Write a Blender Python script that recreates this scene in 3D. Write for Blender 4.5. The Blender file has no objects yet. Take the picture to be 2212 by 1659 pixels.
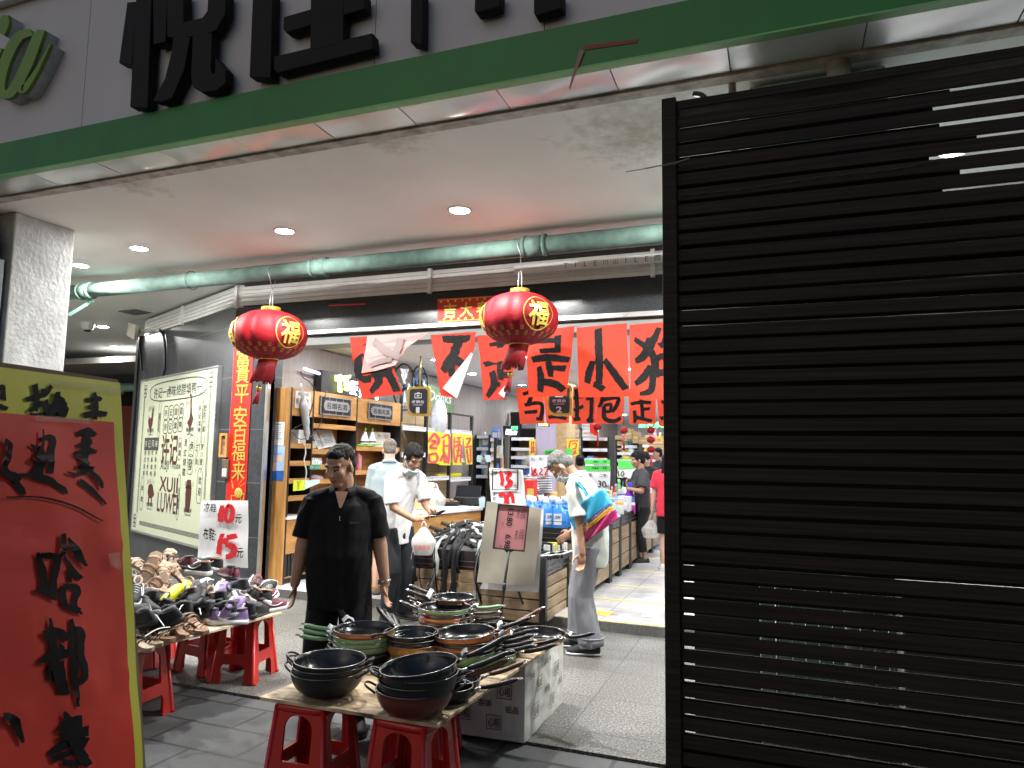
import bpy, bmesh, math, random
import numpy as np
from mathutils import Vector, Matrix, noise
random.seed(7)
SC = bpy.context.scene
COL = SC.collection
rad = math.radians
# ---------------- camera, world, exposure ----------------
F, CX, CY, EYE = 1525., 1106., 829.5, 1.6
_yaw, _pit, _rol = rad(20.8), rad(5.8), rad(.89)
FW = np.array([-math.sin(_yaw)*math.cos(_pit), math.cos(_yaw)*math.cos(_pit), math.sin(_pit)])
_r0 = np.array([math.cos(_yaw), math.sin(_yaw), 0.]); _u0 = np.cross(_r0, FW)
RT = math.cos(_rol)*_r0 + math.sin(_rol)*_u0
UP = -math.sin(_rol)*_r0 + math.cos(_rol)*_u0
CAM = np.array([0., 0., EYE])
cd = bpy.data.cameras.new('camera'); co = bpy.data.objects.new('camera', cd); COL.objects.link(co)
co.matrix_world = Matrix(((RT[0], UP[0], -FW[0], 0), (RT[1], UP[1], -FW[1], 0), (RT[2], UP[2], -FW[2], EYE), (0, 0, 0, 1)))
cd.sensor_width = 36; cd.lens = F/2212*36; cd.clip_end = 300; cd.clip_start = .05
SC.camera = co
w = bpy.data.worlds.new('World'); SC.world = w; w.use_nodes = True
_n = w.node_tree.nodes; _bg = _n['Background']
_sky = _n.new('ShaderNodeTexSky'); _sky.sky_type = 'NISHITA'; _sky.sun_disc = False
_sky.sun_elevation = rad(32.0); _sky.sun_rotation = rad(200)
w.node_tree.links.new(_sky.outputs[0], _bg.inputs[0]); _bg.inputs[1].default_value = .053
SC.view_settings.view_transform = 'Standard'; SC.view_settings.look = 'None'
SC.view_settings.exposure = 0.17; SC.view_settings.gamma = 1
SC.render.engine = 'CYCLES'
SC.cycles.use_denoising = True
SC.cycles.max_bounces = 7; SC.cycles.diffuse_bounces = 4; SC.cycles.glossy_bounces = 3
SC.cycles.sample_clamp_indirect = 6; SC.cycles.caustics_reflective = False; SC.cycles.caustics_refractive = False

# ---------------- from a point of the photograph to a plane of the place ----------------
def ray(x, y): return FW + (x-CX)/F*RT - (y-CY)/F*UP
def oz(p, z): d = ray(*p); return CAM + d*((z-EYE)/d[2])
def oy(p, Y): d = ray(*p); return CAM + d*(Y/d[1])
def ox(p, X): d = ray(*p); return CAM + d*(X/d[0])
def opl(p, P, n):
    d = ray(*p); n = np.array(n, float)
    return CAM + d*(np.dot(np.array(P)-CAM, n)/np.dot(d, n))
CROPS = {'5': (900, 1150, 2.212), '6': (1800, 1150, 2.212), 'p8': (1100, 1700, 2.0733), 's1': (1800, 1750, 1.9522), 's2': (1000, 2250, 1.70154),
         '7': (400, 1900, 1.84364), 's6': (500, 1400, 2.07455), 's7': (1100, 1450, 2.765), 's8': (1900, 1600, 2.552), '1': (0, 0, 1.58), '2': (1300, 0, 1.58),
         '3': (2600, 0, 1.54469), '4': (0, 1000, 1.84364), 'f': (2500, 1900, 1.44386), 'sg': (0, 1900, 1.4757)}
def c(k, x, y):
    a, b, s = CROPS[k]; return ((a + x/s)/1.8228, (b + y/s)/1.8228)

# ---------------- mesh helpers ----------------
class MB:
    def __init__(s): s.v = []; s.f = []; s.m = []; s.s = []
    def add(s, V, Fc, mi=0, sm=False, M=None):
        o = len(s.v)
        if M is not None: V = [M @ Vector(p) for p in V]
        s.v.extend([tuple(p) for p in V])
        for f in Fc:
            s.f.append([i+o for i in f]); s.m.append(mi); s.s.append(sm)
        return s
    def box(s, c, d, mi=0, M=None):
        x, y, z = c; a, b, e = d[0]/2, d[1]/2, d[2]/2
        V = [(x+i*a, y+j*b, z+k*e) for i in (-1, 1) for j in (-1, 1) for k in (-1, 1)]
        return s.add(V, [(0, 1, 3, 2), (4, 6, 7, 5), (0, 4, 5, 1), (2, 3, 7, 6), (0, 2, 6, 4), (1, 5, 7, 3)], mi, False, M)
    def bb(s, x0, x1, y0, y1, z0, z1, mi=0, M=None):
        return s.box(((x0+x1)/2, (y0+y1)/2, (z0+z1)/2), (abs(x1-x0), abs(y1-y0), abs(z1-z0)), mi, M)
    def quad(s, a, b, c_, d, mi=0): return s.add([a, b, c_, d], [(0, 1, 2, 3)], mi)
    def prism(s, poly, vec, mi=0):
        """closed solid from a planar polygon (3D points) pushed along vec"""
        n = len(poly); vec = np.array(vec, float)
        V = [np.array(p, float) for p in poly]; V = V + [p+vec for p in V]
        Fc = [tuple(range(n-1, -1, -1)), tuple(range(n, 2*n))] + [(i, (i+1) % n, (i+1) % n+n, i+n) for i in range(n)]
        return s.add(V, Fc, mi)
    def loft(s, rings, mi=0, sm=True, caps=True, closed=True, M=None):
        n = len(rings[0]); V = [p for r in rings for p in r]; Fc = []
        for i in range(len(rings)-1):
            for j in range(n if closed else n-1):
                k = (j+1) % n
                Fc.append((i*n+j, i*n+k, (i+1)*n+k, (i+1)*n+j))
        if caps and closed:
            Fc.append(tuple(range(n-1, -1, -1))); Fc.append(tuple((len(rings)-1)*n+j for j in range(n)))
        return s.add(V, Fc, mi, sm, M)
    def tube(s, pts, r, n=8, mi=0, sm=True, flat=1., M=None, caps=True, up=None):
        pts = [np.array(p, float) for p in pts]; rings = []
        rr = r if hasattr(r, '__len__') else [r]*len(pts); prev = None
        for i, p in enumerate(pts):
            t = pts[min(i+1, len(pts)-1)]-pts[max(i-1, 0)]; t = t/(np.linalg.norm(t)+1e-9)
            if prev is None:
                a = np.array(up if up is not None else ((0, 0, 1) if abs(t[2]) < .9 else (1, 0, 0)), float)
            else: a = prev
            a = a-t*np.dot(a, t); a = a/(np.linalg.norm(a)+1e-9); prev = a; b = np.cross(t, a)
            rings.append([p+(a*math.cos(q)*flat+b*math.sin(q))*rr[i] for q in [2*math.pi*j/n for j in range(n)]])
        return s.loft(rings, mi, sm, caps, True, M)
    def lathe(s, prof, n=32, mi=0, sm=True, M=None, sx=1, sy=1):
        rings = [[(r*math.cos(2*math.pi*j/n)*sx, r*math.sin(2*math.pi*j/n)*sy, z) for j in range(n)] for r, z in prof]
        return s.loft(rings, mi, sm, False, True, M)
    def ell(s, c_, r, n=16, mi=0, M=None, rot=None):
        R = rot if rot is not None else Matrix.Identity(3)
        rings = []
        for i in range(n//2+1):
            a = math.pi*i/(n//2); q = max(math.sin(a), 1e-3)
            rings.append([Vector(c_)+R @ Vector((r[0]*q*math.cos(2*math.pi*j/n), r[1]*q*math.sin(2*math.pi*j/n), -r[2]*math.cos(a))) for j in range(n)])
        return s.loft(rings, mi, True, True, True, M)
    def grid(s, fn, nu, nv, mi=0, sm=True):
        V = [fn(i/nu, j/nv) for j in range(nv+1) for i in range(nu+1)]
        return s.add(V, [(j*(nu+1)+i, j*(nu+1)+i+1, (j+1)*(nu+1)+i+1, (j+1)*(nu+1)+i) for j in range(nv) for i in range(nu)], mi, sm)
    def build(s, name, mats, parent=None, world=True, bevel=0, solid=0, sub=0):
        me = bpy.data.meshes.new(name); V = s.v
        if parent is not None and world:
            I = MW[parent.name].inverted(); V = [tuple(I @ Vector(p)) for p in V]
        me.from_pydata([tuple(map(float, p)) for p in V], [], s.f)
        for m in (mats if isinstance(mats, (list, tuple)) else [mats]): me.materials.append(m)
        me.polygons.foreach_set('material_index', s.m); me.polygons.foreach_set('use_smooth', s.s)
        me.update()
        o = bpy.data.objects.new(name, me); COL.objects.link(o)
        if parent is not None: o.parent = parent
        if solid: q = o.modifiers.new('thick', 'SOLIDIFY'); q.thickness = solid; q.offset = 0
        if bevel: q = o.modifiers.new('edge', 'BEVEL'); q.width = bevel; q.segments = 2; q.limit_method = 'ANGLE'
        if sub: q = o.modifiers.new('round', 'SUBSURF'); q.levels = q.render_levels = sub
        MW[o.name] = MW[parent.name].copy() if parent is not None else Matrix.Identity(4)
        return o
MW = {}
def tag(o, label, cat, group=None, kind=None):
    o['label'] = label; o['category'] = cat
    if group: o['group'] = group
    if kind: o['kind'] = kind
    return o
def thing(name, label, cat, loc=(0, 0, 0), rz=0, group=None, M=None):
    o = bpy.data.objects.new(name, None); COL.objects.link(o); o.empty_display_size = .1
    M = M if M is not None else Matrix.Translation(Vector([float(q) for q in loc])) @ Matrix.Rotation(rz, 4, 'Z')
    o.matrix_basis = M; MW[o.name] = M.copy()
    return tag(o, label, cat, group)
def struct(o): o['kind'] = 'structure'; return o
def dup(root, M, label=None, group=None):
    r = root.copy(); COL.objects.link(r); r.matrix_basis = M
    if label: r['label'] = label
    if group: r['group'] = group
    for ch in root.children:
        k = ch.copy(); COL.objects.link(k); k.parent = r
        for g in ch.children:
            d = g.copy(); COL.objects.link(d); d.parent = k
    MW[r.name] = M.copy()
    return r
def TR(x, y, z, rz=0, rx=0, ry=0, s=1):
    return Matrix.Translation(Vector((float(x), float(y), float(z)))) @ Matrix.Rotation(rz, 4, 'Z') @ Matrix.Rotation(ry, 4, 'Y') @ Matrix.Rotation(rx, 4, 'X') @ Matrix.Scale(s, 4)

# ---------------- materials (all procedural) ----------------
MATS = {}
def mat(name, rgb, rough=.5, metal=0., var=.12, vs=6., bump=0., bs=40., spec=.5, coat=0., trans=0., sheen=0., alpha=1., stretch=None, rgb2=None, detail=4., sub=0.):
    if name in MATS: return MATS[name]
    m = bpy.data.materials.new(name); m.use_nodes = True; nt = m.node_tree; N = nt.nodes; L = nt.links
    b = N['Principled BSDF']; b.inputs['Roughness'].default_value = rough; b.inputs['Metallic'].default_value = metal
    b.inputs['Specular IOR Level'].default_value = spec; b.inputs['Coat Weight'].default_value = coat
    b.inputs['Transmission Weight'].default_value = trans; b.inputs['Sheen Weight'].default_value = sheen
    b.inputs['Alpha'].default_value = alpha
    if sub: b.inputs['Subsurface Weight'].default_value = sub; b.inputs['Subsurface Radius'].default_value = (.02, .008, .004)
    tc = N.new('ShaderNodeTexCoord'); src = tc.outputs['Object']
    if stretch:
        mp = N.new('ShaderNodeMapping'); mp.inputs['Scale'].default_value = stretch; L.new(src, mp.inputs[0]); src = mp.outputs[0]
    n = N.new('ShaderNodeTexNoise'); n.inputs['Scale'].default_value = vs; n.inputs['Detail'].default_value = detail; L.new(src, n.inputs['Vector'])
    r = N.new('ShaderNodeValToRGB'); e = r.color_ramp.elements; e[0].position = .3; e[1].position = .7
    hi = rgb2 if rgb2 else tuple(min(1, q*(1+var)) for q in rgb); lo = rgb if rgb2 else tuple(q*(1-var) for q in rgb)
    e[0].color = (*lo, 1); e[1].color = (*hi, 1)
    L.new(n.outputs[0], r.inputs[0]); L.new(r.outputs[0], b.inputs['Base Color'])
    mr = N.new('ShaderNodeMapRange'); mr.inputs[3].default_value = max(0, rough-.07); mr.inputs[4].default_value = min(1, rough+.07)
    L.new(n.outputs[0], mr.inputs[0]); L.new(mr.outputs[0], b.inputs['Roughness'])
    if bump:
        n2 = N.new('ShaderNodeTexNoise'); n2.inputs['Scale'].default_value = bs; n2.inputs['Detail'].default_value = 5; L.new(src, n2.inputs['Vector'])
        bp = N.new('ShaderNodeBump'); bp.inputs['Strength'].default_value = bump; bp.inputs['Distance'].default_value = .01
        L.new(n2.outputs[0], bp.inputs['Height']); L.new(bp.outputs[0], b.inputs['Normal'])
    MATS[name] = m; return m
def glow(name, rgb, st):
    if name in MATS: return MATS[name]
    m = bpy.data.materials.new(name); m.use_nodes = True; b = m.node_tree.nodes['Principled BSDF']
    b.inputs['Base Color'].default_value = (*rgb, 1); b.inputs['Emission Color'].default_value = (*rgb, 1); b.inputs['Emission Strength'].default_value = st
    MATS[name] = m; return m
def wood(name, a, b_, sc=(1, 1, 1), rough=.45, wave=3.):
    """plank-grain wood: noise stretched along the grain, darker rings"""
    if name in MATS: return MATS[name]
    m = bpy.data.materials.new(name); m.use_nodes = True; nt = m.node_tree; N = nt.nodes; L = nt.links; p = N['Principled BSDF']
    p.inputs['Roughness'].default_value = rough
    tc = N.new('ShaderNodeTexCoord'); mp = N.new('ShaderNodeMapping'); mp.inputs['Scale'].default_value = sc; L.new(tc.outputs['Object'], mp.inputs[0])
    n1 = N.new('ShaderNodeTexNoise'); n1.inputs['Scale'].default_value = wave; n1.inputs['Detail'].default_value = 6; n1.inputs['Distortion'].default_value = 1.2; L.new(mp.outputs[0], n1.inputs['Vector'])
    n2 = N.new('ShaderNodeTexNoise'); n2.inputs['Scale'].default_value = wave*9; n2.inputs['Detail'].default_value = 3; L.new(mp.outputs[0], n2.inputs['Vector'])
    mx = N.new('ShaderNodeMath'); mx.operation = 'MULTIPLY_ADD'; L.new(n2.outputs[0], mx.inputs[0]); mx.inputs[1].default_value = .3; L.new(n1.outputs[0], mx.inputs[2])
    r = N.new('ShaderNodeValToRGB'); e = r.color_ramp.elements; e[0].position = .42; e[1].position = .82; e[0].color = (*a, 1); e[1].color = (*b_, 1)
    L.new(mx.outputs[0], r.inputs[0]); L.new(r.outputs[0], p.inputs['Base Color'])
    bp = N.new('ShaderNodeBump'); bp.inputs['Strength'].default_value = .12; bp.inputs['Distance'].default_value = .004; L.new(mx.outputs[0], bp.inputs['Height']); L.new(bp.outputs[0], p.inputs['Normal'])
    MATS[name] = m; return m
def tiles(name, a, b_, mortar, sx, sy, gap=.01, rough=.5, speck=None, off=0., bump=.3, rot=0., vs=120., plane='xy', spec=.5):
    """slabs of stone with joints; speck adds grains of a second and third colour"""
    m = bpy.data.materials.new(name); m.use_nodes = True; nt = m.node_tree; N = nt.nodes; L = nt.links; p = N['Principled BSDF']
    p.inputs['Roughness'].default_value = rough; p.inputs['Specular IOR Level'].default_value = spec
    tc = N.new('ShaderNodeTexCoord'); mp = N.new('ShaderNodeMapping'); L.new(tc.outputs['Object'], mp.inputs[0])
    mp.inputs['Rotation'].default_value = (rad(90) if plane == 'xz' else 0, 0, rot)
    br = N.new('ShaderNodeTexBrick'); L.new(mp.outputs[0], br.inputs['Vector']); br.inputs['Scale'].default_value = 1
    br.inputs['Brick Width'].default_value = sx; br.inputs['Row Height'].default_value = sy; br.inputs['Mortar Size'].default_value = gap; br.offset = off
    br.inputs['Mortar Smooth'].default_value = .3; br.inputs['Bias'].default_value = 0
    n = N.new('ShaderNodeTexNoise'); n.inputs['Scale'].default_value = vs; n.inputs['Detail'].default_value = 2; L.new(mp.outputs[0], n.inputs['Vector'])
    big = N.new('ShaderNodeTexNoise'); big.inputs['Scale'].default_value = 1.3; big.inputs['Detail'].default_value = 5; L.new(mp.outputs[0], big.inputs['Vector'])
    def ramp(c0, c1, p0, p1):
        r = N.new('ShaderNodeValToRGB'); e = r.color_ramp.elements; e[0].position = p0; e[1].position = p1; e[0].color = (*c0, 1); e[1].color = (*c1, 1); L.new(n.outputs[0], r.inputs[0]); return r
    r1 = ramp(a, b_, .4, .6)
    if speck:
        r1.color_ramp.elements.new(.68); r1.color_ramp.elements[2].color = (*speck, 1); r1.color_ramp.elements.new(.33); r1.color_ramp.elements[0].color = tuple(q*.55 for q in a)+(1,)
    r2 = N.new('ShaderNodeMix'); r2.data_type = 'RGBA'; r2.blend_type = 'MULTIPLY'; r2.inputs[0].default_value = 1
    rb = N.new('ShaderNodeValToRGB'); rb.color_ramp.elements[0].color = (.58, .57, .55, 1); rb.color_ramp.elements[1].color = (1, 1, 1, 1); rb.color_ramp.elements[0].position = .3; rb.color_ramp.elements[1].position = .65; L.new(big.outputs[0], rb.inputs[0])
    L.new(r1.outputs[0], r2.inputs[6]); L.new(rb.outputs[0], r2.inputs[7])
    L.new(r2.outputs[2], br.inputs['Color1']); 
    hs = N.new('ShaderNodeHueSaturation'); hs.inputs['Value'].default_value = .86; L.new(r2.outputs[2], hs.inputs['Color']); L.new(hs.outputs[0], br.inputs['Color2'])
    br.inputs['Mortar'].default_value = (*mortar, 1); L.new(br.outputs[0], p.inputs['Base Color'])
    ma = N.new('ShaderNodeMath'); ma.operation = 'MULTIPLY_ADD'; L.new(br.outputs['Fac'], ma.inputs[0]); ma.inputs[1].default_value = -1; mb_ = N.new('ShaderNodeMath'); mb_.operation = 'MULTIPLY'; mb_.inputs[1].default_value = .25; L.new(n.outputs[0], mb_.inputs[0]); L.new(mb_.outputs[0], ma.inputs[2])
    bp = N.new('ShaderNodeBump'); bp.inputs['Strength'].default_value = bump; bp.inputs['Distance'].default_value = .004; L.new(ma.outputs[0], bp.inputs['Height']); L.new(bp.outputs[0], p.inputs['Normal'])
    rr = N.new('ShaderNodeMapRange'); rr.inputs[3].default_value = rough-.1; rr.inputs[4].default_value = rough+.15; L.new(big.outputs[0], rr.inputs[0]); L.new(rr.outputs[0], p.inputs['Roughness'])
    MATS[name] = m; return m

def paper_mat(name, rgb, thru, k=.35):
    m = mat(name, rgb, .65, var=.08, vs=4, bump=.3, bs=7, detail=7); nt = m.node_tree; N = nt.nodes; L = nt.links
    t = N.new('ShaderNodeBsdfTranslucent'); t.inputs[0].default_value = (*thru, 1); x = N.new('ShaderNodeMixShader'); x.inputs[0].default_value = k
    L.new(N['Principled BSDF'].outputs[0], x.inputs[1]); L.new(t.outputs[0], x.inputs[2]); L.new(x.outputs[0], N['Material Output'].inputs[0]); return m
# ---------------- lettering ----------------
_GC = {}
def glyph(s, bold=0., res=3, extr=0.):
    k = (s, bold, res, extr)
    if k in _GC: return _GC[k]
    cu = bpy.data.curves.new('glyph', 'FONT'); cu.body = s; cu.size = 1; cu.offset = bold; cu.resolution_u = res; cu.align_x = 'CENTER'; cu.extrude = extr
    o = bpy.data.objects.new('glyph', cu); COL.objects.link(o)
    dg = bpy.context.evaluated_depsgraph_get(); me = bpy.data.meshes.new_from_object(o.evaluated_get(dg))
    V = np.array([v.co[:] for v in me.vertices]) if len(me.vertices) else np.zeros((1, 3)); Fc = [tuple(p.vertices) for p in me.polygons]
    bpy.data.objects.remove(o); bpy.data.curves.remove(cu); bpy.data.meshes.remove(me)
    if len(Fc):
        mn, mx = V.min(0), V.max(0); V[:, :2] -= (mn[:2]+mx[:2])/2; sz = mx-mn
    else: sz = np.array([1, 1, 0.])
    _GC[k] = (V, Fc, sz); return _GC[k]
def text(mb, s, P, U, W, h, wd=None, mi=0, bold=0., wob=0., shear=0., extr=0.):
    """lettering s centred on P; U: unit vector along the line, W: unit vector up; h: height in metres; wd: forced width"""
    V, Fc, sz = glyph(s, bold, 3, extr); U, W, P = np.array(U, float), np.array(W, float), np.array(P, float); N_ = np.cross(U, W)
    k = h/max(sz[1], 1e-6); kx = wd/max(sz[0], 1e-6) if wd else k; out = []; ph = sum(map(ord, s)) % 17
    for x, y, z in V:
        a, b = x*kx, y*k
        if wob: a, b = a+wob*h*math.sin(7*y+4*x+ph), b+wob*h*math.sin(6*x+ph*2+2*y)
        out.append(P+U*(a+shear*b)+W*b+N_*z)
    mb.add(out, Fc, mi)
def smooth_line(pts, k=6):
    P = [np.array(p, float) for p in pts]
    if len(P) < 3:
        return [P[0]+(P[-1]-P[0])*i/k for i in range(k+1)]
    out = []
    for i in range(len(P)-1):
        a, b, c_, d = P[max(i-1, 0)], P[i], P[i+1], P[min(i+2, len(P)-1)]
        for j in range(k):
            t = j/k; out.append(.5*((2*b)+(-a+c_)*t+(2*a-5*b+4*c_-d)*t*t+(-a+3*b-3*c_+d)*t**3))
    return out+[P[-1]]
def brush(mb, strokes, proj, mi=0, lift=.0, rough=.10, k=5, step=.0004, dry=True):
    """ink strokes [(x,y,width), ...] laid on a surface by proj((x,y), lift)"""
    for q, st in enumerate(strokes):
        L = smooth_line(st, k); n = len(L); ph = random.random()*9; lf = lift+(q % 9)*step; A = []; B = []
        for i, p in enumerate(L):
            t = L[min(i+1, n-1)][:2]-L[max(i-1, 0)][:2]; t = t/(np.linalg.norm(t)+1e-9); nn = np.array((-t[1], t[0]))
            w_ = p[2]/2; j1 = 1+rough*math.sin(i*2.3+ph)+rough*.6*math.sin(i*5.1+ph); j2 = 1+rough*math.sin(i*1.9+ph+2)
            e = 0
            if i == 0: e = .25*w_
            if i == n-1: e = -.25*w_
            A.append(p[:2]+nn*w_*j1+t*e); B.append(p[:2]-nn*w_*j2-t*e)
        V = [proj(a, lf) for a in A]+[proj(b, lf) for b in B]
        mb.add(V, [(i, i+1, n+i+1, n+i) for i in range(n-1)], mi)
# ================= materials of the place =================
m_plaster = mat('white painted plaster', (.62, .6, .57), .8, var=.06, vs=2.5, bump=.25, bs=30)
m_ceil = mat('ceiling paint', (.83, .85, .83), .85, var=.04, vs=1.2, bump=.05, bs=90)
def _mould(m, spots):
    nt = m.node_tree; N = nt.nodes; L = nt.links; p = N['Principled BSDF']; base = p.inputs['Base Color'].links[0].from_socket; tc = N.new('ShaderNodeTexCoord'); nz = N.new('ShaderNodeTexNoise'); nz.inputs['Scale'].default_value = 9; nz.inputs['Detail'].default_value = 12; nz.inputs['Roughness'].default_value = .7; L.new(tc.outputs['Object'], nz.inputs[0])
    for P, R_ in spots:
        d = N.new('ShaderNodeVectorMath'); d.operation = 'DISTANCE'; L.new(tc.outputs['Object'], d.inputs[0]); d.inputs[1].default_value = P
        a = N.new('ShaderNodeMapRange'); a.inputs[1].default_value = 0; a.inputs[2].default_value = R_; a.inputs[3].default_value = .62; a.inputs[4].default_value = .0; L.new(d.outputs['Value'], a.inputs[0])
        s_ = N.new('ShaderNodeMath'); s_.operation = 'ADD'; L.new(a.outputs[0], s_.inputs[0]); L.new(nz.outputs[0], s_.inputs[1])
        r = N.new('ShaderNodeMapRange'); r.inputs[1].default_value = .78; r.inputs[2].default_value = 1.15; r.inputs[4].default_value = .6; L.new(s_.outputs[0], r.inputs[0])
        x = N.new('ShaderNodeMix'); x.data_type = 'RGBA'; L.new(r.outputs[0], x.inputs[0]); L.new(base, x.inputs[6]); x.inputs[7].default_value = (.3, .26, .2, 1); base = x.outputs[2]
    L.new(base, p.inputs['Base Color'])
_mould(m_ceil, [((-.75, 4.25, 3.63), 1.0), ((-4.6, 3.85, 3.63), .5), ((-2.3, 3.82, 3.63), .45), ((-6.5, 6.2, 3.63), .6)])
m_stucco = mat('rough white stucco', (.36, .365, .36), .9, var=.22, vs=5, bump=.55, bs=28, detail=8)
m_beam = mat('worn dirty plaster', (.28, .25, .22), .9, vs=9, bump=.8, bs=50, rgb2=(.68, .65, .62), detail=10)
m_alu = mat('brushed aluminium', (.6, .6, .6), .3, .9, var=.06, vs=8)
m_alusoft = mat('thin aluminium sheet', (.64, .65, .65), .36, .6, var=.08, vs=3, bump=.03, bs=14)
m_white = mat('white powder coat', (.75, .75, .73), .4, var=.04)
m_black = mat('black painted steel', (.012, .012, .013), .45, .0, var=.3, bump=.03)
m_green = mat('green sign paint', (.014, .17, .02), .45, var=.15, vs=3, bump=.05)
m_greenlit = mat('lit green underside', (.16, .42, .15), .45, var=.15, vs=4)  # paler green: light on the band's underside is put into the colour
m_signface = mat('grey white sign panel', (.5, .48, .5), .6, var=.05, vs=1.5)
m_letter = mat('dark brown sign letters', (.008, .006, .005), .6, var=.3, spec=.2)
m_leaf_letter = mat('leaf green letter face', (.14, .26, .02), .5, var=.1)
m_dullwhite = mat('dull white letter side', (.45, .45, .45), .6, var=.15, vs=20)
m_pipe = mat('teal painted pipe', (.07, .11, .095), .85, spec=.2, var=.25, vs=9, bump=.1, bs=25)
m_teal = mat('peeling teal plaster', (.12, .24, .21), .85, vs=7, bump=.7, bs=35, rgb2=(.34, .5, .45), detail=9)
m_dark = mat('dark wall', (.03, .027, .026), .8, var=.3)
m_ink = mat('black brush ink', (.009, .009, .0095), .7, spec=.15, var=.5, vs=25, detail=6)
m_granite = tiles('speckled granite slabs', (.08, .078, .071), (.195, .19, .172), (.05, .047, .042), .6, .6, .005, .55, speck=(.33, .32, .3), vs=75, bump=.35)
m_paver = tiles('grey street pavers', (.06, .062, .066), (.09, .092, .096), (.02, .02, .02), .62, .31, .012, .6, off=.5, vs=180, bump=.6, rot=rad(1))
m_shopfloor = tiles('glossy white floor tiles', (.66, .66, .68), (.74, .74, .76), (.3, .3, .32), .8, .8, .006, .16, vs=4, bump=.03)
m_darktile = tiles('polished dark wall tiles', (.042, .045, .052), (.06, .065, .074), (.16, .16, .17), .9, .62, .004, .3, vs=30, bump=.03, plane='xz')
m_blackstone = mat('polished black granite', (.02, .022, .026), .22, var=.4, vs=160, spec=.6, detail=1)
m_sill = mat('grey stone sill', (.12, .115, .11), .5, var=.25, vs=50, bump=.1)
# ================= the setting =================
struct(MB().bb(-22, 8, -8, 3.915, -.2, -.014).build('street_pavement', m_paver))
struct(MB().bb(-22, 8, 3.93, 6.6, -.2, 0).build('arcade_floor', m_granite))
struct(MB().bb(-22, 8, 3.915, 3.93, -.2, -.03).build('floor_joint', m_dark))
struct(MB().bb(-22, -6.05, 6.6, 14, -.2, -.001).build('side_floor', m_granite))
struct(MB().bb(-6.05, 6, 6.6, 27, -.2, .09).build('shop_floor', m_shopfloor))
struct(MB().bb(-5.9, 6, 6.585, 6.6, 0, .088).build('shop_sill', m_sill))
def ceil_slab(x0, x1, y0, y1, z, name, m): return struct(MB().bb(x0, x1, y0, y1, z, z+.12).build(name, m))
ceil_slab(-20, 8, 3.79, 6.66, 3.63, 'arcade_ceiling', m_ceil)
ceil_slab(-20, -6.0, 6.66, 11.6, 3.63, 'side_ceiling', m_ceil)
ceil_slab(-20, -6.0, 10.2, 15, 3.32, 'grey_ceiling', mat('grey panel ceiling', (.3, .29, .28), .7, var=.1))
m_shopceil = mat('white shop ceiling', (.7, .7, .72), .7, var=.03)
ceil_slab(-5.95, 6, 6.75, 27, 3.02, 'shop_ceiling', m_shopceil)
struct(MB().bb(-20, 8, 3.705, 3.789, 3.612, 3.95).build('ceiling_beam', m_beam))
# upper storey wall above the sign and roof over the arcade (keep the night out)
tag(MB().bb(-22, 8, 3.5, 3.7, 3.76, 9).build('upper_wall', mat('brown stucco', (.2, .15, .11), .9, var=.2, bump=.4)), 'brown upper storey wall rising above the shop sign', 'wall')
tag(MB().bb(-6, 6, 27, 27.2, 0, 3.02).build('back_wall', m_plaster), 'pale wall closing the far end of the shop', 'wall')
tag(MB().bb(5.8, 6, 6.7, 27, 0, 3.02).build('shop_side_wall', m_plaster), 'white shop side wall hidden beyond the slatted screen', 'wall')
tag(MB().bb(-6.05, -5.86, 6.95, 27, .0, 3.0).build('shop_inner_wall', mat('pale wall covering', (.3, .27, .25), .6, var=.15, vs=3, stretch=(1, 12, 1))), 'lilac shop wall behind the cabinets and racks', 'wall')
tag(MB().bb(-22, -6.3, 14, 14.2, -.1, 3.6).build('dark_wall', m_dark), 'dark wall at the far end of the side passage', 'wall')
for i, y in enumerate((7.61, 8.45, 9.61, 10.9, 12.3)):
    tag(MB().bb(-1.9, 1.2, y-.02, y+.02, .091, .0925).build('floor_tape', mat('yellow floor tape', (.62, .55, .06), .5)), 'yellow tape line across the white shop floor, '+('nearest the entrance', 'second from the entrance', 'third from the entrance', 'fourth from the entrance', 'deepest in the shop')[i], 'floor tape', 'tape lines on the shop floor')
tag(MB().bb(-2.0, 2, 6.605, 6.635, .091, .093).build('floor_tape', MATS['yellow floor tape']), 'yellow tape strip along the front edge of the shop floor', 'floor tape')
st = tag(MB().quad(*[oz(c('s1', *p), .0935) for p in ((1075, 1275), (1200, 1285), (1165, 1318), (1060, 1308))]).build('floor_sticker', MATS['yellow floor tape']), 'yellow sticker with red lettering on the white shop floor', 'sticker')
mb = MB(); text(mb, '点pont', oz(c('s1', 1120, 1297), .095), (1, 0, 0), (0, 1, 0), .09, .3); mb.build('sticker_lettering', mat('red print', (.5, .03, .03), .5), st)
tag(MB().quad(*[oz(c('s1', *p), .093) for p in ((1425, 1308), (1507, 1312), (1495, 1330), (1410, 1325))]).build('floor_hatch', mat('steel hatch', (.35, .35, .34), .4)), 'small square metal hatch set in the white shop floor', 'hatch')

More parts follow.
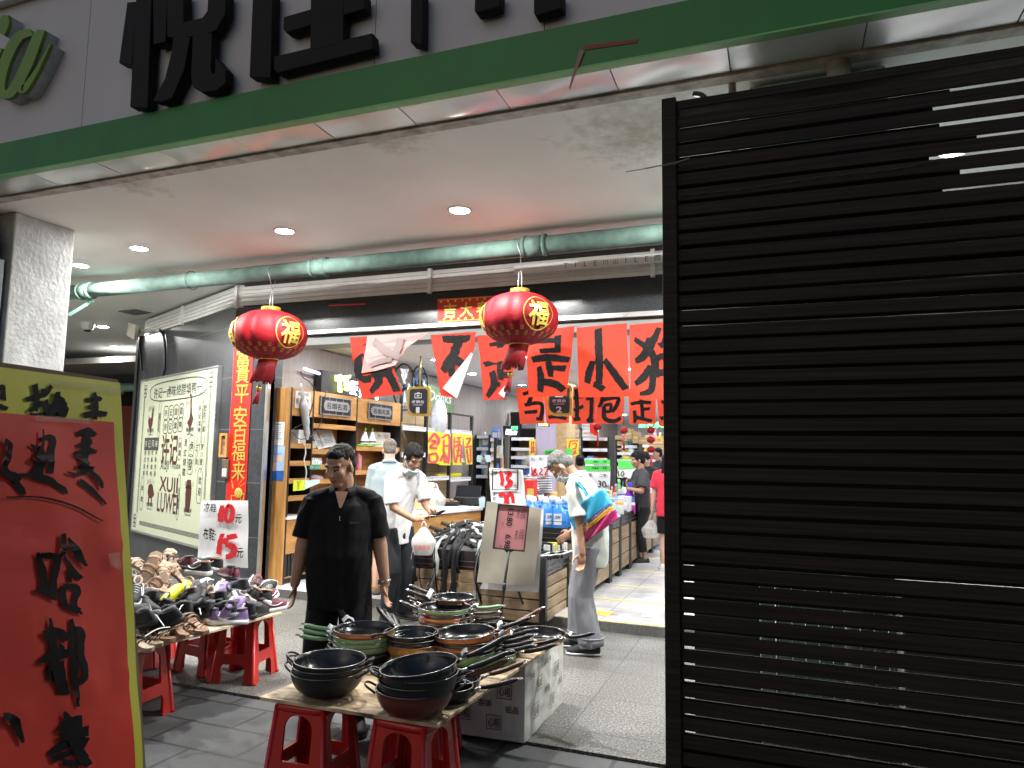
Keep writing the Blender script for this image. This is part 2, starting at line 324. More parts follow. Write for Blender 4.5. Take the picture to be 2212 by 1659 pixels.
# ================= shop sign over the arcade =================
sg = thing('shop_sign', 'long grey shop sign with dark raised characters and green lower band', 'sign', (-2.5, 3.45, 3.63))
SX0, SX1 = -9.5, 4.5
xs = [-9.5, -8.2, -7.0, -5.85, -4.65, -3.43, -2.22, -1.15, -.35, .5, 1.7, 3, 4.5]
for a, b in zip(xs, xs[1:]): MB().bb(a+.002, b-.002, 3.44, 3.47, 3.88, 5.02).build('face_panel', m_signface, sg, bevel=.002)
MB().bb(SX0, SX1, 3.40, 3.455, 3.632, 3.879).build('green_band', m_green, sg)
MB().bb(SX0, SX1, 3.398, 3.456, 3.622, 3.6315).build('band_lip', m_greenlit, sg)
MB().bb(SX0, SX1, 3.37, 3.49, 5.021, 5.07).build('top_rail', m_alu, sg)
px = SX0; k = 0
while px < SX1:
    wd = .62+.03*math.sin(k*2.1); x0, x1 = px+.003, min(px+wd, SX1)-.003; ph = k*1.7; amp = .022 if x1 < .2 else .009
    MB().grid(lambda u, v: (x0+(x1-x0)*u, 3.457+.246*v, 3.628+amp*math.sin(math.pi*u)*math.sin(math.pi*v)*math.sin(3.1*u+2*v+ph)+.004*math.sin(7*u+ph)*math.sin(math.pi*v)), 22, 10).build('soffit_panel', m_alusoft, sg)
    px += wd; k += 1
YL = 3.345
def lpoly(pts, nm, cr=None, mt=m_letter, t=.06):
    P = [oy(c(cr, *p) if cr else p, YL) for p in pts]; return P
def letter(polys, name='raised_character', cr='1'):
    mb = MB()
    for q, pl in enumerate(polys): mb.prism([P+np.array((0, -.0015*q, 0)) for P in lpoly(pl, '', cr)], (0, .075, 0))
    for pl in polys[:3]:
        a = oy(c(cr, *pl[-1]) if cr else pl[-1], YL); mb.bb(a[0]-.006, a[0]+.006, YL+.074, 3.441, a[2]+.02, a[2]+.035)
    return mb.build(name, m_letter, sg, bevel=.006)
letter([[(790, 12), (850, 8), (818, 405), (738, 392)], [(848, -60), (945, -60), (918, 674), (808, 666)], [(952, -60), (1045, -60), (1032, 262), (955, 278)],
        [(1040, -60), (1145, -60), (1145, 150), (1100, 238), (1042, 232)], [(1143, 140), (1262, 112), (1292, 70), (1300, -60), (1412, -60), (1405, 90), (1350, 190), (1270, 222), (1100, 240)],
        [(1082, 225), (1188, 232), (1150, 440), (1075, 612), (1010, 638), (955, 630), (1030, 490), (1070, 330)],
        [(1203, 228), (1325, 205), (1318, 420), (1325, 462), (1342, 455), (1345, 358), (1412, 436), (1408, 520), (1350, 568), (1262, 577), (1205, 545), (1193, 480)]])
letter([[(1572, -60), (1698, -60), (1682, 484), (1550, 478)], [(1765, 105), (2270, -40), (2270, 55), (1780, 203), (1760, 180)], [(1705, 352), (2318, 205), (2322, 305), (1720, 455), (1705, 430)], [(1935, -60), (2145, -60), (2135, 270), (1930, 320)]])
letter([[(500, -60), (577, -60), (573, 277), (498, 263)]], cr='2')
letter([[(900, -60), (1060, -60), (1056, 40), (910, 80), (897, 68)]], cr='2')
letter([[(1265, -60), (1442, -60), (1442, 50), (1280, 97), (1266, 82)]], cr='2')
def pj3(p, lf): return oy(c('1', *p), YL-lf)
S_a = [[(205, 205, 40), (120, 235, 62), (45, 370, 66), (5, 520, 66), (30, 590, 50), (90, 560, 58), (170, 400, 60), (245, 215, 60)], [(262, 190, 50), (190, 380, 60), (130, 510, 60), (150, 560, 46), (230, 450, 26), (320, 275, 10)], [(-5, 300, 60), (-60, 430, 60), (-90, 560, 56)], [(40, 100, 40), (30, 150, 66), (15, 215, 44)]]
for nm, st in (('script_letter', S_a[:2]), ('script_letter', S_a[2:])):
    mb = MB(); brush(mb, st, pj3, rough=.0, k=8, step=.002); mb.build(nm, m_leaf_letter, sg, solid=.02)
    mb = MB(); brush(mb, st, lambda p, l: pj3(p, l)+np.array((0, .055, 0)), rough=.0, k=8, step=.002); mb.build('letter_return', m_dullwhite, sg, solid=.08)
mb = MB(); mb.quad(*[oy(p, 3.396) for p in ((1262, 98), (1380, 84), (1374, 92), (1262, 108))]); tag(mb.build('tape_strip', mat('rust red tape', (.22, .02, .012), .5)), 'rust red tape stuck along the green sign band', 'tape')
mb = MB(); mb.prism([oy(p, 3.39) for p in ((1252, 108), (1262, 109), (1247, 150), (1231, 194), (1229, 190), (1240, 150))], (0, .001, 0)); tag(mb.build('tape_strip', mat('pale hanging tape', (.35, .16, .15), .5)), 'loose pale tape end dangling below the green sign band', 'tape')

# ================= pillar, shutter =================
tag(MB().bb(-6.8, -6.12, 4.0, 4.55, 0, 3.629).build('white_pillar', m_stucco, bevel=.012), 'rough white stucco pillar holding up the arcade ceiling', 'pillar')
rs = thing('roller_shutter', 'dark grey slatted roller shutter beside the white pillar', 'shutter', (-7, 3.9, 0))
MB().bb(-6.28, -6.17, 3.86, 3.98, 0, 3.2).build('guide_post', mat('blue grey post', (.12, .13, .15), .5), rs, bevel=.005)
mb = MB()
for i in range(44): mb.bb(-8.6, -6.285, 3.9+.01*(i % 2), 3.95, i*.073, i*.073+.066)
mb.build('slat_curtain', mat('grey shutter slats', (.11, .105, .105), .5, var=.15), rs, bevel=.006)
q = tag(MB().tube([(-6.75, 3.88, 3.62), (-6.42, 3.86, 3.5), (-6.3, 3.87, 3.32), (-6.32, 3.9, 3.12), (-6.4, 3.92, 3.0)], [.11, .12, .125, .115, .1], 14).build('wrapped_duct', mat('grey wrapped lagging', (.07, .065, .063), .8, var=.3, bump=.8, bs=16)), 'grey lagged duct bending down the top of the white pillar', 'duct')
# ================= pipe, ceiling fittings =================
pp = thing('drain_pipe', 'teal painted drain pipe slung under the arcade ceiling', 'pipe', (-3, 5.85, 3.47))
MB().tube([(-8.0, 5.86, 3.455), (-3, 5.855, 3.475), (3, 5.85, 3.5)], .082, 20).build('pipe_run', m_pipe, pp)
for x, w_ in ((-4.33, .16), (-2.02, .19), (-7.6, .15)):
    mb = MB(); z = 3.475+(x+3)*.0045
    mb.tube([(x-w_/2, 5.855, z), (x+w_/2, 5.855, z)], .092, 20)
    for d in (-1, 1): mb.tube([(x+d*w_/2-.014, 5.855, z), (x+d*w_/2+.014, 5.855, z)], .1, 20)
    mb.build('pipe_collar', m_pipe, pp)
m_wire = mat('black wire', (.015, .015, .016), .5)
def wire(name, pts, r, label, cat='wire', m=m_wire, grp=None, n=5):
    return tag(MB().tube(smooth_line(pts, 6), r, n).build(name, m), label, cat, grp)
def ring(x, r=.1): return [(x, 5.855+r*math.cos(a), 3.475+(x+3)*.0045+r*math.sin(a)) for a in [i*math.pi/6 for i in range(13)]]
wire('wire_loop', ring(-6.0)+[(-6.02, 5.8, 3.36)], .004, 'loose wire loop round the drain pipe near the pillar')
fix_ring = mat('lamp trim ring', (.7, .7, .68), .35, var=.03)
m_lens = glow('lit lamp lens', (1., 1., .96), 2450)
m_lens2 = glow('lit shop lamp lens', (.95, .98, 1.), 540)
def downlight(x, y, z, r, lens, label, grp, name='downlight'):
    t = thing(name, label, 'ceiling light', (x, y, z), 0, grp)
    MB().lathe([(r*.84, -.001), (r*.9, -.013), (r*1.15, -.008), (r*1.2, -.0005)], 24).build('trim_ring', fix_ring, t, world=False)
    MB().lathe([(r*.86, -.005), (r*.7, -.012), (r*.4, -.0165), (.0005, -.0175)], 20).build('lens', lens, t, world=False)
    return t
for x, y, lb in ((-2.45, 5.16, 'lit downlight above the larger gap between the lanterns'), (-4.22, 5.16, 'lit downlight in the arcade ceiling above the hanging lantern by the couplet'), (-6.01, 5.16, 'lit downlight in the arcade ceiling just past the white pillar'),
                 (-7.21, 5.45, 'lit downlight half hidden behind the white pillar'), (-.68, 5.16, 'lit downlight hidden above the slatted screen'), (1.1, 5.16, 'lit downlight beyond the teal column'), (-10.47, 8.4, 'lit downlight beside the dome camera'), (-9.0, 5.16, 'added unseen downlight in the arcade beyond the roller shutter'), (-10.9, 6.2, 'added unseen downlight in the side passage beyond the roller shutter'), (-12.33, 10.17, 'lit downlight deepest in the side passage')):  # both lamps beyond the roller shutter are added, unseen, to brighten the side ceiling
    downlight(x, y, 3.63, .085, m_lens, lb, 'downlights in the arcade ceiling')
v = thing('ceiling_vent', 'square grey vent grille in the ceiling by the dark tiled wall', 'vent', (-9.1, 7.3, 3.63))
cq = [oz(p, 3.626) for p in ((248, 669), (290, 664), (335, 673), (290, 680))]
mb = MB(); mb.prism(cq, (0, 0, -.012)); mb.build('vent_frame', m_white, v)
ctr = sum(cq)/4; mb = MB()
for i in range(7):
    t = .12+.76*i/6; a = cq[0]+(cq[3]-cq[0])*t; b = cq[1]+(cq[2]-cq[1])*t; a, b = a+(b-a)*.1, b-(b-a)*.1
    mb.tube([a-np.array((0, 0, .014)), b-np.array((0, 0, .014))], .016, 4)
mb.build('vent_slat', mat('grey vent slats', (.18, .18, .18), .6), v)
P = oz((190, 697), 3.63); v = thing('dome_camera', 'small white dome camera on the side passage ceiling', 'camera', P)
MB().lathe([(.10, 0), (.10, -.05), (.085, -.09), (.05, -.13), (.001, -.145)], 18).build('camera_dome', m_white, v, world=False)
MB().lathe([(.06, -.122), (.04, -.145), (.001, -.15)], 12).build('camera_lens', m_black, v, world=False)
v = thing('pipe_bracket', 'teal angle iron bracket hanging under the pipe end', 'bracket', oz((200, 646), 3.3))
B = [oy(q, 5.9) for q in ((150, 640), (202, 648), (150, 680))]
for a, b in ((0, 1), (1, 2)): MB().tube([B[a], B[b]], .022, 4, sm=False).build('bracket_arm', mat('pale teal iron', (.22, .42, .34), .5), v)

# ================= dark tiled wall turning back, louvre band, fascia =================
WD = np.array((-.909, .416, 0)); WN = np.array((.416, .909, 0)); W0 = np.array((-6.1, 6.65, 0.))   # WN points into the wall
MWALL = Matrix(((-WD[0], WN[0], 0, W0[0]), (-WD[1], WN[1], 0, W0[1]), (0, 0, 1, 0), (0, 0, 0, 1)))  # local x to the right, y into the wall
o = MB().bb(-3.45, 0, 0, .2, -.05, 3.33).build('tiled_wall', m_darktile, bevel=.004); o.matrix_basis = MWALL; tag(o, 'polished dark tile wall carrying the cream menu board', 'wall')
o = MB().bb(-3.56, -3.452, -.03, .22, -.05, 3.36).build('corner_post', mat('dark bronze metal', (.03, .03, .032), .35, .6)); o.matrix_basis = MWALL; tag(o, 'dark metal post closing the outer end of the tiled wall', 'post')
tag(MB().bb(-6.1, -5.53, 6.65, 6.85, -.05, 3.32).build('tiled_pier', m_darktile, bevel=.003), 'narrow dark tiled pier behind the red couplet', 'wall')
tag(MB().bb(-6.1, 6, 6.652, 6.9, 2.99, 3.32).build('stone_fascia', m_blackstone), 'polished black granite fascia over the shop entrance', 'fascia')
tag(MB().bb(-6.0, 6, 6.66, 6.9, 3.325, 3.63).build('ceiling_upstand', m_dark), 'dark backing wall above the louvre band', 'wall')
def louvre(name, x0, x1, M, posts, label):
    t = thing(name, label, 'louvre', M=M)
    mb = MB()
    for i in range(5):
        z = 3.345+i*.047
        mb.add([(x0, -.012, z-.002), (x1, -.012, z-.002), (x1, -.002, z+.039), (x0, -.002, z+.039), (x0, -.002, z-.006), (x1, -.002, z-.006), (x1, .004, z+.036), (x0, .004, z+.036)],
               [(0, 1, 2, 3), (4, 7, 6, 5), (0, 4, 5, 1), (3, 2, 6, 7)])
    mb.build('blade', mat('white aluminium blades', (.66, .66, .64), .5, .0, var=.08), t, world=False)
    for p in posts: MB().bb(p-.02, p+.02, -.045, .0, 3.315, 3.585).build('louvre_post', MATS['white aluminium blades'], t, world=False)
    MB().bb(x0, x1, .02, .03, 3.322, 3.6).build('backing', m_white, t, world=False)
    return t
louvre('louvre_band', 0, 9, TR(-6.1, 6.65, 0), (.02, 2.62, 5.0), 'white metal louvre band above the black fascia')
louvre('louvre_band', -3.3, -.02, MWALL, (-1.7,), 'white metal louvre band running along the dark tiled wall')
sb = tag(MB().bb(-2.5, 2, 6.585, 6.6, 3.44, 3.53).build('strip_sign', m_white), 'long white strip sign fixed on the louvre band', 'sign')
mb = MB()
for i, s_ in enumerate('TILE川山ILE四川'): text(mb, s_, (-1.95+i*.1, 6.582, 3.485), (1, 0, 0), (0, 0, 1), .05)
mb.build('strip_lettering', mat('navy print', (.03, .04, .12), .5), sb)
dh = thing('entrance_lintel', 'steel lintel rail with grey roller housing over the entrance', 'lintel', (-2, 6.65, 2.9))
MB().bb(-5.55, 6, 6.60, 6.70, 2.935, 2.985).build('steel_rail', m_alu, dh, bevel=.004)
MB().bb(-5.55, 6, 6.655, 6.95, 2.82, 2.93).build('roller_housing', mat('grey green housing', (.16, .17, .165), .5), dh, bevel=.006)
MB().bb(-5.0, -3.2, 6.585, 6.6, 2.938, 2.955).build('rail_cover', m_alu, dh)
# couplet
m_redpaper = mat('red festive paper', (.62, .015, .008), .45, var=.08, vs=3)
m_gold = mat('gold glitter print', (.62, .42, .06), .35, .55, vs=90, rgb2=(.85, .66, .16), detail=2)
YC = 6.64
cp = thing('door_couplet', 'long red couplet strip with gold characters on the door pier', 'couplet', (-5.95, 6.65, 1.03))
MB().grid(lambda u, v: (-6.085+.285*u, YC+.002*math.sin(9*v), 1.03+1.82*v), 4, 30).build('red_strip', m_redpaper, cp)
mb = MB()
for s_, p in zip('富貴平安百福来', ((950, 20), (945, 150), (938, 312), (925, 490), (922, 640), (910, 785), (910, 942))):
    P = oy(c('s6', *p), YC-.006); text(mb, s_, P, (1, 0, 0), (0, 0, 1), .215, .2, bold=.008, wob=.012)
mb.build('gold_lettering', m_gold, cp)
mb = MB(); P = oy(c('s6', 905, 1110), YC-.006)
def gq(a): return P+np.array((a[0], 0, a[1]))
brush(mb, [[(-.09, -.05, .012), (-.075, -.12, .012), (.03, -.135, .012), (.045, -.06, .012)], [(-.09, -.05, .01), (.045, -.06, .01)], [(.045, -.06, .01), (.09, -.02, .01), (.08, -.1, .01), (.03, -.135, .01)], [(-.09, .07, .01), (-.06, .02, .01), (-.1, .13, .01)], [(0, .07, .006), (.06, .14, .006)], [(.03, .06, .006), (.1, .1, .006)]], lambda p, l: gq(p)+np.array((0, -l, 0)))
mb.lathe([(.06, 0), (.055, .003), (.03, .006), (.001, .007)], 12, M=TR(*gq((.01, -.02)), rx=rad(90)))
mb.build('ingot_print', m_gold, cp)
hb = thing('lintel_banner', 'red banner with gold characters on the black fascia', 'banner', (-3, 6.65, 3.1))
Q = [oy(p, 6.645) for p in ((945, 646), (1090, 637), (1090, 692), (945, 698))]
MB().prism(Q, (0, .004, 0)).build('red_sheet', m_redpaper, hb)
mb = MB()
for s_, x in zip('吉大春新', (972, 1007, 1043, 1080)): text(mb, s_, oy((x, 671-.06*(x-972)), 6.641), (1, 0, 0), (0, 0, 1), .16, .15, bold=.02, wob=.02)
bd = [Q[0]+(Q[2]-Q[0])*.04*np.array((1, 0, 1))]
x0, x1, z0, z1 = Q[0][0]+.015, Q[1][0]-.015, Q[3][2]+.012, Q[0][2]-.012
for a in ((x0, x1, z0, z0+.006), (x0, x1, z1-.006, z1)): mb.quad((a[0], 6.641, a[2]), (a[1], 6.641, a[2]), (a[1], 6.641, a[3]), (a[0], 6.641, a[3]))
for i in range(14): mb.lathe([(.014, 0), (.001, .002)], 6, M=TR(x0+.03+i*.042, 6.641, (z0+.02) if i % 2 else (z1-.02), rx=rad(90)))
mb.build('gold_lettering', m_gold, hb)
tag(MB().quad(*[oy(c('5', *p), 6.648) for p in ((870, 112), (1190, 98), (1195, 108), (875, 124))]).build('tape_strip', mat('red tape', (.6, .02, .02), .5)), 'torn red tape left on the black fascia', 'tape')
# ================= slatted screen, teal column behind it =================
m_slat = mat('dark brown slat wood plastic', (.021, .0162, .0133), .7, spec=.2, var=.5, vs=3, stretch=(.6, 10, 30), bump=.1, bs=20)
fx = thing('slatted_screen', 'tall black brown slatted screen closing off part of the pavement', 'screen', (0, 2.95, 0))
for x in (-.412, 1.95): MB().bb(x-.03, x+.03, 2.905, 3.035, 0, 3.125).build('screen_post', m_slat, fx, bevel=.004)
MB().bb(-.38, 1.92, 3.02, 3.04, .3, .34).build('back_rail', m_black, fx)
mb = MB(); i = 0; PITCH = .0645
while i < 47:
    z = .03+i*PITCH; j = random.uniform(-.0022, .0022)
    k = random.uniform(-.0035, .0035); y0, y1 = 2.925, 2.937; mb.add([(-.381, y0, z+j), (1.92, y0, z+j+k*2), (1.92, y0, z+.05+j+k*2), (-.381, y0, z+.05+j), (-.381, y1, z+j), (1.92, y1, z+j+k*2), (1.92, y1, z+.05+j+k*2), (-.381, y1, z+.05+j)], [(0, 1, 2, 3), (5, 4, 7, 6), (0, 4, 5, 1), (3, 2, 6, 7), (0, 3, 7, 4), (1, 5, 6, 2)]); i += 1
mb.build('front_slat', m_slat, fx, bevel=.003)
mb = MB(); i = 0
while i < 47:
    z = .03+i*PITCH+.043-.0645; j = random.uniform(-.0022, .0022)
    mb.bb(-.381, 1.92 if i < 40 else (.6, .66, .56, .72, .6, .58, .64)[i-40], 3.005, 3.017, z+j, z+.053+j); i += 1
mb.build('rear_slat', m_slat, fx, bevel=.003)
MB().bb(-.381, 1.92, 2.925, 3.032, 3.075, 3.115).build('top_rail', m_slat, fx, bevel=.004)
m_ribbon = mat('grey plastic ribbon', (.22, .21, .2), .5, var=.2)
R_ = [oy(c('5', *p), 2.9) for p in ()]
def rb(pts, Y=2.88): return [oy(p, Y) for p in pts]
tag(MB().tube(smooth_line(rb(((1352, 371), (1390, 365), (1425, 358), (1440, 356), (1462, 352), (1490, 343))), 5), [.004]*6+[.006]*10+[.010]*10, 6, flat=.3).build('tied_ribbon', m_ribbon), 'grey plastic ribbon knotted round the post of the slatted screen', 'ribbon')
wire('frayed_cable', [oy(p, 3.1) for p in ((1560, 235), (1535, 222), (1515, 205), (1497, 202))], .012, 'thick frayed black cable end poking up behind the slatted screen', 'cable')
tag(MB().tube(smooth_line([oy(c('3', *p), 2.915) for p in ((120, 1185), (300, 1170), (500, 1150), (760, 1110), (1000, 1075), (1300, 1045), (1500, 1015), (1690, 975))], 6), [.003+.002*math.sin(i*1.7) for i in range(43)], 5, flat=.4).build('cling_film_strip', mat('dirty clear film', (.06, .052, .045), .35, var=.5, vs=20)), 'crumpled strip of dirty film stuck across the slatted screen', 'film strip')
tag(MB().bb(-.115, .545, 3.86, 4.3, 0, 3.612).build('teal_column', m_teal, bevel=.01), 'peeling teal column behind the top of the slatted screen', 'column')
v = thing('downpipe', 'dirty white downpipe running down the teal column', 'pipe', (.32, 3.76, 0))
MB().tube([(.32, 3.76, 0), (.32, 3.76, 3.61)], .058, 16).build('pipe_run', mat('dirty white pipe', (.2, .19, .17), .6, rgb2=(.5, .49, .45), vs=12, bump=.3), v)
MB().tube([(.32, 3.76, 3.36), (.32, 3.76, 3.5)], .07, 16).build('pipe_collar', MATS['dirty white pipe'], v)
tag(MB().tube([(-.2, 3.8, 2.9), (-.2, 3.8, 3.62)], .02, 8).build('thin_conduit', MATS['dirty white pipe']), 'thin grey conduit rising beside the teal column', 'conduit')
MBc = MB()
wc = thing('wire_cage', 'wire mesh cage standing in the dark behind the slatted screen', 'cage', (.3, 3.5, 0))
for zz in [i*.05 for i in range(1, 22)]: MBc.tube([(-.02, 3.5, zz), (.42, 3.5, zz)], .0025, 4)
for xx in [-.02+i*.055 for i in range(9)]: MBc.tube([(xx, 3.497, 0), (xx, 3.497, 1.06)], .003, 4)
MBc.build('front_mesh', mat('galvanised wire', (.35, .34, .32), .4, .5), wc)
for xx in (-.03, .43): MB().tube([(xx, 3.5, 0), (xx, 3.5, 1.08)], .008, 6).build('cage_post', MATS['galvanised wire'], wc)
m_unit = mat('dull beige casing', (.3, .28, .25), .6)
uc = thing('outdoor_unit', 'off white cabinet of an outdoor unit behind the slatted screen', 'cabinet', (.75, 3.55, 0))
MB().bb(.47, .98, 3.5, 3.8, .06, .62).build('lower_casing', m_unit, uc, bevel=.012)
MB().bb(.47, .98, 3.5, 3.8, .63, 1.07).build('upper_casing', m_unit, uc, bevel=.012)
for xx in (.52, .93):
    MB().bb(xx-.02, xx+.02, 3.55, 3.75, 0, .06).build('foot', m_black, uc)
tag(MB().bb(-.49, 3.2, 4.35, 4.45, 0, 1.75).build('dark_hoarding', m_dark), 'dark board hoarding behind the wire cage', 'hoarding')

# ================= hand painted notice board at the street edge =================
BN = np.array((.972, .235, 0)); BN /= np.linalg.norm(BN); BP = np.array((-1.71, 1.49, 0))
BD = np.array((-.235, .972, 0)); BD /= np.linalg.norm(BD)
def bproj(p, lf=0): return opl(p, BP, BN)+BN*lf
def bpt(u, z, lf=0): return BP+BD*u+np.array((0, 0, z))+BN*lf     # u along the board (0 at the far edge)
u_far = float(np.dot(bproj((262, 830))-BP, BD)); 
nb = thing('notice_board', 'tall handwritten red and yellow paper notice board standing at the street edge', 'notice board', (-1.6, 1.2, 0))
def brd(u0, u1, z0, z1, th, m, nm, lf):
    P = [bpt(u0, z0, lf), bpt(u1, z0, lf), bpt(u1, z1, lf), bpt(u0, z1, lf)]
    return MB().prism(P, -BN*th).build(nm, m, nb)
uB = float(np.dot(bproj((322, 1659))-BP, BD)); zT = float(bproj((262, 822))[2])
MB().prism([bproj(p)+BN*-.012 for p in ((-190, 752), (264, 820), (324, 1668), (372, 2420), (-190, 2600))], -BN*.02).build('cardboard_back', mat('brown cardboard', (.21, .155, .1), .85, var=.2, vs=7, bump=.3, bs=18), nb)
def sheet(px, lf, m, nm, amp, ph, nu=30, nv=60, extra=0.):
    """paper whose near edge runs out of the picture; px: top-left, top-right, bottom-right, bottom-left on the photograph"""
    Q = [bproj(p) for p in px]
    def fn(u, v):
        a = Q[0]+(Q[1]-Q[0])*u; b = Q[3]+(Q[2]-Q[3])*u; p = a+(b-a)*v
        return p+BN*(lf+bump_(p)*amp)
    return MB().grid(fn, nu, nv).build(nm, m, nb)
def bump_(p): 
    u = float(np.dot(p-BP, BD)); z = p[2]
    return math.sin(9*u+3*z)*.5+math.sin(4*z-5*u+1)*.5+.6*math.sin(17*z+2*u)*math.sin(11*u)+.8*noise.noise(Vector((u*9, z*6, 3)))+.9*abs(noise.noise(Vector((u*4+z*2, z*3, 7))))+sum(1.2*math.exp(-((z-q+.06*u)/.008)**2) for q in (.62, .98, 1.34, 1.55))
m_yel = mat('yellow poster paper', (.7, .66, .06), .5, var=.06, vs=3, coat=.25)
m_red2 = mat('red poster paper', (.72, .045, .024), .6, var=.08, vs=2.5, bump=.1, bs=12)
sheet(((-190, 768), (257, 827), (352, 2380), (-190, 2550)), .002, m_yel, 'yellow_sheet', .0022, 0)
sheet(((-190, 876), (238, 912), (330, 2380), (-190, 2550)), .010, m_red2, 'red_sheet', .0035, 1)

def by(p, lf=0): q = bproj(p); return q+BN*(.002+.0022*bump_(q)+.0022+lf)
def br_(p, lf=0): q = bproj(p); return q+BN*(.010+.0035*bump_(q)+.0028+lf)
mb = MB(); g4 = lambda S: [[(c('4', x, y)+(w_*.2976,)) for x, y, w_ in s] for s in S]
gs = lambda S: [[(c('sg', x, y)+(w_*.3718,)) for x, y, w_ in s] for s in S]
brush(mb, g4([[(-30, 990, 40), (10, 960, 30), (5, 1060, 50)], [(-20, 1105, 40), (40, 1125, 30)],
   [(170, 1060, 30), (240, 1040, 42), (320, 1015, 34), (360, 955, 30)], [(238, 945, 40), (250, 1060, 46), (235, 1140, 40)], [(190, 1145, 26), (290, 1080, 40)], [(280, 990, 30), (330, 1000, 40)],
   [(310, 1060, 40), (330, 1170, 40)], [(300, 1130, 60), (440, 1120, 70), (420, 1180, 60)], [(400, 1000, 34), (380, 1090, 44), (340, 1170, 40)], [(390, 1030, 30), (430, 1060, 46), (465, 1100, 26)], [(200, 1170, 30), (440, 1165, 46)],
   [(605, 1065, 34), (690, 1050, 40), (725, 1060, 30)], [(670, 1005, 26), (680, 1090, 44), (672, 1200, 38)], [(620, 1115, 30), (700, 1100, 30)], [(590, 1170, 44), (690, 1158, 46), (760, 1165, 36)]]), by)
mb.build('yellow_lettering', m_ink, nb)
mb = MB()
brush(mb, g4([[(525, 1310, 36), (610, 1290, 56), (668, 1315, 30)], [(600, 1258, 30), (600, 1370, 60), (585, 1480, 54), (570, 1600, 40)], [(530, 1395, 30), (640, 1360, 40)], [(520, 1450, 34), (600, 1420, 40), (670, 1440, 30)], [(495, 1450, 14), (600, 1520, 30), (530, 1530, 20)], [(520, 1545, 22), (640, 1560, 40)], [(590, 1560, 44), (520, 1600, 26), (440, 1580, 12)], [(600, 1560, 30), (680, 1640, 40), (700, 1700, 20)],
   [(260, 1270, 10), (255, 1380, 20), (215, 1480, 40)], [(240, 1350, 30), (340, 1335, 44), (320, 1480, 50), (320, 1590, 46)], [(250, 1390, 40), (250, 1500, 60), (240, 1600, 50)], [(170, 1380, 14), (215, 1420, 36)], [(180, 1480, 14), (230, 1530, 36), (180, 1590, 24)], [(230, 1480, 24), (320, 1470, 30)], [(60, 1600, 14), (200, 1610, 40), (300, 1640, 56), (350, 1650, 20)],
   [(-20, 1360, 50), (20, 1400, 40), (-20, 1560, 50), (60, 1620, 60), (100, 1640, 30)]]), br_, lift=.0)
brush(mb, gs([[(40, -20, 40), (90, 40, 40), (110, 70, 20)], [(240, -20, 24), (330, 40, 34), (350, 65, 12)], [(430, -10, 34), (500, 40, 30), (582, 125, 14)],
   [(0, 85, 8), (200, 85, 10), (400, 140, 12), (560, 225, 6)],
   [(170, 405, 20), (205, 500, 44), (215, 620, 40)], [(190, 420, 30), (290, 440, 40), (270, 560, 44), (270, 680, 40)], [(165, 620, 26), (230, 630, 46), (285, 680, 22)], [(325, 295, 30), (320, 400, 34), (280, 460, 14)], [(350, 320, 14), (400, 400, 56), (470, 485, 16)], [(335, 430, 14), (400, 520, 34), (440, 560, 40)], [(370, 500, 44), (375, 580, 20)],
   [(325, 600, 40), (340, 720, 40)], [(330, 600, 28), (420, 615, 40), (400, 700, 30), (445, 765, 14)], [(340, 715, 30), (430, 745, 40)],
   [(250, 785, 16), (262, 880, 40), (270, 960, 50), (290, 1100, 46), (330, 1225, 60)], [(215, 890, 60), (300, 870, 60), (345, 920, 40)], [(190, 1035, 24), (270, 1000, 70), (370, 990, 40)], [(240, 1090, 20), (290, 1010, 40), (320, 940, 36)], [(315, 1040, 40), (330, 1150, 46), (350, 1230, 50)], [(250, 1060, 40), (260, 1150, 40)],
   [(380, 790, 24), (395, 950, 46), (395, 1120, 44), (418, 1300, 18)], [(400, 850, 36), (440, 870, 44), (430, 980, 46), (460, 1100, 40)], [(455, 1040, 30), (455, 1130, 40), (415, 1165, 26)], [(330, 900, 26), (380, 870, 30)],
   [(335, 1330, 20), (370, 1400, 60), (400, 1500, 66), (450, 1600, 70), (490, 1640, 40)], [(300, 1430, 30), (380, 1390, 60), (440, 1370, 44)], [(310, 1480, 50), (480, 1440, 60)], [(340, 1470, 50), (480, 1510, 60)], [(250, 1575, 30), (330, 1530, 50), (420, 1500, 44)], [(270, 1605, 40), (400, 1560, 30)], [(330, 1620, 40), (430, 1640, 40)], [(420, 1400, 50), (440, 1640, 44)],
   [(-20, 1350, 40), (50, 1390, 60), (100, 1510, 20)]]), br_, lift=.0)
mb.build('red_lettering', m_ink, nb)
m_tape = mat('clear tape', (.62, .55, .45), .12, var=.1, alpha=.28, spec=.9, bump=.4, bs=20)
for q, l in ((((95, 818), (258, 838), (258, 852), (95, 830)), .012), (((218, 1195), (243, 1192), (246, 1230), (222, 1222)), .022), (((60, 896), (180, 904), (180, 916), (60, 908)), .02)):
    MB().quad(*[bproj(p)+BN*l for p in q]).build('clear_tape', m_tape, nb)
MB().tube([bpt(-.6, 1.5, -.05), bpt(-.6, 0, -.05)-BN*.55], .02, 6).build('prop_leg', wood('raw pine', (.3, .2, .1), (.5, .36, .2)), nb)
MB().tube([bpt(-.1, 1.5, -.05), bpt(-.1, 0, -.05)-BN*.55], .02, 6).build('prop_leg', MATS['raw pine'], nb)

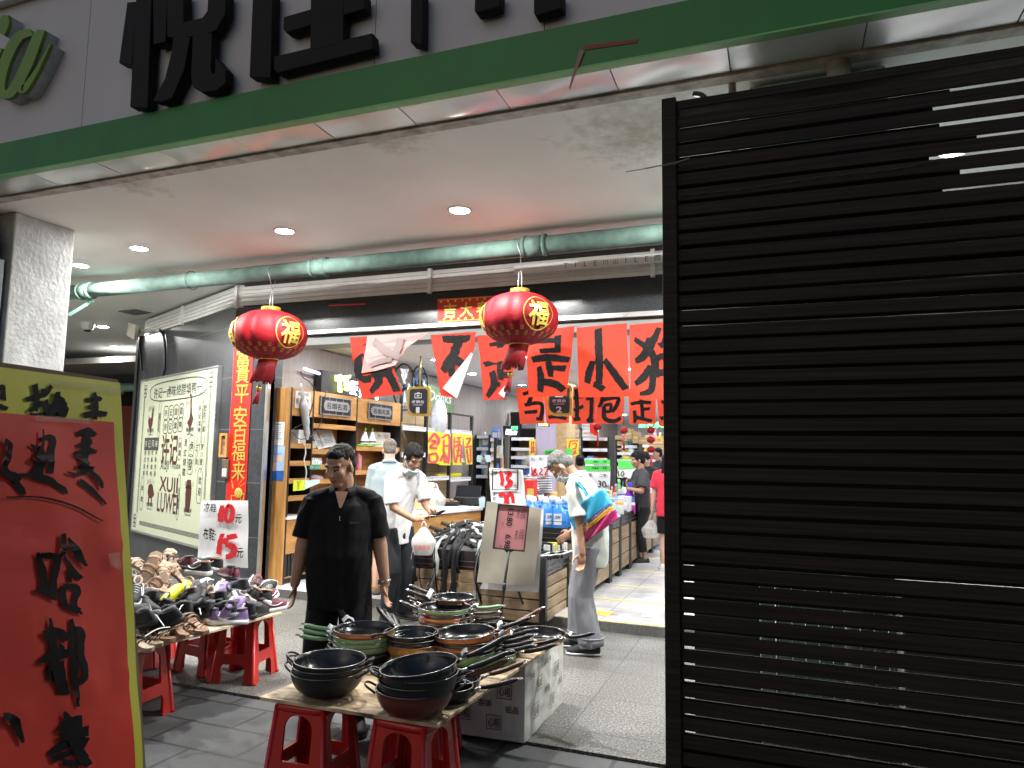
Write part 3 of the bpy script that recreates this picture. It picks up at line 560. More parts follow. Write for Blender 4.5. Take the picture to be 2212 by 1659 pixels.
# ================= lanterns =================
m_silk = mat('red lantern silk', (.22, .003, .008), .62, var=.2, vs=14, bump=.25, bs=50, stretch=(1, 1, 4), spec=.25)
m_tassel = mat('dark red tassel threads', (.3, .008, .015), .5, var=.35, vs=60, stretch=(6, 6, .3))
m_wood_gold = mat('gold lantern cap', (.55, .36, .06), .35, .7, var=.2, vs=30)
def lantern(x, z, r, label, az, lean):
    t = thing('red_lantern', label, 'lantern', (x, 5.85, z), 0, 'red lanterns hung from the drain pipe')
    hz = r*.66; NR = 9
    rings = []
    for i in range(25):
        a = math.pi*(i/24*.9+.05); rr = r*math.sin(a)**.82; zz = -hz*math.cos(a)
        rings.append([(rr*(1-.05*abs(math.cos(NR*th/2))**6)*math.cos(th), rr*(1-.05*abs(math.cos(NR*th/2))**6)*math.sin(th), zz) for th in [2*math.pi*j/160 for j in range(160)]])
    body = MB().loft(rings).build('silk_body', m_silk, t, world=False)
    # gold character disc wrapped on the silk
    def wrap(px, pz, azi, lf):
        th = azi+px/r; z = pz; zz = max(-.97, min(.97, -z/hz)); rr = r*max(.05, math.sin(math.acos(zz)))**.82+lf
        return (rr*math.cos(th), rr*math.sin(th), z)
    for azi in (az, az+rad(120), az-rad(112)):
        mb = MB()
        V, Fc, sz = glyph('福', .02, 3); k = r*.62/sz[1]
        mb.add([wrap(p[0]*k*.92, p[1]*k, azi, .012) for p in V], Fc)
        cr_ = [(r*.42*math.cos(q), r*.42*math.sin(q)) for q in [2*math.pi*i/40 for i in range(41)]]
        for a, b in zip(cr_, cr_[1:]): mb.add([wrap(a[0], a[1], azi, .008), wrap(b[0], b[1], azi, .008), wrap(b[0]*.95, b[1]*.95, azi, .008), wrap(a[0]*.95, a[1]*.95, azi, .008)], [(0, 1, 2, 3)])
        mb.build('gold_character', m_gold, t, world=False)
    mb = MB()
    for row, zz in ((0, -hz*.55), (1, -hz*.72)):
        for i in range(22):
            th = 2*math.pi*(i+.5*row)/22; s_ = r*.045
            for dx, dz in (((-s_, -s_), (s_, -s_*.6)), ((-s_, s_), (s_, s_*.6)), ((-s_, -s_), (-s_*.6, s_)), ((s_*.6, -s_), (s_, s_)), ((-s_*.3, -s_*.3), (s_*.3, s_*.3))):
                mb.add([wrap(a, zz+b, th, .006) for a, b in ((dx[0], dx[1]), (dz[0], dx[1]), (dz[0], dz[1]), (dx[0], dz[1]))], [(0, 1, 2, 3)])
    mb.build('gold_border_print', mat('dull gold print', (.34, .17, .03), .5, .3), t, world=False)
    MB().lathe([(.001, hz*.99+.045), (r*.25, hz*.99+.04), (r*.26, hz*.97), (r*.2, hz*.93)], 24).build('top_cap', m_wood_gold, t, world=False)
    MB().lathe([(r*.26, -hz*.95), (r*.27, -hz*1.0), (r*.2, -hz*1.04)], 24).build('bottom_ring', m_wood_gold, t, world=False)
    mb = MB(); n = 46
    for i in range(n):
        th = 2*math.pi*i/n; l = r*(.52+.12*random.random()); ox_ = lean*l
        mb.tube([(r*.22*math.cos(th), r*.22*math.sin(th), -hz*1.0), (r*.24*math.cos(th)+ox_*.5, r*.24*math.sin(th), -hz-l*.5), (r*.27*math.cos(th)+ox_, r*.27*math.sin(th), -hz-l)], .012, 4)
    mb.build('skirt_tassel', m_tassel, t, world=False)
    bx = lean*r*.75
    mb = MB(); mb.tube([(0, 0, -hz), (bx, 0, -hz-r*.72)], .004, 4); mb.ell((bx, 0, -hz-r*.76), (.028, .028, .03), 10); mb.build('tassel_bead', m_wood_gold, t, world=False)
    mb = MB()
    for i in range(16):
        th = 2*math.pi*i/16; mb.tube([(bx+.012*math.cos(th), .012*math.sin(th), -hz-r*.78), (bx+.026*math.cos(th)+lean*.1, .026*math.sin(th), -hz-r*(1.12+.1*random.random()))], .006, 4)
    mb.build('small_tassel', m_tassel, t, world=False)
    mb = MB(); zt = 3.475-z-.09
    for dx in (-.02, .02): mb.tube([(dx, 0, hz), (dx*.6, 0, hz+.2)], .006, 5)
    mb.tube([(0, 0, hz+.2), (0, .03, zt*.8), (-.03, .08, zt+.02), (0, .1, zt+.1), (.02, .02, zt+.17), (0, -.1, zt+.1), (.03, -.08, zt), (.01, 0, hz+.22)], .003, 4)
    mb.build('hanging_wire', mat('thin steel wire', (.3, .3, .3), .4, .6), t, world=False)
    return t
lantern(-4.91, 2.80, .385, 'red silk lantern hanging in front of the red couplet', rad(-18), -.35)
lantern(-2.16, 2.82, .352, 'red silk lantern hanging nearest the slatted screen', rad(-41), -.3)

# ================= red papers over the entrance =================
m_rp = paper_mat('orange red paper', (.44, .028, .010), (.8, .07, .02), .3)
m_back = mat('pinkish back of red paper', (.42, .23, .22), .7, var=.05)
m_backw = mat('pale back of red paper', (.46, .41, .41), .7, var=.05)
YP = 6.57
def pw(P, ph): x, z = P[0], P[2]; return np.array((0, -.018*math.sin(6*x+ph)*max(0, 2.85-z)/.5-.006*math.sin(13*z+ph), 0))
def rpaper(corners, Y, ph, label, grp, cr='6', strokes=(), flap=None, flapm=None, poly=None, wk=.248, name='hanging_paper'):
    Q = [oy(c(cr, *p), Y) for p in corners]
    t = thing(name, label, 'paper sign', (Q[0]+Q[1])/2, 0, grp)
    if poly:
        PP = [oy(c(cr, *p), Y) for p in poly]; mb = MB(); mb.prism([p+pw(p, ph) for p in PP], (0, .002, 0)); mb.build('red_sheet', m_rp, t)
    else:
        def fn(u, v): a = Q[0]+(Q[1]-Q[0])*u; b = Q[3]+(Q[2]-Q[3])*u; p = a+(b-a)*v; return p+pw(p, ph)
        MB().grid(fn, 12, 18).build('red_sheet', m_rp, t)
    mb = MB(); brush(mb, [[c(cr, x, y)+(w_*wk,) for x, y, w_ in s] for s in strokes], lambda p, lf: (lambda q: q+pw(q, ph)+np.array((0, -.003-lf, 0)))(oy(p, Y)), rough=.07, k=7)
    mb.build('ink_lettering', m_ink, t)
    if flap:
        PP = [oy(c(cr, *p), Y) for p in flap]; mb = MB(); mb.prism([p+np.array((0, -.03-.012*(i % 2), 0)) for i, p in enumerate(PP)], (0, .002, 0)); mb.build('folded_flap', flapm, t)
    return t
G1 = 'red papers hung across the entrance'
rpaper([(1055, 395), (1760, 350), (1520, 890), (1165, 935)], YP, .3, 'red paper with its upper corner folded forward, hung farthest from the slatted screen', G1, '5',
  [[(1125, 530, 60), (1130, 640, 76), (1140, 780, 60)], [(1090, 560, 60), (1190, 545, 50), (1205, 700, 60)], [(1140, 650, 44), (1210, 650, 44)], [(1130, 765, 60), (1250, 755, 66)], [(1250, 720, 60), (1430, 700, 70)], [(1310, 720, 80), (1310, 790, 70), (1240, 872, 40)], [(1400, 710, 70), (1440, 790, 66), (1470, 865, 60)], [(1195, 450, 8), (1165, 470, 8)]],
  flap=[(1220, 385), (1760, 360), (1660, 420), (1580, 480), (1530, 540), (1470, 640), (1420, 660), (1300, 690), (1170, 708), (1195, 590), (1212, 470)], flapm=m_back,
  poly=[(1055, 395), (1220, 385), (1215, 470), (1195, 700), (1440, 655), (1520, 890), (1350, 905), (1165, 935), (1105, 700), (1070, 560)])
mbx = MB(); brush(mbx, [[c('5', x, y)+(w_*.248,) for x, y, w_ in s] for s in [[(1265, 420, 60), (1380, 520, 66), (1490, 570, 50)], [(1500, 400, 60), (1460, 520, 60), (1400, 560, 50)], [(1230, 640, 40), (1330, 600, 44), (1420, 590, 40)]]], lambda p, lf: oy(p, YP-.055)+np.array((0, -lf, 0)))
o = mbx.build('show_through_ink', mat('ink showing through paper', (.2, .15, .145), .7)); o.parent = bpy.data.objects['hanging_paper']; o.matrix_parent_inverse = MW['hanging_paper'].inverted()
rpaper([(1760, 375), (2155, 345), (2150, 520), (1990, 930)], YP, 1.4, 'red paper with its lower corner curled back, left of the lantern nearest the screen'.replace('left of', 'next to'), G1, '5',
  [[(1865, 410, 60), (1980, 412, 66), (2105, 405, 62)], [(2010, 430, 70), (1960, 540, 90), (1870, 690, 60)], [(1945, 570, 66), (1950, 680, 62), (1950, 740, 50)], [(1960, 560, 60), (2030, 620, 70), (2080, 640, 50)]],
  flap=[(2125, 530), (2140, 545), (2000, 930), (1880, 840)], flapm=m_backw, poly=[(1760, 375), (2155, 345), (2145, 470), (2125, 540), (1885, 835), (2000, 932), (1850, 900), (1800, 620)])
rpaper([(170, 380), (600, 350), (440, 935), (220, 940)], YP, 2.2, 'red paper mostly behind the lantern nearest the screen', G1, '6',
  [[(230, 630, 44), (330, 605, 50), (430, 590, 44)], [(375, 400, 56), (372, 560, 66), (375, 760, 50)], [(300, 690, 56), (318, 800, 60), (255, 912, 40)], [(370, 720, 44), (440, 715, 40)], [(290, 800, 36), (370, 800, 40)], [(280, 460, 30), (420, 440, 44)]],
  flap=[(470, 760), (420, 925), (370, 885)], flapm=m_backw, poly=[(170, 380), (600, 350), (590, 500), (370, 885), (435, 932), (220, 940), (195, 560)])
rpaper([(590, 350), (1025, 295), (950, 900), (632, 918)], YP, 3.1, 'red paper just past the lantern nearest the screen', G1, '6',
  [[(655, 590, 56), (800, 570, 62), (975, 590, 50)], [(790, 600, 50), (810, 680, 56), (818, 740, 40)], [(830, 660, 44), (945, 665, 56)], [(715, 650, 40), (735, 750, 60), (730, 870, 50)], [(730, 780, 60), (850, 800, 66), (930, 855, 60)], [(720, 515, 40), (890, 505, 44)], [(880, 380, 60), (875, 520, 50)], [(700, 430, 40), (880, 420, 40)]])
rpaper([(1040, 310), (1478, 270), (1505, 912), (1058, 918)], YP, 4.0, 'red paper with three bold strokes, second from the slatted screen', G1, '6',
  [[(1230, 318, 62), (1235, 480, 70), (1240, 640, 66), (1240, 800, 60)], [(1190, 800, 50), (1285, 850, 56)], [(1185, 600, 50), (1150, 700, 66), (1135, 795, 56)], [(1285, 590, 50), (1380, 720, 64), (1475, 850, 60)]])
rpaper([(1500, 285), (1960, 245), (1960, 930), (1510, 935)], YP, 4.9, 'red paper partly cut off by the post of the slatted screen', G1, '6',
  [[(1760, 310, 44), (1700, 440, 66), (1620, 560, 70), (1550, 600, 44)], [(1545, 410, 40), (1620, 460, 50), (1700, 540, 62), (1720, 660, 62)], [(1670, 395, 44), (1650, 490, 50), (1600, 560, 40)], [(1690, 640, 60), (1620, 740, 66), (1550, 800, 44)], [(1700, 650, 56), (1700, 780, 60), (1680, 860, 56), (1590, 885, 30)], [(1760, 470, 56), (1830, 440, 40), (1900, 445, 60), (1900, 700, 60), (1860, 860, 50)], [(1720, 590, 60), (1800, 560, 50), (1830, 680, 60), (1740, 700, 60)], [(1730, 560, 50), (1740, 740, 40)], [(1840, 330, 50), (1800, 440, 44)]])
G2 = 'second row of red papers deep in the shop'
Y2 = 11.0
for k, (cs, st, lb) in enumerate((([(512, 838), (750, 830), (758, 1145), (553, 1150)], [[(575, 890, 30), (650, 880, 36), (620, 990, 40)], [(590, 985, 30), (735, 975, 34), (725, 1120, 36)], [(590, 1050, 30), (700, 1040, 34)], [(690, 1100, 28), (740, 1115, 24)]], 'red paper at the end of the second row nearest the cabinet'),
    ([(745, 835), (995, 830), (975, 1140), (775, 1150)], [[(790, 1090, 30), (870, 1085, 34), (955, 1105, 30)], [(870, 900, 30), (865, 1080, 34)], [(870, 990, 30), (940, 985, 30)]], 'red paper of the second row behind the second cashier sign'),
    ([(995, 825), (1210, 830), (1205, 1145), (1000, 1150)], [[(1005, 925, 30), (1100, 905, 34)], [(1035, 845, 34), (1045, 1000, 36), (1045, 1110, 34)], [(1015, 1030, 30), (1100, 995, 30)], [(1120, 930, 34), (1190, 920, 30)], [(1170, 930, 36), (1165, 1080, 36), (1140, 1120, 36), (1185, 1120, 30)], [(1015, 1110, 34), (1075, 1105, 30)]], 'red paper of the second row just past the second cashier sign'),
    ([(1205, 830), (1452, 830), (1445, 1145), (1215, 1150)], [[(1270, 900, 36), (1255, 970, 36), (1230, 1000, 24)], [(1270, 940, 36), (1400, 920, 36), (1385, 1000, 36), (1350, 1045, 28)], [(1280, 990, 30), (1340, 980, 30), (1335, 1040, 28)], [(1290, 1045, 28), (1345, 1040, 26)], [(1280, 990, 36), (1290, 1100, 40), (1370, 1125, 36), (1430, 1095, 30)]], 'red paper of the second row under the three stroke paper'),
    ([(1490, 840), (1730, 835), (1730, 1150), (1500, 1150)], [[(1510, 975, 30), (1600, 960, 34), (1690, 965, 30)], [(1600, 930, 30), (1610, 1010, 34), (1615, 1100, 34)], [(1540, 1030, 30), (1550, 1100, 34), (1540, 1140, 24)], [(1560, 1090, 34), (1700, 1125, 30)], [(1620, 1020, 28), (1680, 1015, 28)]], 'red paper of the second row nearest the slatted screen'),
    ([(1735, 840), (1980, 835), (1980, 1170), (1760, 1165)], [[(1780, 960, 30), (1900, 950, 34)], [(1770, 1100, 34), (1900, 1090, 34)]], 'red paper of the second row cut off by the slatted screen'))):
    rpaper(cs, Y2, k*1.3, lb, G2, '6', st)
tag(MB().tube([(-4.3, 11.02, 2.75), (-1.0, 11.02, 2.72)], .004, 5).build('paper_line', m_wire), 'thin line carrying the second row of red papers', 'line')
# ================= shop lights =================
def sc_at(P): return float(np.dot(np.array(P)-CAM, FW))/F
def ytext(mb, s, p, Y, hpx, wpx=None, mi=0, lf=.003, **kw):
    P = oy(p, Y)+np.array((0, -lf, 0)); k = sc_at(P); text(mb, s, P, (1, 0, 0), (0, 0, 1), hpx*k, wpx*k if wpx else None, mi, **kw)
def xtext(mb, s, p, X, hpx, wm=None, mi=0, lf=.003, **kw):
    P = ox(p, X)+np.array((lf, 0, 0)); k = sc_at(P); text(mb, s, P, (0, 1, 0), (0, 0, 1), hpx*k, wm, mi, **kw)
def ybrush(mb, S, Y, cr, wk, mi=0, lf=.003, **kw):
    brush(mb, [[c(cr, x, y)+(w_*wk,) for x, y, w_ in s] for s in S], lambda p, l: oy(p, Y)+np.array((0, -lf-l, 0)), mi, **kw)
def xbrush(mb, S, X, cr, wk, mi=0, lf=.003, **kw):
    brush(mb, [[c(cr, x, y)+(w_*wk,) for x, y, w_ in s] for s in S], lambda p, l: ox(p, X)+np.array((lf+l, 0, 0)), mi, **kw)
nl = 0
for j, y in enumerate((7.6, 9.4, 11.2, 13.2, 15.4, 17.8, 20.4, 23.2)):
    for i, x in enumerate((-5.0, -3.6, -2.2, -.8, .8)):
        if y > 12 and i > 3: continue
        downlight(x+.2*(j % 2), y, 3.02, .085, m_lens2, 'lit round downlight in the white shop ceiling', 'downlights in the shop ceiling', 'shop_downlight'); nl += 1
# ================= tobacco cabinet along the side wall =================
m_oak = wood('honey oak laminate', (.3, .135, .035), (.52, .27, .085), (3, 3, .35), .35, 4)
m_oakx = wood('honey oak laminate lengthways', (.3, .135, .035), (.52, .27, .085), (3, .35, 3), .35, 4)
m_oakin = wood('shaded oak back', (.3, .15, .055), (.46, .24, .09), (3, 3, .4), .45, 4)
XC = -5.35
cab = thing('display_cabinet', 'tall oak tobacco and wine cabinet with open shelves along the shop wall', 'cabinet', (XC, 7.0, .09))
UY = [6.80, 7.22, 8.18, 9.37]; ZT = 2.355
MB().bb(XC-.5, XC, 6.765, 6.80, .09, ZT).build('side_panel', m_oak, cab, bevel=.003)
for y in UY: MB().bb(XC-.5, XC+.004, y+.001, y+.022, .09, ZT+.004).build('divider', m_black, cab)
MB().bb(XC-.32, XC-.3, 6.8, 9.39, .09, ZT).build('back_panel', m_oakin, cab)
MB().bb(XC-.48, XC, 6.825, 9.37, ZT-.02, ZT).build('top_board', m_oakx, cab)
hz = [ox(c('s7', *p), XC)[2] for p in ((140, 515), (600, 550), (1080, 610))]
for i in range(3):
    MB().bb(XC-.02, XC-.001, UY[i]+.024, UY[i+1]-.001, hz[i], ZT-.022).build('header_panel', m_oakx, cab, bevel=.002)
for i, ys in enumerate((((230, 845), (230, 1035), (230, 1225), (230, 1410)), ((600, 640), (600, 912), (600, 1075), (600, 1225)), ((1080, 880), (1080, 1130), (1080, 1300)))):
    for p in ys:
        z = ox(c('s7', *p), XC)[2]; y0, y1 = UY[i]+.024, UY[i+1]-.001
        MB().bb(XC-.298, XC-.02, y0, y1, z, z+.018).build('shelf', m_oakx, cab); MB().bb(XC-.019, XC-.002, y0, y1, z-.03, z+.03).build('shelf_lip', m_oakx, cab, bevel=.002)
zw = ox(c('p8', 140, 700), XC)[2]; zl = ox(c('p8', 140, 985), XC)[2]; zb_ = ox(c('p8', 130, 1178), XC)[2]
MB().bb(XC-.478, XC+.03, 6.80, 9.37, zw-.012, zw+.018).build('worktop', m_white, cab, bevel=.003)
for i in range(3):
    y0, y1 = UY[i]+.024, UY[i+1]-.001
    MB().bb(XC-.02, XC, y0, y1, zl, zw-.014).build('drawer_front', m_oakx, cab, bevel=.003)
    mb = MB(); n = int((y1-y0)/.055)
    for k in range(n): mb.bb(XC-.03, XC-.006, y0+.01+k*.055, y0+.045+k*.055, zb_, zl-.002)
    mb.build('dark_louvre', m_black, cab); MB().bb(XC-.02, XC, y0, y1, .17, zb_-.002).build('base_panel', m_oakx, cab, bevel=.003)
MB().bb(XC-.45, XC-.03, 6.8, 9.37, .09, .168).build('kick_plate', m_black, cab)
m_plate = mat('grey plaque plate', (.2, .19, .19), .55, var=.1)
for q, ins in ((((440, 295), (775, 345), (770, 540), (437, 500)), ((455, 355), (760, 400), (755, 500), (455, 470))), (((965, 370), (1225, 410), (1220, 580), (958, 545)), ((975, 430), (1210, 465), (1205, 545), (970, 515)))):
    A = [ox(c('s7', *p), XC) for p in q]; y0, y1 = A[0][1], A[1][1]; z1 = A[0][2]; z0 = A[3][2]
    pq = MB().bb(XC+.001, XC+.012, y0, y1, z0, z1).build('fretwork_plaque', m_black, cab)
    mb = MB(); d = .012; X1 = XC+.0125
    mb.bb(X1, X1+.008, y0, y1, z0, z0+d); mb.bb(X1, X1+.008, y0, y1, z1-d, z1); mb.bb(X1, X1+.008, y0, y0+d, z0+d, z1-d); mb.bb(X1, X1+.008, y1-d, y1, z0+d, z1-d)
    for t in (.28, .5, .72): yy = y0+(y1-y0)*t; mb.bb(X1, X1+.006, yy-.004, yy+.004, z0+d, z1-d)
    mb.bb(X1, X1+.006, y0+d, y1-d, (z0+z1)/2-.004, (z0+z1)/2+.004); mb.build('plaque_frame', m_plate, pq, world=True)
    w_, h_ = (y1-y0)*.42, (z1-z0)*.27; yc, zc = (y0+y1)/2, (z0+z1)/2; P8 = [(-1, -.6), (-.9, -.6), (-.88, -1), (.88, -1), (.9, -.6), (1, -.6), (1, .6), (.9, .6), (.88, 1), (-.88, 1), (-.9, .6), (-1, .6)]
    MB().prism([(X1+.007, yc+a*w_, zc+b*h_) for a, b in P8], (.006, 0, 0)).build('name_plate', m_plate, pq)
    mb = MB(); text(mb, '名烟名酒', (X1+.0145, yc, zc), (0, 1, 0), (0, 0, 1), h_*1.25, w_*1.6, bold=.008); mb.build('plaque_lettering', m_ink, pq)
# papers on the cabinet side and front
YS = 6.762
def sheetY(name, poly, cr, Y, m, label, cat, texts=(), tm=None, strokes=(), wk=.25, t=.002, grp=None, bands=()):
    o = MB().prism([oy(c(cr, *p), Y) for p in poly], (0, t, 0)).build(name, m); tag(o, label, cat, grp)
    for i, (bp_, bm) in enumerate(bands): MB().prism([oy(c(cr, *p), Y)+np.array((0, -.001*(i+1), 0)) for p in bp_], (0, .0008, 0)).build('colour_panel', bm, o)
    for s_, p, h, w_, mm in texts:
        mb = MB(); ytext(mb, s_, c(cr, *p), Y, h*wk, w_*wk if w_ else None, lf=.008); mb.build('lettering', mm, o)
    for S, mm in strokes:
        mb = MB(); ybrush(mb, S, Y, cr, wk, lf=.008); mb.build('brush_lettering', mm, o)
    return o
m_paper = mat('white paper', (.72, .72, .73), .7, var=.03, vs=3, bump=.06, bs=10)
m_type = mat('grey printed text', (.2, .2, .22), .7)
m_redink = mat('red marker ink', (.55, .012, .02), .5, var=.2, vs=20)
m_blue = mat('poster blue', (.03, .12, .45), .4, var=.25, vs=6)
m_sky = mat('poster pale blue', (.35, .5, .72), .4, var=.2, vs=5)
m_flesh = mat('poster pale pink', (.7, .48, .4), .4, var=.15, vs=9)
sheetY('licence_sheet', [(358, 1130), (490, 1133), (478, 1338), (343, 1330)], '5', YS, m_paper, 'white printed licence sheet taped on the cabinet side panel', 'paper',
       [('━━━━━━', (424, 1150), 10, 90, m_type)]+[('一一一一一一一一', (420, 1175+i*17), 5, 108-(i % 3)*18, m_type) for i in range(7)]+[('◯', (452, 1300), 26, 26, mat('pink seal ink', (.6, .2, .3), .6))])
sheetY('safety_poster', [(328, 1340), (492, 1342), (475, 1645), (310, 1638)], '5', YS, m_sky, 'blue and white poster below the licence sheet on the cabinet', 'poster',
       [('企业服务食品安全示范', (408, 1408), 16, 130, m_blue)], bands=[([(315, 1560), (482, 1555), (475, 1645), (310, 1638)], m_blue), ([(322, 1450), (480, 1425), (470, 1470), (325, 1475)], m_flesh), ([(400, 1460), (430, 1545), (395, 1560), (370, 1540)], m_flesh)])
# glass door leaf and frame at the couplet
gd = thing('glass_door', 'open glass door leaf with bright metal edge beside the couplet', 'door', (-5.5, 6.66, .09))
m_glass = mat('clear glass', (.9, .95, .93), .02, var=0, trans=1., spec=.6)
xg = oy((566, 1000), 6.70)[0]
MB().bb(xg-.02, xg+.02, 6.68, 6.72, .02, 2.8).build('door_stile', m_alu, gd, bevel=.004)
MB().bb(-5.56, xg-.021, 6.695, 6.703, .12, 2.78).build('glass_pane', m_glass, gd)
MB().bb(-5.56, -5.53, 6.60, 6.72, .02, 2.8).build('door_jamb', m_alu, gd, bevel=.004)
ps = MB().prism([oy(c('s6', *p), 6.69) for p in ((985, 1345), (1037, 1343), (1037, 1365), (985, 1368))], (0, .003, 0)).build('push_sticker', m_redink, gd)
# ================= racks beyond the cabinet =================
m_rackwood = wood('pale rack board', (.36, .24, .12), (.5, .36, .2), (1, .4, 3), .5, 3)
m_strip = mat('white price strip', (.68, .68, .72), .4, var=.05)
rk = thing('wall_rack', 'black framed rack with pale wood back and white price strips past the cabinet', 'rack', (XC, 10.7, .09))
RY = [9.42, 10.24, 11.13, 12.06]
for y in RY[1:]: MB().bb(XC-.05, XC, y-.025, y+.025, .09, 2.33).build('rack_post', m_black, rk)
MB().bb(XC-.48, XC-.46, 9.4, 12.1, .09, 2.3).build('back_board', m_rackwood, rk)
mb = MB()
for y in (9.83, 10.68, 11.6): mb.bb(XC-.459, XC-.457, y-.004, y+.004, .2, 2.3)
for z in (.9, 1.3, 1.7, 2.1): mb.bb(XC-.459, XC-.457, 9.4, 12.1, z-.003, z+.003)
mb.build('board_joint', m_dark, rk)
MB().bb(XC-.03, XC, 11.15, 12.06, 2.30, 2.33).build('top_bar', m_black, rk); MB().bb(XC-.46, XC-.02, 11.13, 11.16, 2.3, 2.33).build('top_bar', m_black, rk)
m_tooth = mat('grey price strip slots', (.3, .3, .33), .5)
def lip(y0, y1, z):
    MB().bb(XC-.455, XC-.03, y0, y1, z-.012, z).build('rack_shelf', m_strip, rk)
    s_ = MB().bb(XC-.028, XC-.002, y0, y1, z-.04, z+.03).build('price_strip', m_strip, rk, bevel=.002)
    mb = MB(); n = int((y1-y0)/.045)
    for k in range(n): mb.bb(XC-.0015, XC, y0+.02+k*.045, y0+.04+k*.045, z-.005, z+.025)
    mb.build('strip_slot', m_tooth, s_)
for i, zs in enumerate((((1460, 652), (1460, 940), (1560, 1190)), ((1750, 680), (1750, 1000), (1740, 1195)), ((1970, 690), (1980, 1000), (1980, 1205)))):
    for p in zs: lip(RY[i]+.03, RY[i+1]-.027, ox(c('s7', *p), XC)[2])
m_ypaper = mat('lemon yellow paper', (.72, .66, .03), .6, var=.05, vs=3, bump=.1, bs=8)
m_pink = mat('pink red marker', (.62, .06, .09), .6, var=.15, vs=20)
YL_ = 'yellow posters hung along the rack'
for q, S, lb in (([(1620, 688), (1762, 690), (1740, 1040), (1618, 1035)], [[(1690, 705, 26), (1640, 770, 30), (1622, 800, 20)], [(1690, 710, 26), (1735, 780, 36), (1715, 840, 24)], [(1650, 790, 26), (1700, 800, 26), (1640, 860, 26), (1720, 870, 24)], [(1630, 930, 24), (1640, 1020, 24), (1715, 1005, 24), (1705, 930, 24), (1640, 940, 20)]], 'yellow poster with pink brush writing, first from the cabinet'),
      ([(1766, 700), (1866, 715), (1862, 1058), (1736, 1052)], [[(1770, 760, 20), (1850, 740, 24), (1840, 1040, 24)], [(1790, 780, 20), (1790, 900, 22), (1800, 1030, 22)], [(1790, 850, 20), (1845, 840, 20)], [(1800, 910, 20), (1750, 1010, 26)], [(1800, 930, 20), (1835, 1000, 22)], [(1790, 1020, 22), (1840, 1015, 22)]], 'yellow poster with pink brush writing, second from the cabinet'),
      ([(1885, 715), (1995, 712), (1985, 1055), (1885, 1052)], [[(1905, 750, 18), (1900, 900, 20), (1910, 1020, 20)], [(1930, 760, 18), (1980, 750, 18)], [(1955, 750, 18), (1950, 870, 20), (1920, 1030, 20)], [(1900, 860, 18), (1975, 840, 20), (1970, 1030, 20)], [(1925, 900, 18), (1965, 890, 18)], [(1930, 960, 18), (1965, 950, 18)], [(1900, 800, 16), (1975, 800, 16)]], 'yellow poster with pink brush writing, third from the cabinet'),
      ([(2000, 720), (2100, 725), (2100, 1045), (2035, 1050)], [[(2030, 770, 18), (2080, 765, 20), (2040, 840, 20)], [(2020, 860, 20), (2095, 850, 20)], [(2040, 880, 20), (2060, 1030, 20)], [(2080, 870, 20), (2085, 1010, 20)], [(2055, 1030, 18), (2085, 1010, 18)]], 'yellow poster with pink brush writing, farthest from the cabinet')):
    o = MB().prism([ox(c('s7', *p), XC+.03) for p in q], (.002, 0, 0)).build('yellow_poster', m_ypaper); tag(o, lb, 'poster', YL_)
    mb = MB(); xbrush(mb, S, XC+.034, 's7', .198); mb.build('pink_lettering', m_pink, o)
# things on the cabinet and racks
def on_x(cr, x, y, X): return ox(c(cr, x, y), X)
def xbox(name, cr, x0, y0, x1, y1, X, dx, m, label, cat, grp=None, bev=.004):
    a, b = ox(c(cr, x0, y1), X), ox(c(cr, x1, y1), X); z1 = ox(c(cr, x0, y0), X)[2]
    return tag(MB().bb(X-dx, X, a[1], b[1], (a[2]+b[2])/2-.004, z1).build(name, m, bevel=bev), label, cat, grp)
o = xbox('router_box', 's7', 205, 668, 305, 830, XC-.08, .2, m_white, 'white boxy router unit on the top open shelf of the cabinet', 'router')
o = xbox('lamp_carton', 's7', 1010, 690, 1205, 862, XC-.12, .2, mat('pale carton', (.55, .56, .52), .6), 'grey white printed carton behind the green hooked bulbs', 'carton')
mb = MB(); xtext(mb, '灯灯', c('s7', 1165, 745), XC-.118, 9); xtext(mb, '充电', c('s7', 1085, 735), XC-.118, 5); mb.build('carton_print', m_redink, o)
m_lime = mat('lime plastic', (.25, .6, .05), .4)
for x, lb in ((925, 'white rechargeable bulb with lime hook nearer the entrance'), (1003, 'white rechargeable bulb with lime hook beside the carton')):
    P = on_x('s7', x, 825, XC-.06); t = thing('hook_bulb', lb, 'bulb', P, 0, 'rechargeable bulbs on the cabinet shelf')
    MB().lathe([(.06, 0), (.065, .02), (.06, .05), (.045, .1), (.03, .14), (.02, .17), (.001, .175)], 16).build('bulb_body', m_white, t, world=False)
    MB().tube([(0, 0, .17), (0, 0, .2), (0, .02, .225), (0, .03, .2), (0, .02, .19)], .009, 6).build('hook', m_lime, t, world=False)
    MB().lathe([(.066, .02), (.066, .04)], 16).build('band', m_black, t, world=False)
tag(MB().tube([on_x('s7', x, y, XC-.05) for x, y in ((850, 835), (930, 842), (1010, 838), (1060, 825), (1110, 832))], [.02, .03, .035, .03, .015], 8, flat=.5).build('lime_bag', m_lime), 'lime green plastic bag crumpled under the hooked bulbs', 'bag')
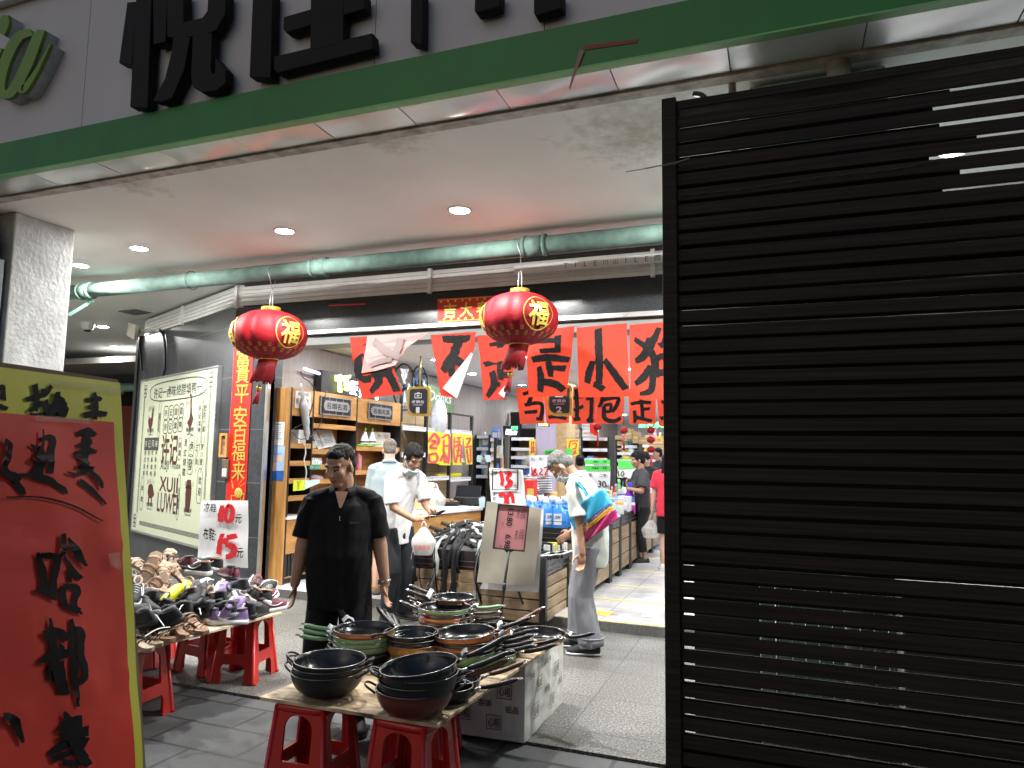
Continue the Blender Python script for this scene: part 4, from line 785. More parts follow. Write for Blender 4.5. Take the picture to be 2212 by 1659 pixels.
for q, lb in (([(345, 680), (400, 675), (480, 875), (420, 880)], 'narrow framed certificate leaning on the cabinet shelf'), ([(410, 672), (570, 665), (625, 840), (480, 870)], 'wide framed certificate leaning on the cabinet shelf')):
    A = [ox(c('s7', *p), XC-.2+.1*(i > 1)) for i, p in enumerate(q)]; o = thing('framed_certificate', lb, 'certificate', (A[2]+A[3])/2)
    MB().prism(A, (-.012, 0, 0)).build('frame', m_alu, o); ctr = sum(A)/4; B_ = [ctr+(p-ctr)*.9+np.array((.002, 0, 0)) for p in A]
    MB().prism(B_, (-.001, 0, 0)).build('certificate_sheet', mat('grey certificate', (.5, .51, .5), .5), o)
    mb = MB()
    for k in range(5):
        a = B_[0]+(B_[3]-B_[0])*(.35+.1*k); b = B_[1]+(B_[2]-B_[1])*(.35+.1*k); a, b = a+(b-a)*.18, b-(b-a)*.18; mb.tube([a+np.array((.003, 0, 0)), b+np.array((.003, 0, 0))], .0025, 4)
    mb.build('certificate_text', m_type, o)
xbox('small_carton', 's7', 345, 795, 405, 870, XC-.03, .06, mat('blue yellow carton', (.04, .08, .5), .4, rgb2=(.7, .6, .05), vs=9), 'small blue and yellow carton at the foot of the certificates', 'carton')
umb = thing('folded_umbrella', 'folded clear umbrella hanging down the cabinet front', 'umbrella', on_x('s7', 270, 400, XC+.05))
MB().tube(smooth_line([on_x('s7', x, y, XC+.05) for x, y in ((240, 170), (250, 260), (270, 420), (285, 560), (298, 700), (302, 780))], 4), [.012]*4+[.02]*3+[.05]*3+[.045]*4+[.036]*4+[.02]*3, 10).build('wrapped_canopy', mat('pale clear plastic', (.5, .52, .52), .25, var=.2, vs=14, bump=.4, bs=14, alpha=.9), umb)
MB().tube([on_x('s7', 236, 165, XC+.05), on_x('s7', 244, 220, XC+.05)], .01, 6).build('umbrella_tip', m_white, umb)
m_wcable = mat('white cable', (.6, .6, .58), .5)
wire('power_cable', [on_x('s7', x, y, XC+.03) for x, y in ((225, 790), (270, 830), (285, 920), (268, 1010), (292, 1110), (285, 1200), (276, 1250))], .009, 'white power cable dangling down the cabinet from the router', 'cable', m_wcable)
wire('power_cable', [on_x('s7', x, y, XC+.04) for x, y in ((230, 30), (260, 100), (330, 150), (378, 235), (360, 400), (300, 560), (150, 660))], .006, 'black cable looping down from the lintel over the cabinet', 'cable')
wire('power_cable', [on_x('s7', x, y, XC+.03) for x, y in ((515, 245), (490, 350), (470, 520), (420, 660), (330, 750), (220, 770), (140, 700))], .005, 'thin dark cable running down across the first plaque', 'cable')
no = tag(MB().prism([ox(c('s7', *p), XC+.004) for p in ((178, 245), (342, 265), (338, 448), (165, 430))], (.002, 0, 0)).build('notice_sheet', mat('pinkish notice paper', (.68, .6, .57), .7)), 'pinkish notice sheet behind the folded umbrella', 'paper')
mb = MB(); xtext(mb, '烟草专柜', c('s7', 262, 285), XC+.007, 7.5, .2); xtext(mb, '概不赊账', c('s7', 250, 362), XC+.007, 14, .24); mb.build('notice_lettering', m_ink, no)
pt = tag(MB().prism([ox(c('s7', *p), XC+.03) for p in ((152, 1220), (280, 1213), (275, 1325), (148, 1338))], (.002, 0, 0)).build('price_card', mat('acid yellow card', (.55, .68, .03), .5)), 'acid yellow price card on the cabinet reading 3 yuan', 'price card')
mb = MB(); xtext(mb, '3', c('s7', 205, 1283), XC+.034, 13, bold=.02); mb.build('price_figure', mat('orange marker', (.5, .15, .01), .5), pt)
mb = MB(); xtext(mb, '烟灰缸', c('s7', 212, 1236), XC+.034, 4.5); xtext(mb, '元', c('s7', 258, 1300), XC+.034, 4.5); mb.build('price_lettering', mat('green marker', (.03, .2, .03), .5), pt)
tag(MB().prism([ox(c('s7', *p), XC+.028) for p in ((282, 1222), (440, 1212), (436, 1250), (280, 1318))], (.002, 0, 0)).build('price_card', mat('pale cyan card', (.5, .68, .66), .5)), 'pale cyan price card beside the yellow one', 'price card')
m_clear = mat('cloudy clear plastic', (.62, .64, .62), .25, var=.2, vs=15)
for k in range(6):
    P = on_x('s7', 345+k*20, 1050, XC-.05); t = tag(MB().lathe([(.022, 0), (.022, .05), (.012, .065), (.012, .085), (.0005, .085)], 10, M=TR(*P)).build('small_bottle', m_clear), 'small clear bottle in a row on the cabinet shelf', 'bottle', 'small bottles on the cabinet shelf')
o = xbox('bottle_tray', 's7', 335, 1050, 450, 1100, XC+.01, .03, mat('tray green', (.03, .2, .1), .5), 'green printed tray front under the small bottles', 'tray')
mb = MB(); xtext(mb, '口一二三', c('s7', 390, 1078), XC+.014, 5, .2); mb.build('tray_print', m_strip, o)
tag(MB().tube([on_x('s7', x, 1195, XC-.1) for x in (335, 385, 445)], [.05, .07, .05], 10, flat=.6).build('folded_cloth', mat('lilac cloth', (.4, .3, .38), .9, bump=.4)), 'folded lilac cloth on the cabinet shelf', 'cloth')
for x, m, h, lb in ((1165, mat('dark green bottle', (.02, .1, .02), .2), .3, 'dark green carton on the shelf behind the grey shirted man'), (1215, mat('oil green bottle', (.03, .16, .03), .15), .34, 'green glass bottle on the shelf behind the grey shirted man'), (850, mat('pink carton', (.6, .2, .24), .5), .3, 'pink carton on the shelf behind the grey shirted man'), (1130, mat('dark cap carton', (.05, .03, .03), .4), .28, 'dark round box on the shelf behind the grey shirted man')):
    P = on_x('s7', x, 1108, XC-.1); tag(MB().lathe([(.05, 0), (.055, .02), (.055, h*.6), (.02, h*.78), (.02, h*.97), (.001, h)], 12, M=TR(*P)).build('shelf_bottle', m), lb, 'bottle')
xbox('rolled_towel', 's7', 1740, 1150, 1990, 1190, XC-.1, .1, m_ypaper, 'rolled yellow cloth lying on the lower rack shelf', 'cloth', bev=.03)
P = on_x('s7', 1730, 560, XC-.05); tag(MB().ell(P, (.1, .27, .36), 20, rot=Matrix.Rotation(rad(-8), 3, 'X')).build('cushion', mat('grey crumpled cushion wrap', (.5, .52, .55), .35, var=.15, vs=12, bump=.7, bs=10)), 'grey white cushion in plastic standing on the rack', 'cushion')
def fan(P, r, bladem, label):
    t = thing('electric_fan', label, 'fan', P)
    mb = MB(); rg = lambda R_, dx: [(dx, R_*math.cos(a), R_*math.sin(a)) for a in [2*math.pi*i/28 for i in range(29)]]
    mb.tube(rg(r, 0), .014, 6); mb.tube(rg(r*.3, .05), .004, 4)
    for i in range(20): a = 2*math.pi*i/20; mb.tube([(0, r*math.cos(a), r*math.sin(a)), (.05, r*.3*math.cos(a), r*.3*math.sin(a))], .0025, 4)
    mb.build('guard', m_black, t, world=False); mb = MB()
    for i in range(4):
        a = 2*math.pi*i/4; mb.add([(0, r*.1*math.cos(a), r*.1*math.sin(a)), (.02, r*.85*math.cos(a-.3), r*.85*math.sin(a-.3)), (-.02, r*.85*math.cos(a+.45), r*.85*math.sin(a+.45)), (-.01, r*.2*math.cos(a+.6), r*.2*math.sin(a+.6))], [(0, 1, 2, 3)])
    mb.build('blade', bladem, t, world=False); MB().ell((0, 0, 0), (.05, .05, .05), 12).build('hub', m_black, t, world=False)
    MB().tube([(-.05, 0, 0), (-.05, 0, -r*1.5)], .03, 8).build('neck', mat('dark teal plastic', (.02, .06, .07), .4), t, world=False)
fan(on_x('s7', 1365, 205, XC-.1), .36, m_alu, 'metal bladed fan with black guard standing above the rack')
fan(on_x('s7', 1530, 155, XC-.1), .26, mat('blue fan blade', (.1, .25, .6), .3), 'blue bladed fan beside the first cashier sign')
dp = tag(MB().prism([ox(c('s7', *p), XC-.4) for p in ((1590, 130), (1900, 330), (1905, 500), (1590, 480))], (-.02, 0, 0)).build('drinks_panel', mat('palm leaf print', (.02, .07, .02), .4, vs=4, rgb2=(.2, .34, .1), stretch=(1, 3, 9), detail=8)), 'green palm leaf wall panel lettered Drinks', 'wall panel')
mb = MB(); xtext(mb, 'Drinks', c('s7', 1755, 315), XC-.395, 22, .9, bold=.01, shear=.25); mb.build('panel_lettering', m_strip, dp)
# lilac lit wall, neon box sign above the cabinet
lw = thing('service_sign', 'black box sign with yellow neon and white characters above the cabinet', 'sign', (XC, 7.9, 2.5))
A, B_ = ox(c('s7', 470, 60), XC-.35), ox(c('s7', 1095, 350), XC-.35)
MB().bb(XC-.45, XC-.36, A[1], B_[1], 2.38, A[2]+.05).build('sign_box', m_black, lw)
m_ny = glow('yellow neon', (.9, 1., .25), 5); m_nw = glow('white sign letters', (.85, .88, 1), 4); m_nl = glow('lilac strip light', (.62, .6, 1.), 3.)
mb = MB(); xbrush(mb, [[(590, 90, 26), (680, 95, 26), (765, 90, 30)], [(590, 125, 26), (740, 130, 26)], [(640, 70, 46), (645, 260, 46)], [(690, 160, 30), (745, 165, 30), (735, 230, 30), (690, 220, 30)], [(690, 190, 40), (740, 195, 40)]], XC-.35, 's7', .198, lf=.02, rough=0); mb.build('neon_character', m_ny, lw)
mb = MB(); xtext(mb, '服', c('s7', 812, 215), XC-.34, 30, bold=.02); xtext(mb, '务', c('s7', 900, 260), XC-.34, 26, bold=.02); xtext(mb, '心', c('s7', 1060, 315), XC-.34, 14, bold=.02); mb.build('lit_lettering', m_nw, lw)
tag(MB().tube([ox(c('s7', 270, 20), XC-.4)+np.array((0, 0, .02)), ox(c('s7', 500, 80), XC-.4)], .02, 6).build('strip_light', m_nl), 'lilac strip light glowing on the wall above the cabinet', 'strip light')
# ================= hanging cashier signs =================
m_navy = mat('navy sign face', (.02, .024, .04), .35); m_brass = mat('brass frame', (.62, .45, .1), .3, .6, var=.1)
def cashier(p0, p1, cr, Y, num, label, rod):
    a, b = oy(c(cr, *p0), Y), oy(c(cr, *p1), Y); x0, x1, z1, z0 = a[0], b[0], a[2], b[2]; W_, H_ = x1-x0, z0-z1; H_ = z1-z0
    t = thing('cashier_sign', label, 'sign', ((x0+x1)/2, Y, z1), 0, 'hanging cashier signs')
    def outline(k):
        r = .35*W_*k; xa, xb, za, zb = x0+W_*(1-k)/2, x1-W_*(1-k)/2, z0+W_*(1-k)/2, z1-W_*(1-k)/2; pts = []
        for cx, cz, a0, rr in ((xb-.04, zb-.04, 0, .04), (xa+.04, zb-.04, 90, .04), (xa+r, za+r, 180, r), (xb-.02, za+.02, 270, .02)):
            pts += [(cx+rr*math.cos(rad(a0+q)), Y, cz+rr*math.sin(rad(a0+q))) for q in (0, 22, 45, 67, 90)]
        return pts
    MB().prism(outline(1), (0, .05, 0)).build('brass_frame', m_brass, t, bevel=.004)
    f = MB().prism([(p[0], p[1]-.012, p[2]) for p in outline(.8)], (0, .011, 0)).build('sign_face', m_navy, t)
    mb = MB(); xc = (x0+x1)/2; T = lambda s, z, h, w_, **k: text(mb, s, (xc, Y-.016, z0+H_*z), (1, 0, 0), (0, 0, 1), h*H_, w_*W_, **k)
    T('收银台', .48, .11, .55, bold=.02); T('CASHIER', .375, .035, .45, bold=.01); T(num, .2, .2, .16 if num == '1' else .24, bold=.03)
    for a in ((-.16, .62, -.13, .76), (.13, .62, .16, .76), (-.16, .6, .16, .63), (-.16, .74, .16, .77), (-.06, .66, .06, .71), (-.06, .77, .06, .8)):
        mb.quad(*[(xc+u*W_, Y-.016, z0+H_*v) for u, v in ((a[0], a[1]), (a[2], a[1]), (a[2], a[3]), (a[0], a[3]))])
    mb.build('sign_lettering', m_strip, t)
    MB().tube([(xc, Y+.025, z1), (xc, Y+.025, 3.02)], .012, 8).build('hanging_rod', m_brass, t)
cashier((1562, 825), (1748, 1080), '5', 9.0, '1', 'navy cashier sign number 1 with brass frame hanging before the racks', 0)
cashier((785, 810), (1000, 1078), '6', 7.6, '2', 'navy cashier sign number 2 half hidden behind a red paper', 0)
# ================= cash counter =================
P1, P2 = np.array((-3.69, 6.78, 0)), np.array((-3.44, 8.05, 0)); du = (P2-P1)/np.linalg.norm(P2-P1); dn = np.array((-du[1], du[0], 0))
Mc = Matrix(((du[0], dn[0], 0, P1[0]), (du[1], dn[1], 0, P1[1]), (0, 0, 1, 0), (0, 0, 0, 1)))
ct = thing('cash_counter', 'cash counter with oak front and white top behind the white shirted man', 'counter', M=Mc)
Lc = float(np.linalg.norm(P2-P1))
MB().bb(0, Lc, 0, .6, .09, .93).build('oak_front', wood('honey oak counter front', (.3, .135, .035), (.52, .27, .085), (.35, 3, 3), .35, 4), ct, world=False, bevel=.004)
MB().bb(-.02, Lc+.02, -.02, .62, .932, .972).build('white_top', m_white, ct, world=False, bevel=.006)
def oil_can(P, label):
    t = thing('oil_can', label, 'oil can', P, rad(20))
    MB().loft([[(x*.085*k, y*.06*k, z) for x, y in [(math.copysign(abs(math.cos(a))**.5, math.cos(a)), math.copysign(abs(math.sin(a))**.5, math.sin(a))) for a in [2*math.pi*i/24 for i in range(24)]]] for z, k in ((0, .9), (.01, 1), (.2, 1), (.25, .85), (.28, .5), (.285, .3))]).build('can_body', mat('yellow oil plastic', (.68, .55, .03), .25, var=.1), t, world=False)
    MB().lathe([(.024, .28), (.024, .32), (.001, .322)], 12).build('cap', mat('orange cap', (.6, .15, .02), .4), t, world=False)
    MB().tube([(.0, 0, .3), (.05, 0, .33), (.075, 0, .29), (.07, 0, .2)], .012, 8).build('handle', MATS['yellow oil plastic'], t, world=False)
    l = MB().grid(lambda u, v: (-.05+.1*u, -.0615, .05+.12*v), 2, 2).build('can_label', mat('orange label', (.6, .22, .04), .5, rgb2=(.75, .6, .3), vs=14), t, world=False)
    return t
oil_can(oz(c('p8', 1158, 632), .975), 'yellow cooking oil can inside a clear carrier bag on the counter')
m_bag = mat('thin translucent bag film', (.75, .74, .72), .25, var=.1, vs=8, alpha=.35, spec=.8, bump=.8, bs=9)
def carrier(P, w_, d_, h, label, m=m_bag, mprint=None, txt=None, rz=0., full=.55):
    t = thing('carrier_bag', label, 'bag', P, rz)
    rings = []
    for k in range(13):
        v = k/12; s_ = (.75+.3*math.sin(min(v/full, 1)*math.pi*.6)) if v < full else max(.16, 1.03-(v-full)/(1-full)*.8)
        rings.append([(w_/2*s_*math.copysign(abs(math.cos(a))**.7, math.cos(a))*(1+.09*noise.noise(Vector((math.cos(a)*2.5, v*5, P[0])))), d_/2*s_*math.copysign(abs(math.sin(a))**.7, math.sin(a))*(1+.1*noise.noise(Vector((math.sin(a)*3, v*5, P[1])))), h*v) for a in [2*math.pi*i/28 for i in range(28)]])
    MB().loft(rings).build('bag_body', m, t, world=False)
    mb = MB()
    for s_ in (-1, 1): mb.tube([(s_*w_*.12, 0, h*.9), (s_*w_*.1, 0, h*1.08), (s_*w_*.02, 0, h*1.2), (0, 0, h*1.22)], [.02, .016, .012, .012], 8, flat=.4)
    mb.build('bag_handle', m, t, world=False)
    if txt:
        mb = MB(); text(mb, txt, (0, -d_*.56, h*.3), (1, 0, 0), (0, 0, 1), h*.16, w_*.7, bold=.02); mb.build('bag_print', mprint, t, world=False)
    return t
carrier(oz(c('p8', 1175, 640), .974), .26, .2, .33, 'clear carrier bag round the yellow oil can on the counter', rz=rad(10))
P = oz(c('p8', 1235, 632), .975)
t = thing('sauce_bottle', 'clear sauce bottle with white cap in a bag on the counter', 'bottle', P)
MB().lathe([(.05, 0), (.055, .02), (.055, .16), (.03, .22), (.025, .25)], 16).build('bottle_body', m_clear, t, world=False)
MB().lathe([(.035, .25), (.035, .3), (.001, .302)], 14).build('cap', m_white, t, world=False)
MB().lathe([(.056, .05), (.056, .13)], 16).build('bottle_label', mat('green white label', (.65, .68, .6), .5, rgb2=(.1, .35, .08), vs=11), t, world=False)
carrier(oz(c('p8', 1275, 634), .974), .22, .16, .24, 'small clear carrier bag slumped beside the sauce bottle', rz=rad(-15))
P = oz(c('p8', 1375, 600), .974); t = thing('potato_tray', 'black plastic tray holding small brown potatoes on the counter', 'tray', P)
MB().lathe([(.001, .008), (.13, .008), (.165, .055), (.17, .05), (.135, 0), (.001, 0)], 24).build('tray_body', m_black, t, world=False)
P0 = P
for k in range(16):
    a = k*2.4; r = .035*math.sqrt(k); tag(MB().ell((P0[0]+r*math.cos(a), P0[1]+r*math.sin(a), P0[2]+.04+.02*(k < 6)), (.035, .026, .022), 8, rot=Matrix.Rotation(k, 3, 'Z')).build('potato', mat('potato skin', (.3, .17, .09), .7, var=.2)), 'small brown potato in the black tray', 'potato', 'potatoes in the black tray')
P = oz(c('p8', 1525, 600), .974); t = thing('cash_till', 'black cash till terminal on the far end of the counter', 'till', P, rad(10))
MB().bb(-.17, .17, 0, .3, 0, .1).build('till_base', m_black, t, world=False, bevel=.01); MB().add([(-.16, .05, .1), (.16, .05, .1), (.16, .12, .24), (-.16, .12, .24), (-.16, .1, .1), (.16, .1, .1), (.16, .15, .23), (-.16, .15, .23)], [(0, 1, 2, 3), (4, 7, 6, 5), (0, 4, 5, 1), (1, 5, 6, 2), (2, 6, 7, 3), (3, 7, 4, 0)]).build('till_screen', mat('dark screen', (.02, .022, .025), .15), t, world=False)
tag(MB().bb(P[0]-.2, P[0]-.1, P[1]-.16, P[1]-.02, .974, .99).build('card_reader', m_black, bevel=.006), 'flat black card reader beside the till', 'card reader')
# ================= promotion bins =================
m_plank = wood('greyed oak planks', (.17, .11, .06), (.36, .26, .16), (.35, 3, 3), .55, 4)
m_planky = wood('greyed oak planks side', (.17, .11, .06), (.36, .26, .16), (3, .35, 3), .55, 4)
def bin_(x0, x1, y0, y1, zt, z0, label, rows=3, grp='wood panelled promotion bins', fascia=.13):
    t = thing('promotion_bin', label, 'bin', ((x0+x1)/2, (y0+y1)/2, z0), 0, grp)
    for x in (x0+.03, x1-.03):
        for y in (y0+.03, y1-.03): MB().bb(x-.03, x+.03, y-.03, y+.03, z0, zt-.001).build('bin_post', m_black, t, bevel=.003)
    H0, H1 = z0+.07, zt-fascia-.01; dz = (H1-H0)/rows
    for k in range(rows):
        a, b = H0+k*dz+.006, H0+(k+1)*dz-.006
        MB().bb(x0+.061, x1-.061, y0+.008, y0+.024, a, b).build('front_plank', m_plank, t, bevel=.003)
        MB().bb(x1-.024, x1-.008, y0+.061, y1-.061, a, b).build('side_plank', m_planky, t, bevel=.003)
        MB().bb(x0+.008, x0+.024, y0+.061, y1-.061, a, b).build('side_plank', m_planky, t, bevel=.003)
    mb = MB(); mb.bb(x0+.061, x1-.061, y0+.002, y0+.02, zt-fascia, zt+.02); mb.bb(x0+.061, x1-.061, y1-.02, y1-.002, zt-fascia, zt+.02)
    mb.bb(x0+.002, x0+.02, y0+.061, y1-.061, zt-fascia, zt+.02); mb.bb(x1-.02, x1-.002, y0+.061, y1-.061, zt-fascia, zt+.02)
    mb.build('dark_rim', mat('smoked panel', (.018, .018, .02), .22), t)
    mb = MB()
    for k in range(2): mb.bb(x1-.002, x1+.003, y0+.061, y1-.061, zt-fascia+.03+k*.05, zt-fascia+.036+k*.05); mb.bb(x0+.061, x1-.061, y0-.003, y0+.002, zt-fascia+.03+k*.05, zt-fascia+.036+k*.05)
    mb.build('rim_rail', mat('grey rail', (.14, .14, .14), .4, .5), t)
    MB().bb(x0+.03, x1-.03, y0+.03, y1-.03, zt-.05, zt-.03).build('tray', m_black, t)
    return t
ZA = .66
bin_(-3.5, -2.04, 6.32, 7.1, ZA, .0, 'low wood panelled bin heaped with belts at the shop entrance', rows=4, fascia=.16)
BY = [7.14, 8.62, 9.17, 9.82, 10.4, 11.62, 12.9]; BX = -1.95
for i, (a, b) in enumerate(zip(BY, BY[1:])):
    bin_(-3.1, BX, a+.01, b-.01, .84, .09, 'wood panelled bin '+('stacked with blue detergent bottles', 'just past the blue bag of the bent man', 'carrying white paper packs', 'with a tall purple bottle on its corner', 'in front of the short haired woman', 'farthest along the aisle')[i], fascia=.12)
# ---- detergent
m_blueb = mat('blue detergent plastic', (.05, .25, .72), .22, var=.12, vs=5)
m_bcap = mat('pale blue cap', (.55, .66, .75), .4)
m_lab = mat('detergent label', (.68, .7, .75), .4, var=.05)
def detergent():
    t = thing('detergent_bottle', 'blue detergent bottle with white label at the front of the bin', 'bottle', (0, 0, 0), 0, 'blue detergent bottles')
    rings = []
    for z, a, b, dx in ((0, .085, .055, 0), (.012, .095, .062, 0), (.1, .1, .065, 0), (.16, .095, .062, 0), (.21, .07, .055, -.012), (.245, .045, .04, -.02), (.265, .028, .028, -.02), (.28, .026, .026, -.02)):
        rings.append([(dx+a*math.copysign(abs(math.cos(q))**.75, math.cos(q)), b*math.copysign(abs(math.sin(q))**.75, math.sin(q)), z) for q in [2*math.pi*i/24 for i in range(24)]])
    MB().loft(rings).build('bottle_body', m_blueb, t, world=False)
    MB().tube(smooth_line([(.01, 0, .235), (.065, 0, .235), (.11, 0, .19), (.115, 0, .12), (.095, 0, .06)], 4), .016, 8).build('handle', m_blueb, t, world=False)
    MB().lathe([(.032, .272), (.034, .28), (.033, .318), (.001, .32)], 16, M=TR(-.02, 0, 0)).build('cap', m_bcap, t, world=False)
    l = MB().grid(lambda u, v: (-.055+.09*u, -.0665+.006*abs(u-.5), .045+.12*v), 4, 2).build('bottle_label', m_lab, t, world=False)
    mb = MB(); text(mb, '卫新', (-.01, -.0685, .125), (1, 0, 0), (0, 0, 1), .035, bold=.02); text(mb, '——', (-.01, -.0685, .08), (1, 0, 0), (0, 0, 1), .006); mb.build('label_print', mat('navy print', (.03, .05, .3), .5), l, world=False)
    return t
dt = detergent(); first = True
Zb = .84-.03
P = oz((1209, 1142), Zb)
spots = []
for r_ in range(4):
    for k in range(6):
        spots.append((P[0]-.15*k*.98+.03*(r_ % 2), P[1]+.02+.2*r_, random.uniform(-.15, .15)))
for i, (x, y, a) in enumerate(spots):
    if y > 8.4 or x < -3.0: continue
    M = TR(x, y, Zb, a+(0 if i == 0 else rad(40) if i % 3 else rad(65)))
    if i == 0: dt.matrix_basis = M; MW[dt.name] = M
    else: dup(dt, M, 'blue detergent bottle turned sideways in the packed rows of the bin')
# ---- generic small goods
def good(kind, P, s, m, label, cat, grp, rz=0., m2=None):
    M = TR(P[0], P[1], P[2], rz, s=s)
    mb = MB()
    if kind == 'box':
        t = thing('goods_carton', label, cat, M=M, group=grp); mb.bb(-.05, .05, -.035, .035, 0, .14).build('carton_body', m, t, world=False, bevel=.003)
        MB().bb(-.035, .035, -.0365, -.0352, .03, .1).build('carton_label', m2 or m_lab, t, world=False)
    elif kind == 'jar':
        t = thing('goods_jar', label, cat, M=M, group=grp); mb.lathe([(.04, 0), (.045, .01), (.045, .09), (.038, .1)], 14).build('jar_body', m, t, world=False)
        MB().lathe([(.042, .1), (.042, .13), (.001, .131)], 14).build('lid', m2 or m_white, t, world=False)
    elif kind == 'bottle':
        t = thing('goods_bottle', label, cat, M=M, group=grp); mb.lathe([(.03, 0), (.034, .01), (.034, .13), (.02, .17), (.013, .19)], 12).build('bottle_body', m, t, world=False)
        MB().lathe([(.017, .19), (.017, .23), (.001, .231)], 10).build('cap', m2 or m_white, t, world=False)
    elif kind == 'pack':
        t = thing('goods_pack', label, cat, M=M, group=grp)
        mb.loft([[(.07*k*math.copysign(abs(math.cos(q))**.5, math.cos(q)), .045*k*math.copysign(abs(math.sin(q))**.5, math.sin(q)), z) for q in [2*math.pi*i/16 for i in range(16)]] for z, k in ((0, .85), (.015, 1), (.06, 1.03), (.085, .85))]).build('pack_body', m, t, world=False)
        MB().ell((0, 0, .082), (.045, .028, .008), 10).build('pack_label', m2 or m_lab, t, world=False)
    return t
PAL = [(.6, .6, .62), (.62, .08, .06), (.08, .2, .55), (.6, .5, .08), (.1, .4, .15), (.5, .2, .45), (.65, .35, .1), (.3, .55, .6), (.55, .55, .5), (.7, .3, .35)]
PM = [mat('goods colour '+'abcdefghij'[i], q, .4, var=.15, vs=12) for i, q in enumerate(PAL)]
def row(n, x0, x1, y0, y1, z, kinds, cols, label, cat, grp, s=(1, 1.2), zj=0.):
    protos = {}
    for i in range(n):
        P = (random.uniform(x0, x1), random.uniform(y0, y1), z+random.random()*zj); k = random.choice(kinds); ci = random.choice(cols)
        if (k, ci) in protos: dup(protos[(k, ci)], TR(*P, random.uniform(-.6, .6), s=random.uniform(*s)))
        else: protos[(k, ci)] = good(k, P, random.uniform(*s), PM[ci], label, cat, grp, random.uniform(-.6, .6), PM[(ci*3+2) % 10])
row(26, -2.9, -2.0, 8.7, 9.75, .81, ('pack', 'jar'), (0, 8), 'white paper pack heaped on the bins behind the blue bag', 'pack', 'white packs on the bins', (1.2, 1.7), .12)
row(20, -2.6, -2.0, 9.9, 10.35, .81, ('jar', 'box', 'bottle'), (0, 2, 5, 6), 'small bright carton or jar on the bin beside the purple bottle', 'goods', 'small goods by the purple bottle', (1.1, 1.6), .05)
row(34, -2.9, -2.0, 10.5, 11.6, .81, ('bottle', 'jar', 'pack'), (0, 7, 8, 9, 4), 'small colourful bottle crowded on the bin near the red shirted girl', 'goods', 'small goods on the far bins', (1., 1.5), .08)
row(30, -3.0, -2.0, 11.7, 12.8, .81, ('bottle', 'jar', 'box'), (0, 1, 4, 7, 9), 'small mixed carton on the bin farthest along the aisle', 'goods', 'small goods on the last bin', (1.1, 1.6), .1)
P = oz(c('s8', 1478, 1060), .82); good('bottle', (P[0], P[1], .81), 1.9, mat('purple plastic', (.2, .04, .45), .25), 'tall purple bottle with blue cap on the bin corner', 'bottle', None, 0, mat('royal blue cap', (.03, .06, .6), .3))
P = oz(c('s8', 1480, 1062), .82); good('jar', (P[0]+.05, P[1]-.12, .81), 1.2, mat('magenta jar', (.5, .03, .3), .3), 'magenta jar in front of the tall purple bottle', 'jar', None)
# white labelled cartons at the bin edge and clear packs behind the belts
for k in range(3):
    P = oz(c('s8', 1300+k*48, 1090), .82); good('box', (P[0]-.05, P[1], .81), 1.7, PM[0], 'white carton with orange print at the bin edge by the blue bag', 'carton', 'white cartons at the bin edge', .2, PM[6])
ZC = .64
def rowA(n, cr, x0, x1, y0, y1, lab): pass
for k in range(9):
    P = oz(c('s1', 655+k*20, 855-k*2), ZA+.02)
    o = thing('wrapped_tray', 'clear wrapped black and white goods tray on the low bin', 'tray', (P[0], P[1]+.12, ZA-.02), rad(random.uniform(-4, 4)), 'wrapped trays on the low bin')
    MB().bb(-.022, .022, -.16, .16, 0, .035).build('tray_body', m_black, o, world=False, bevel=.004); MB().bb(-.02, .02, -.14, .14, .0355, .043).build('tray_film', m_clear, o, world=False, bevel=.004)
for k, mm in enumerate((m_black, m_ypaper, m_black, PM[8])):
    P = oz(c('s1', 672+k*38, 778), ZA+.06); o = thing('blister_pack', ('black', 'yellow', 'second black', 'grey')[k]+' blister pack standing behind the wrapped trays', 'pack', (P[0], P[1]+.1, ZA-.02), 0, 'blister packs on the low bin')
    MB().bb(-.05, .05, -.02, .02, 0, .1).build('pack_card', mm, o, world=False, bevel=.003); MB().bb(-.035, .035, -.03, -.021, .02, .08).build('pack_bubble', m_clear, o, world=False, bevel=.006)
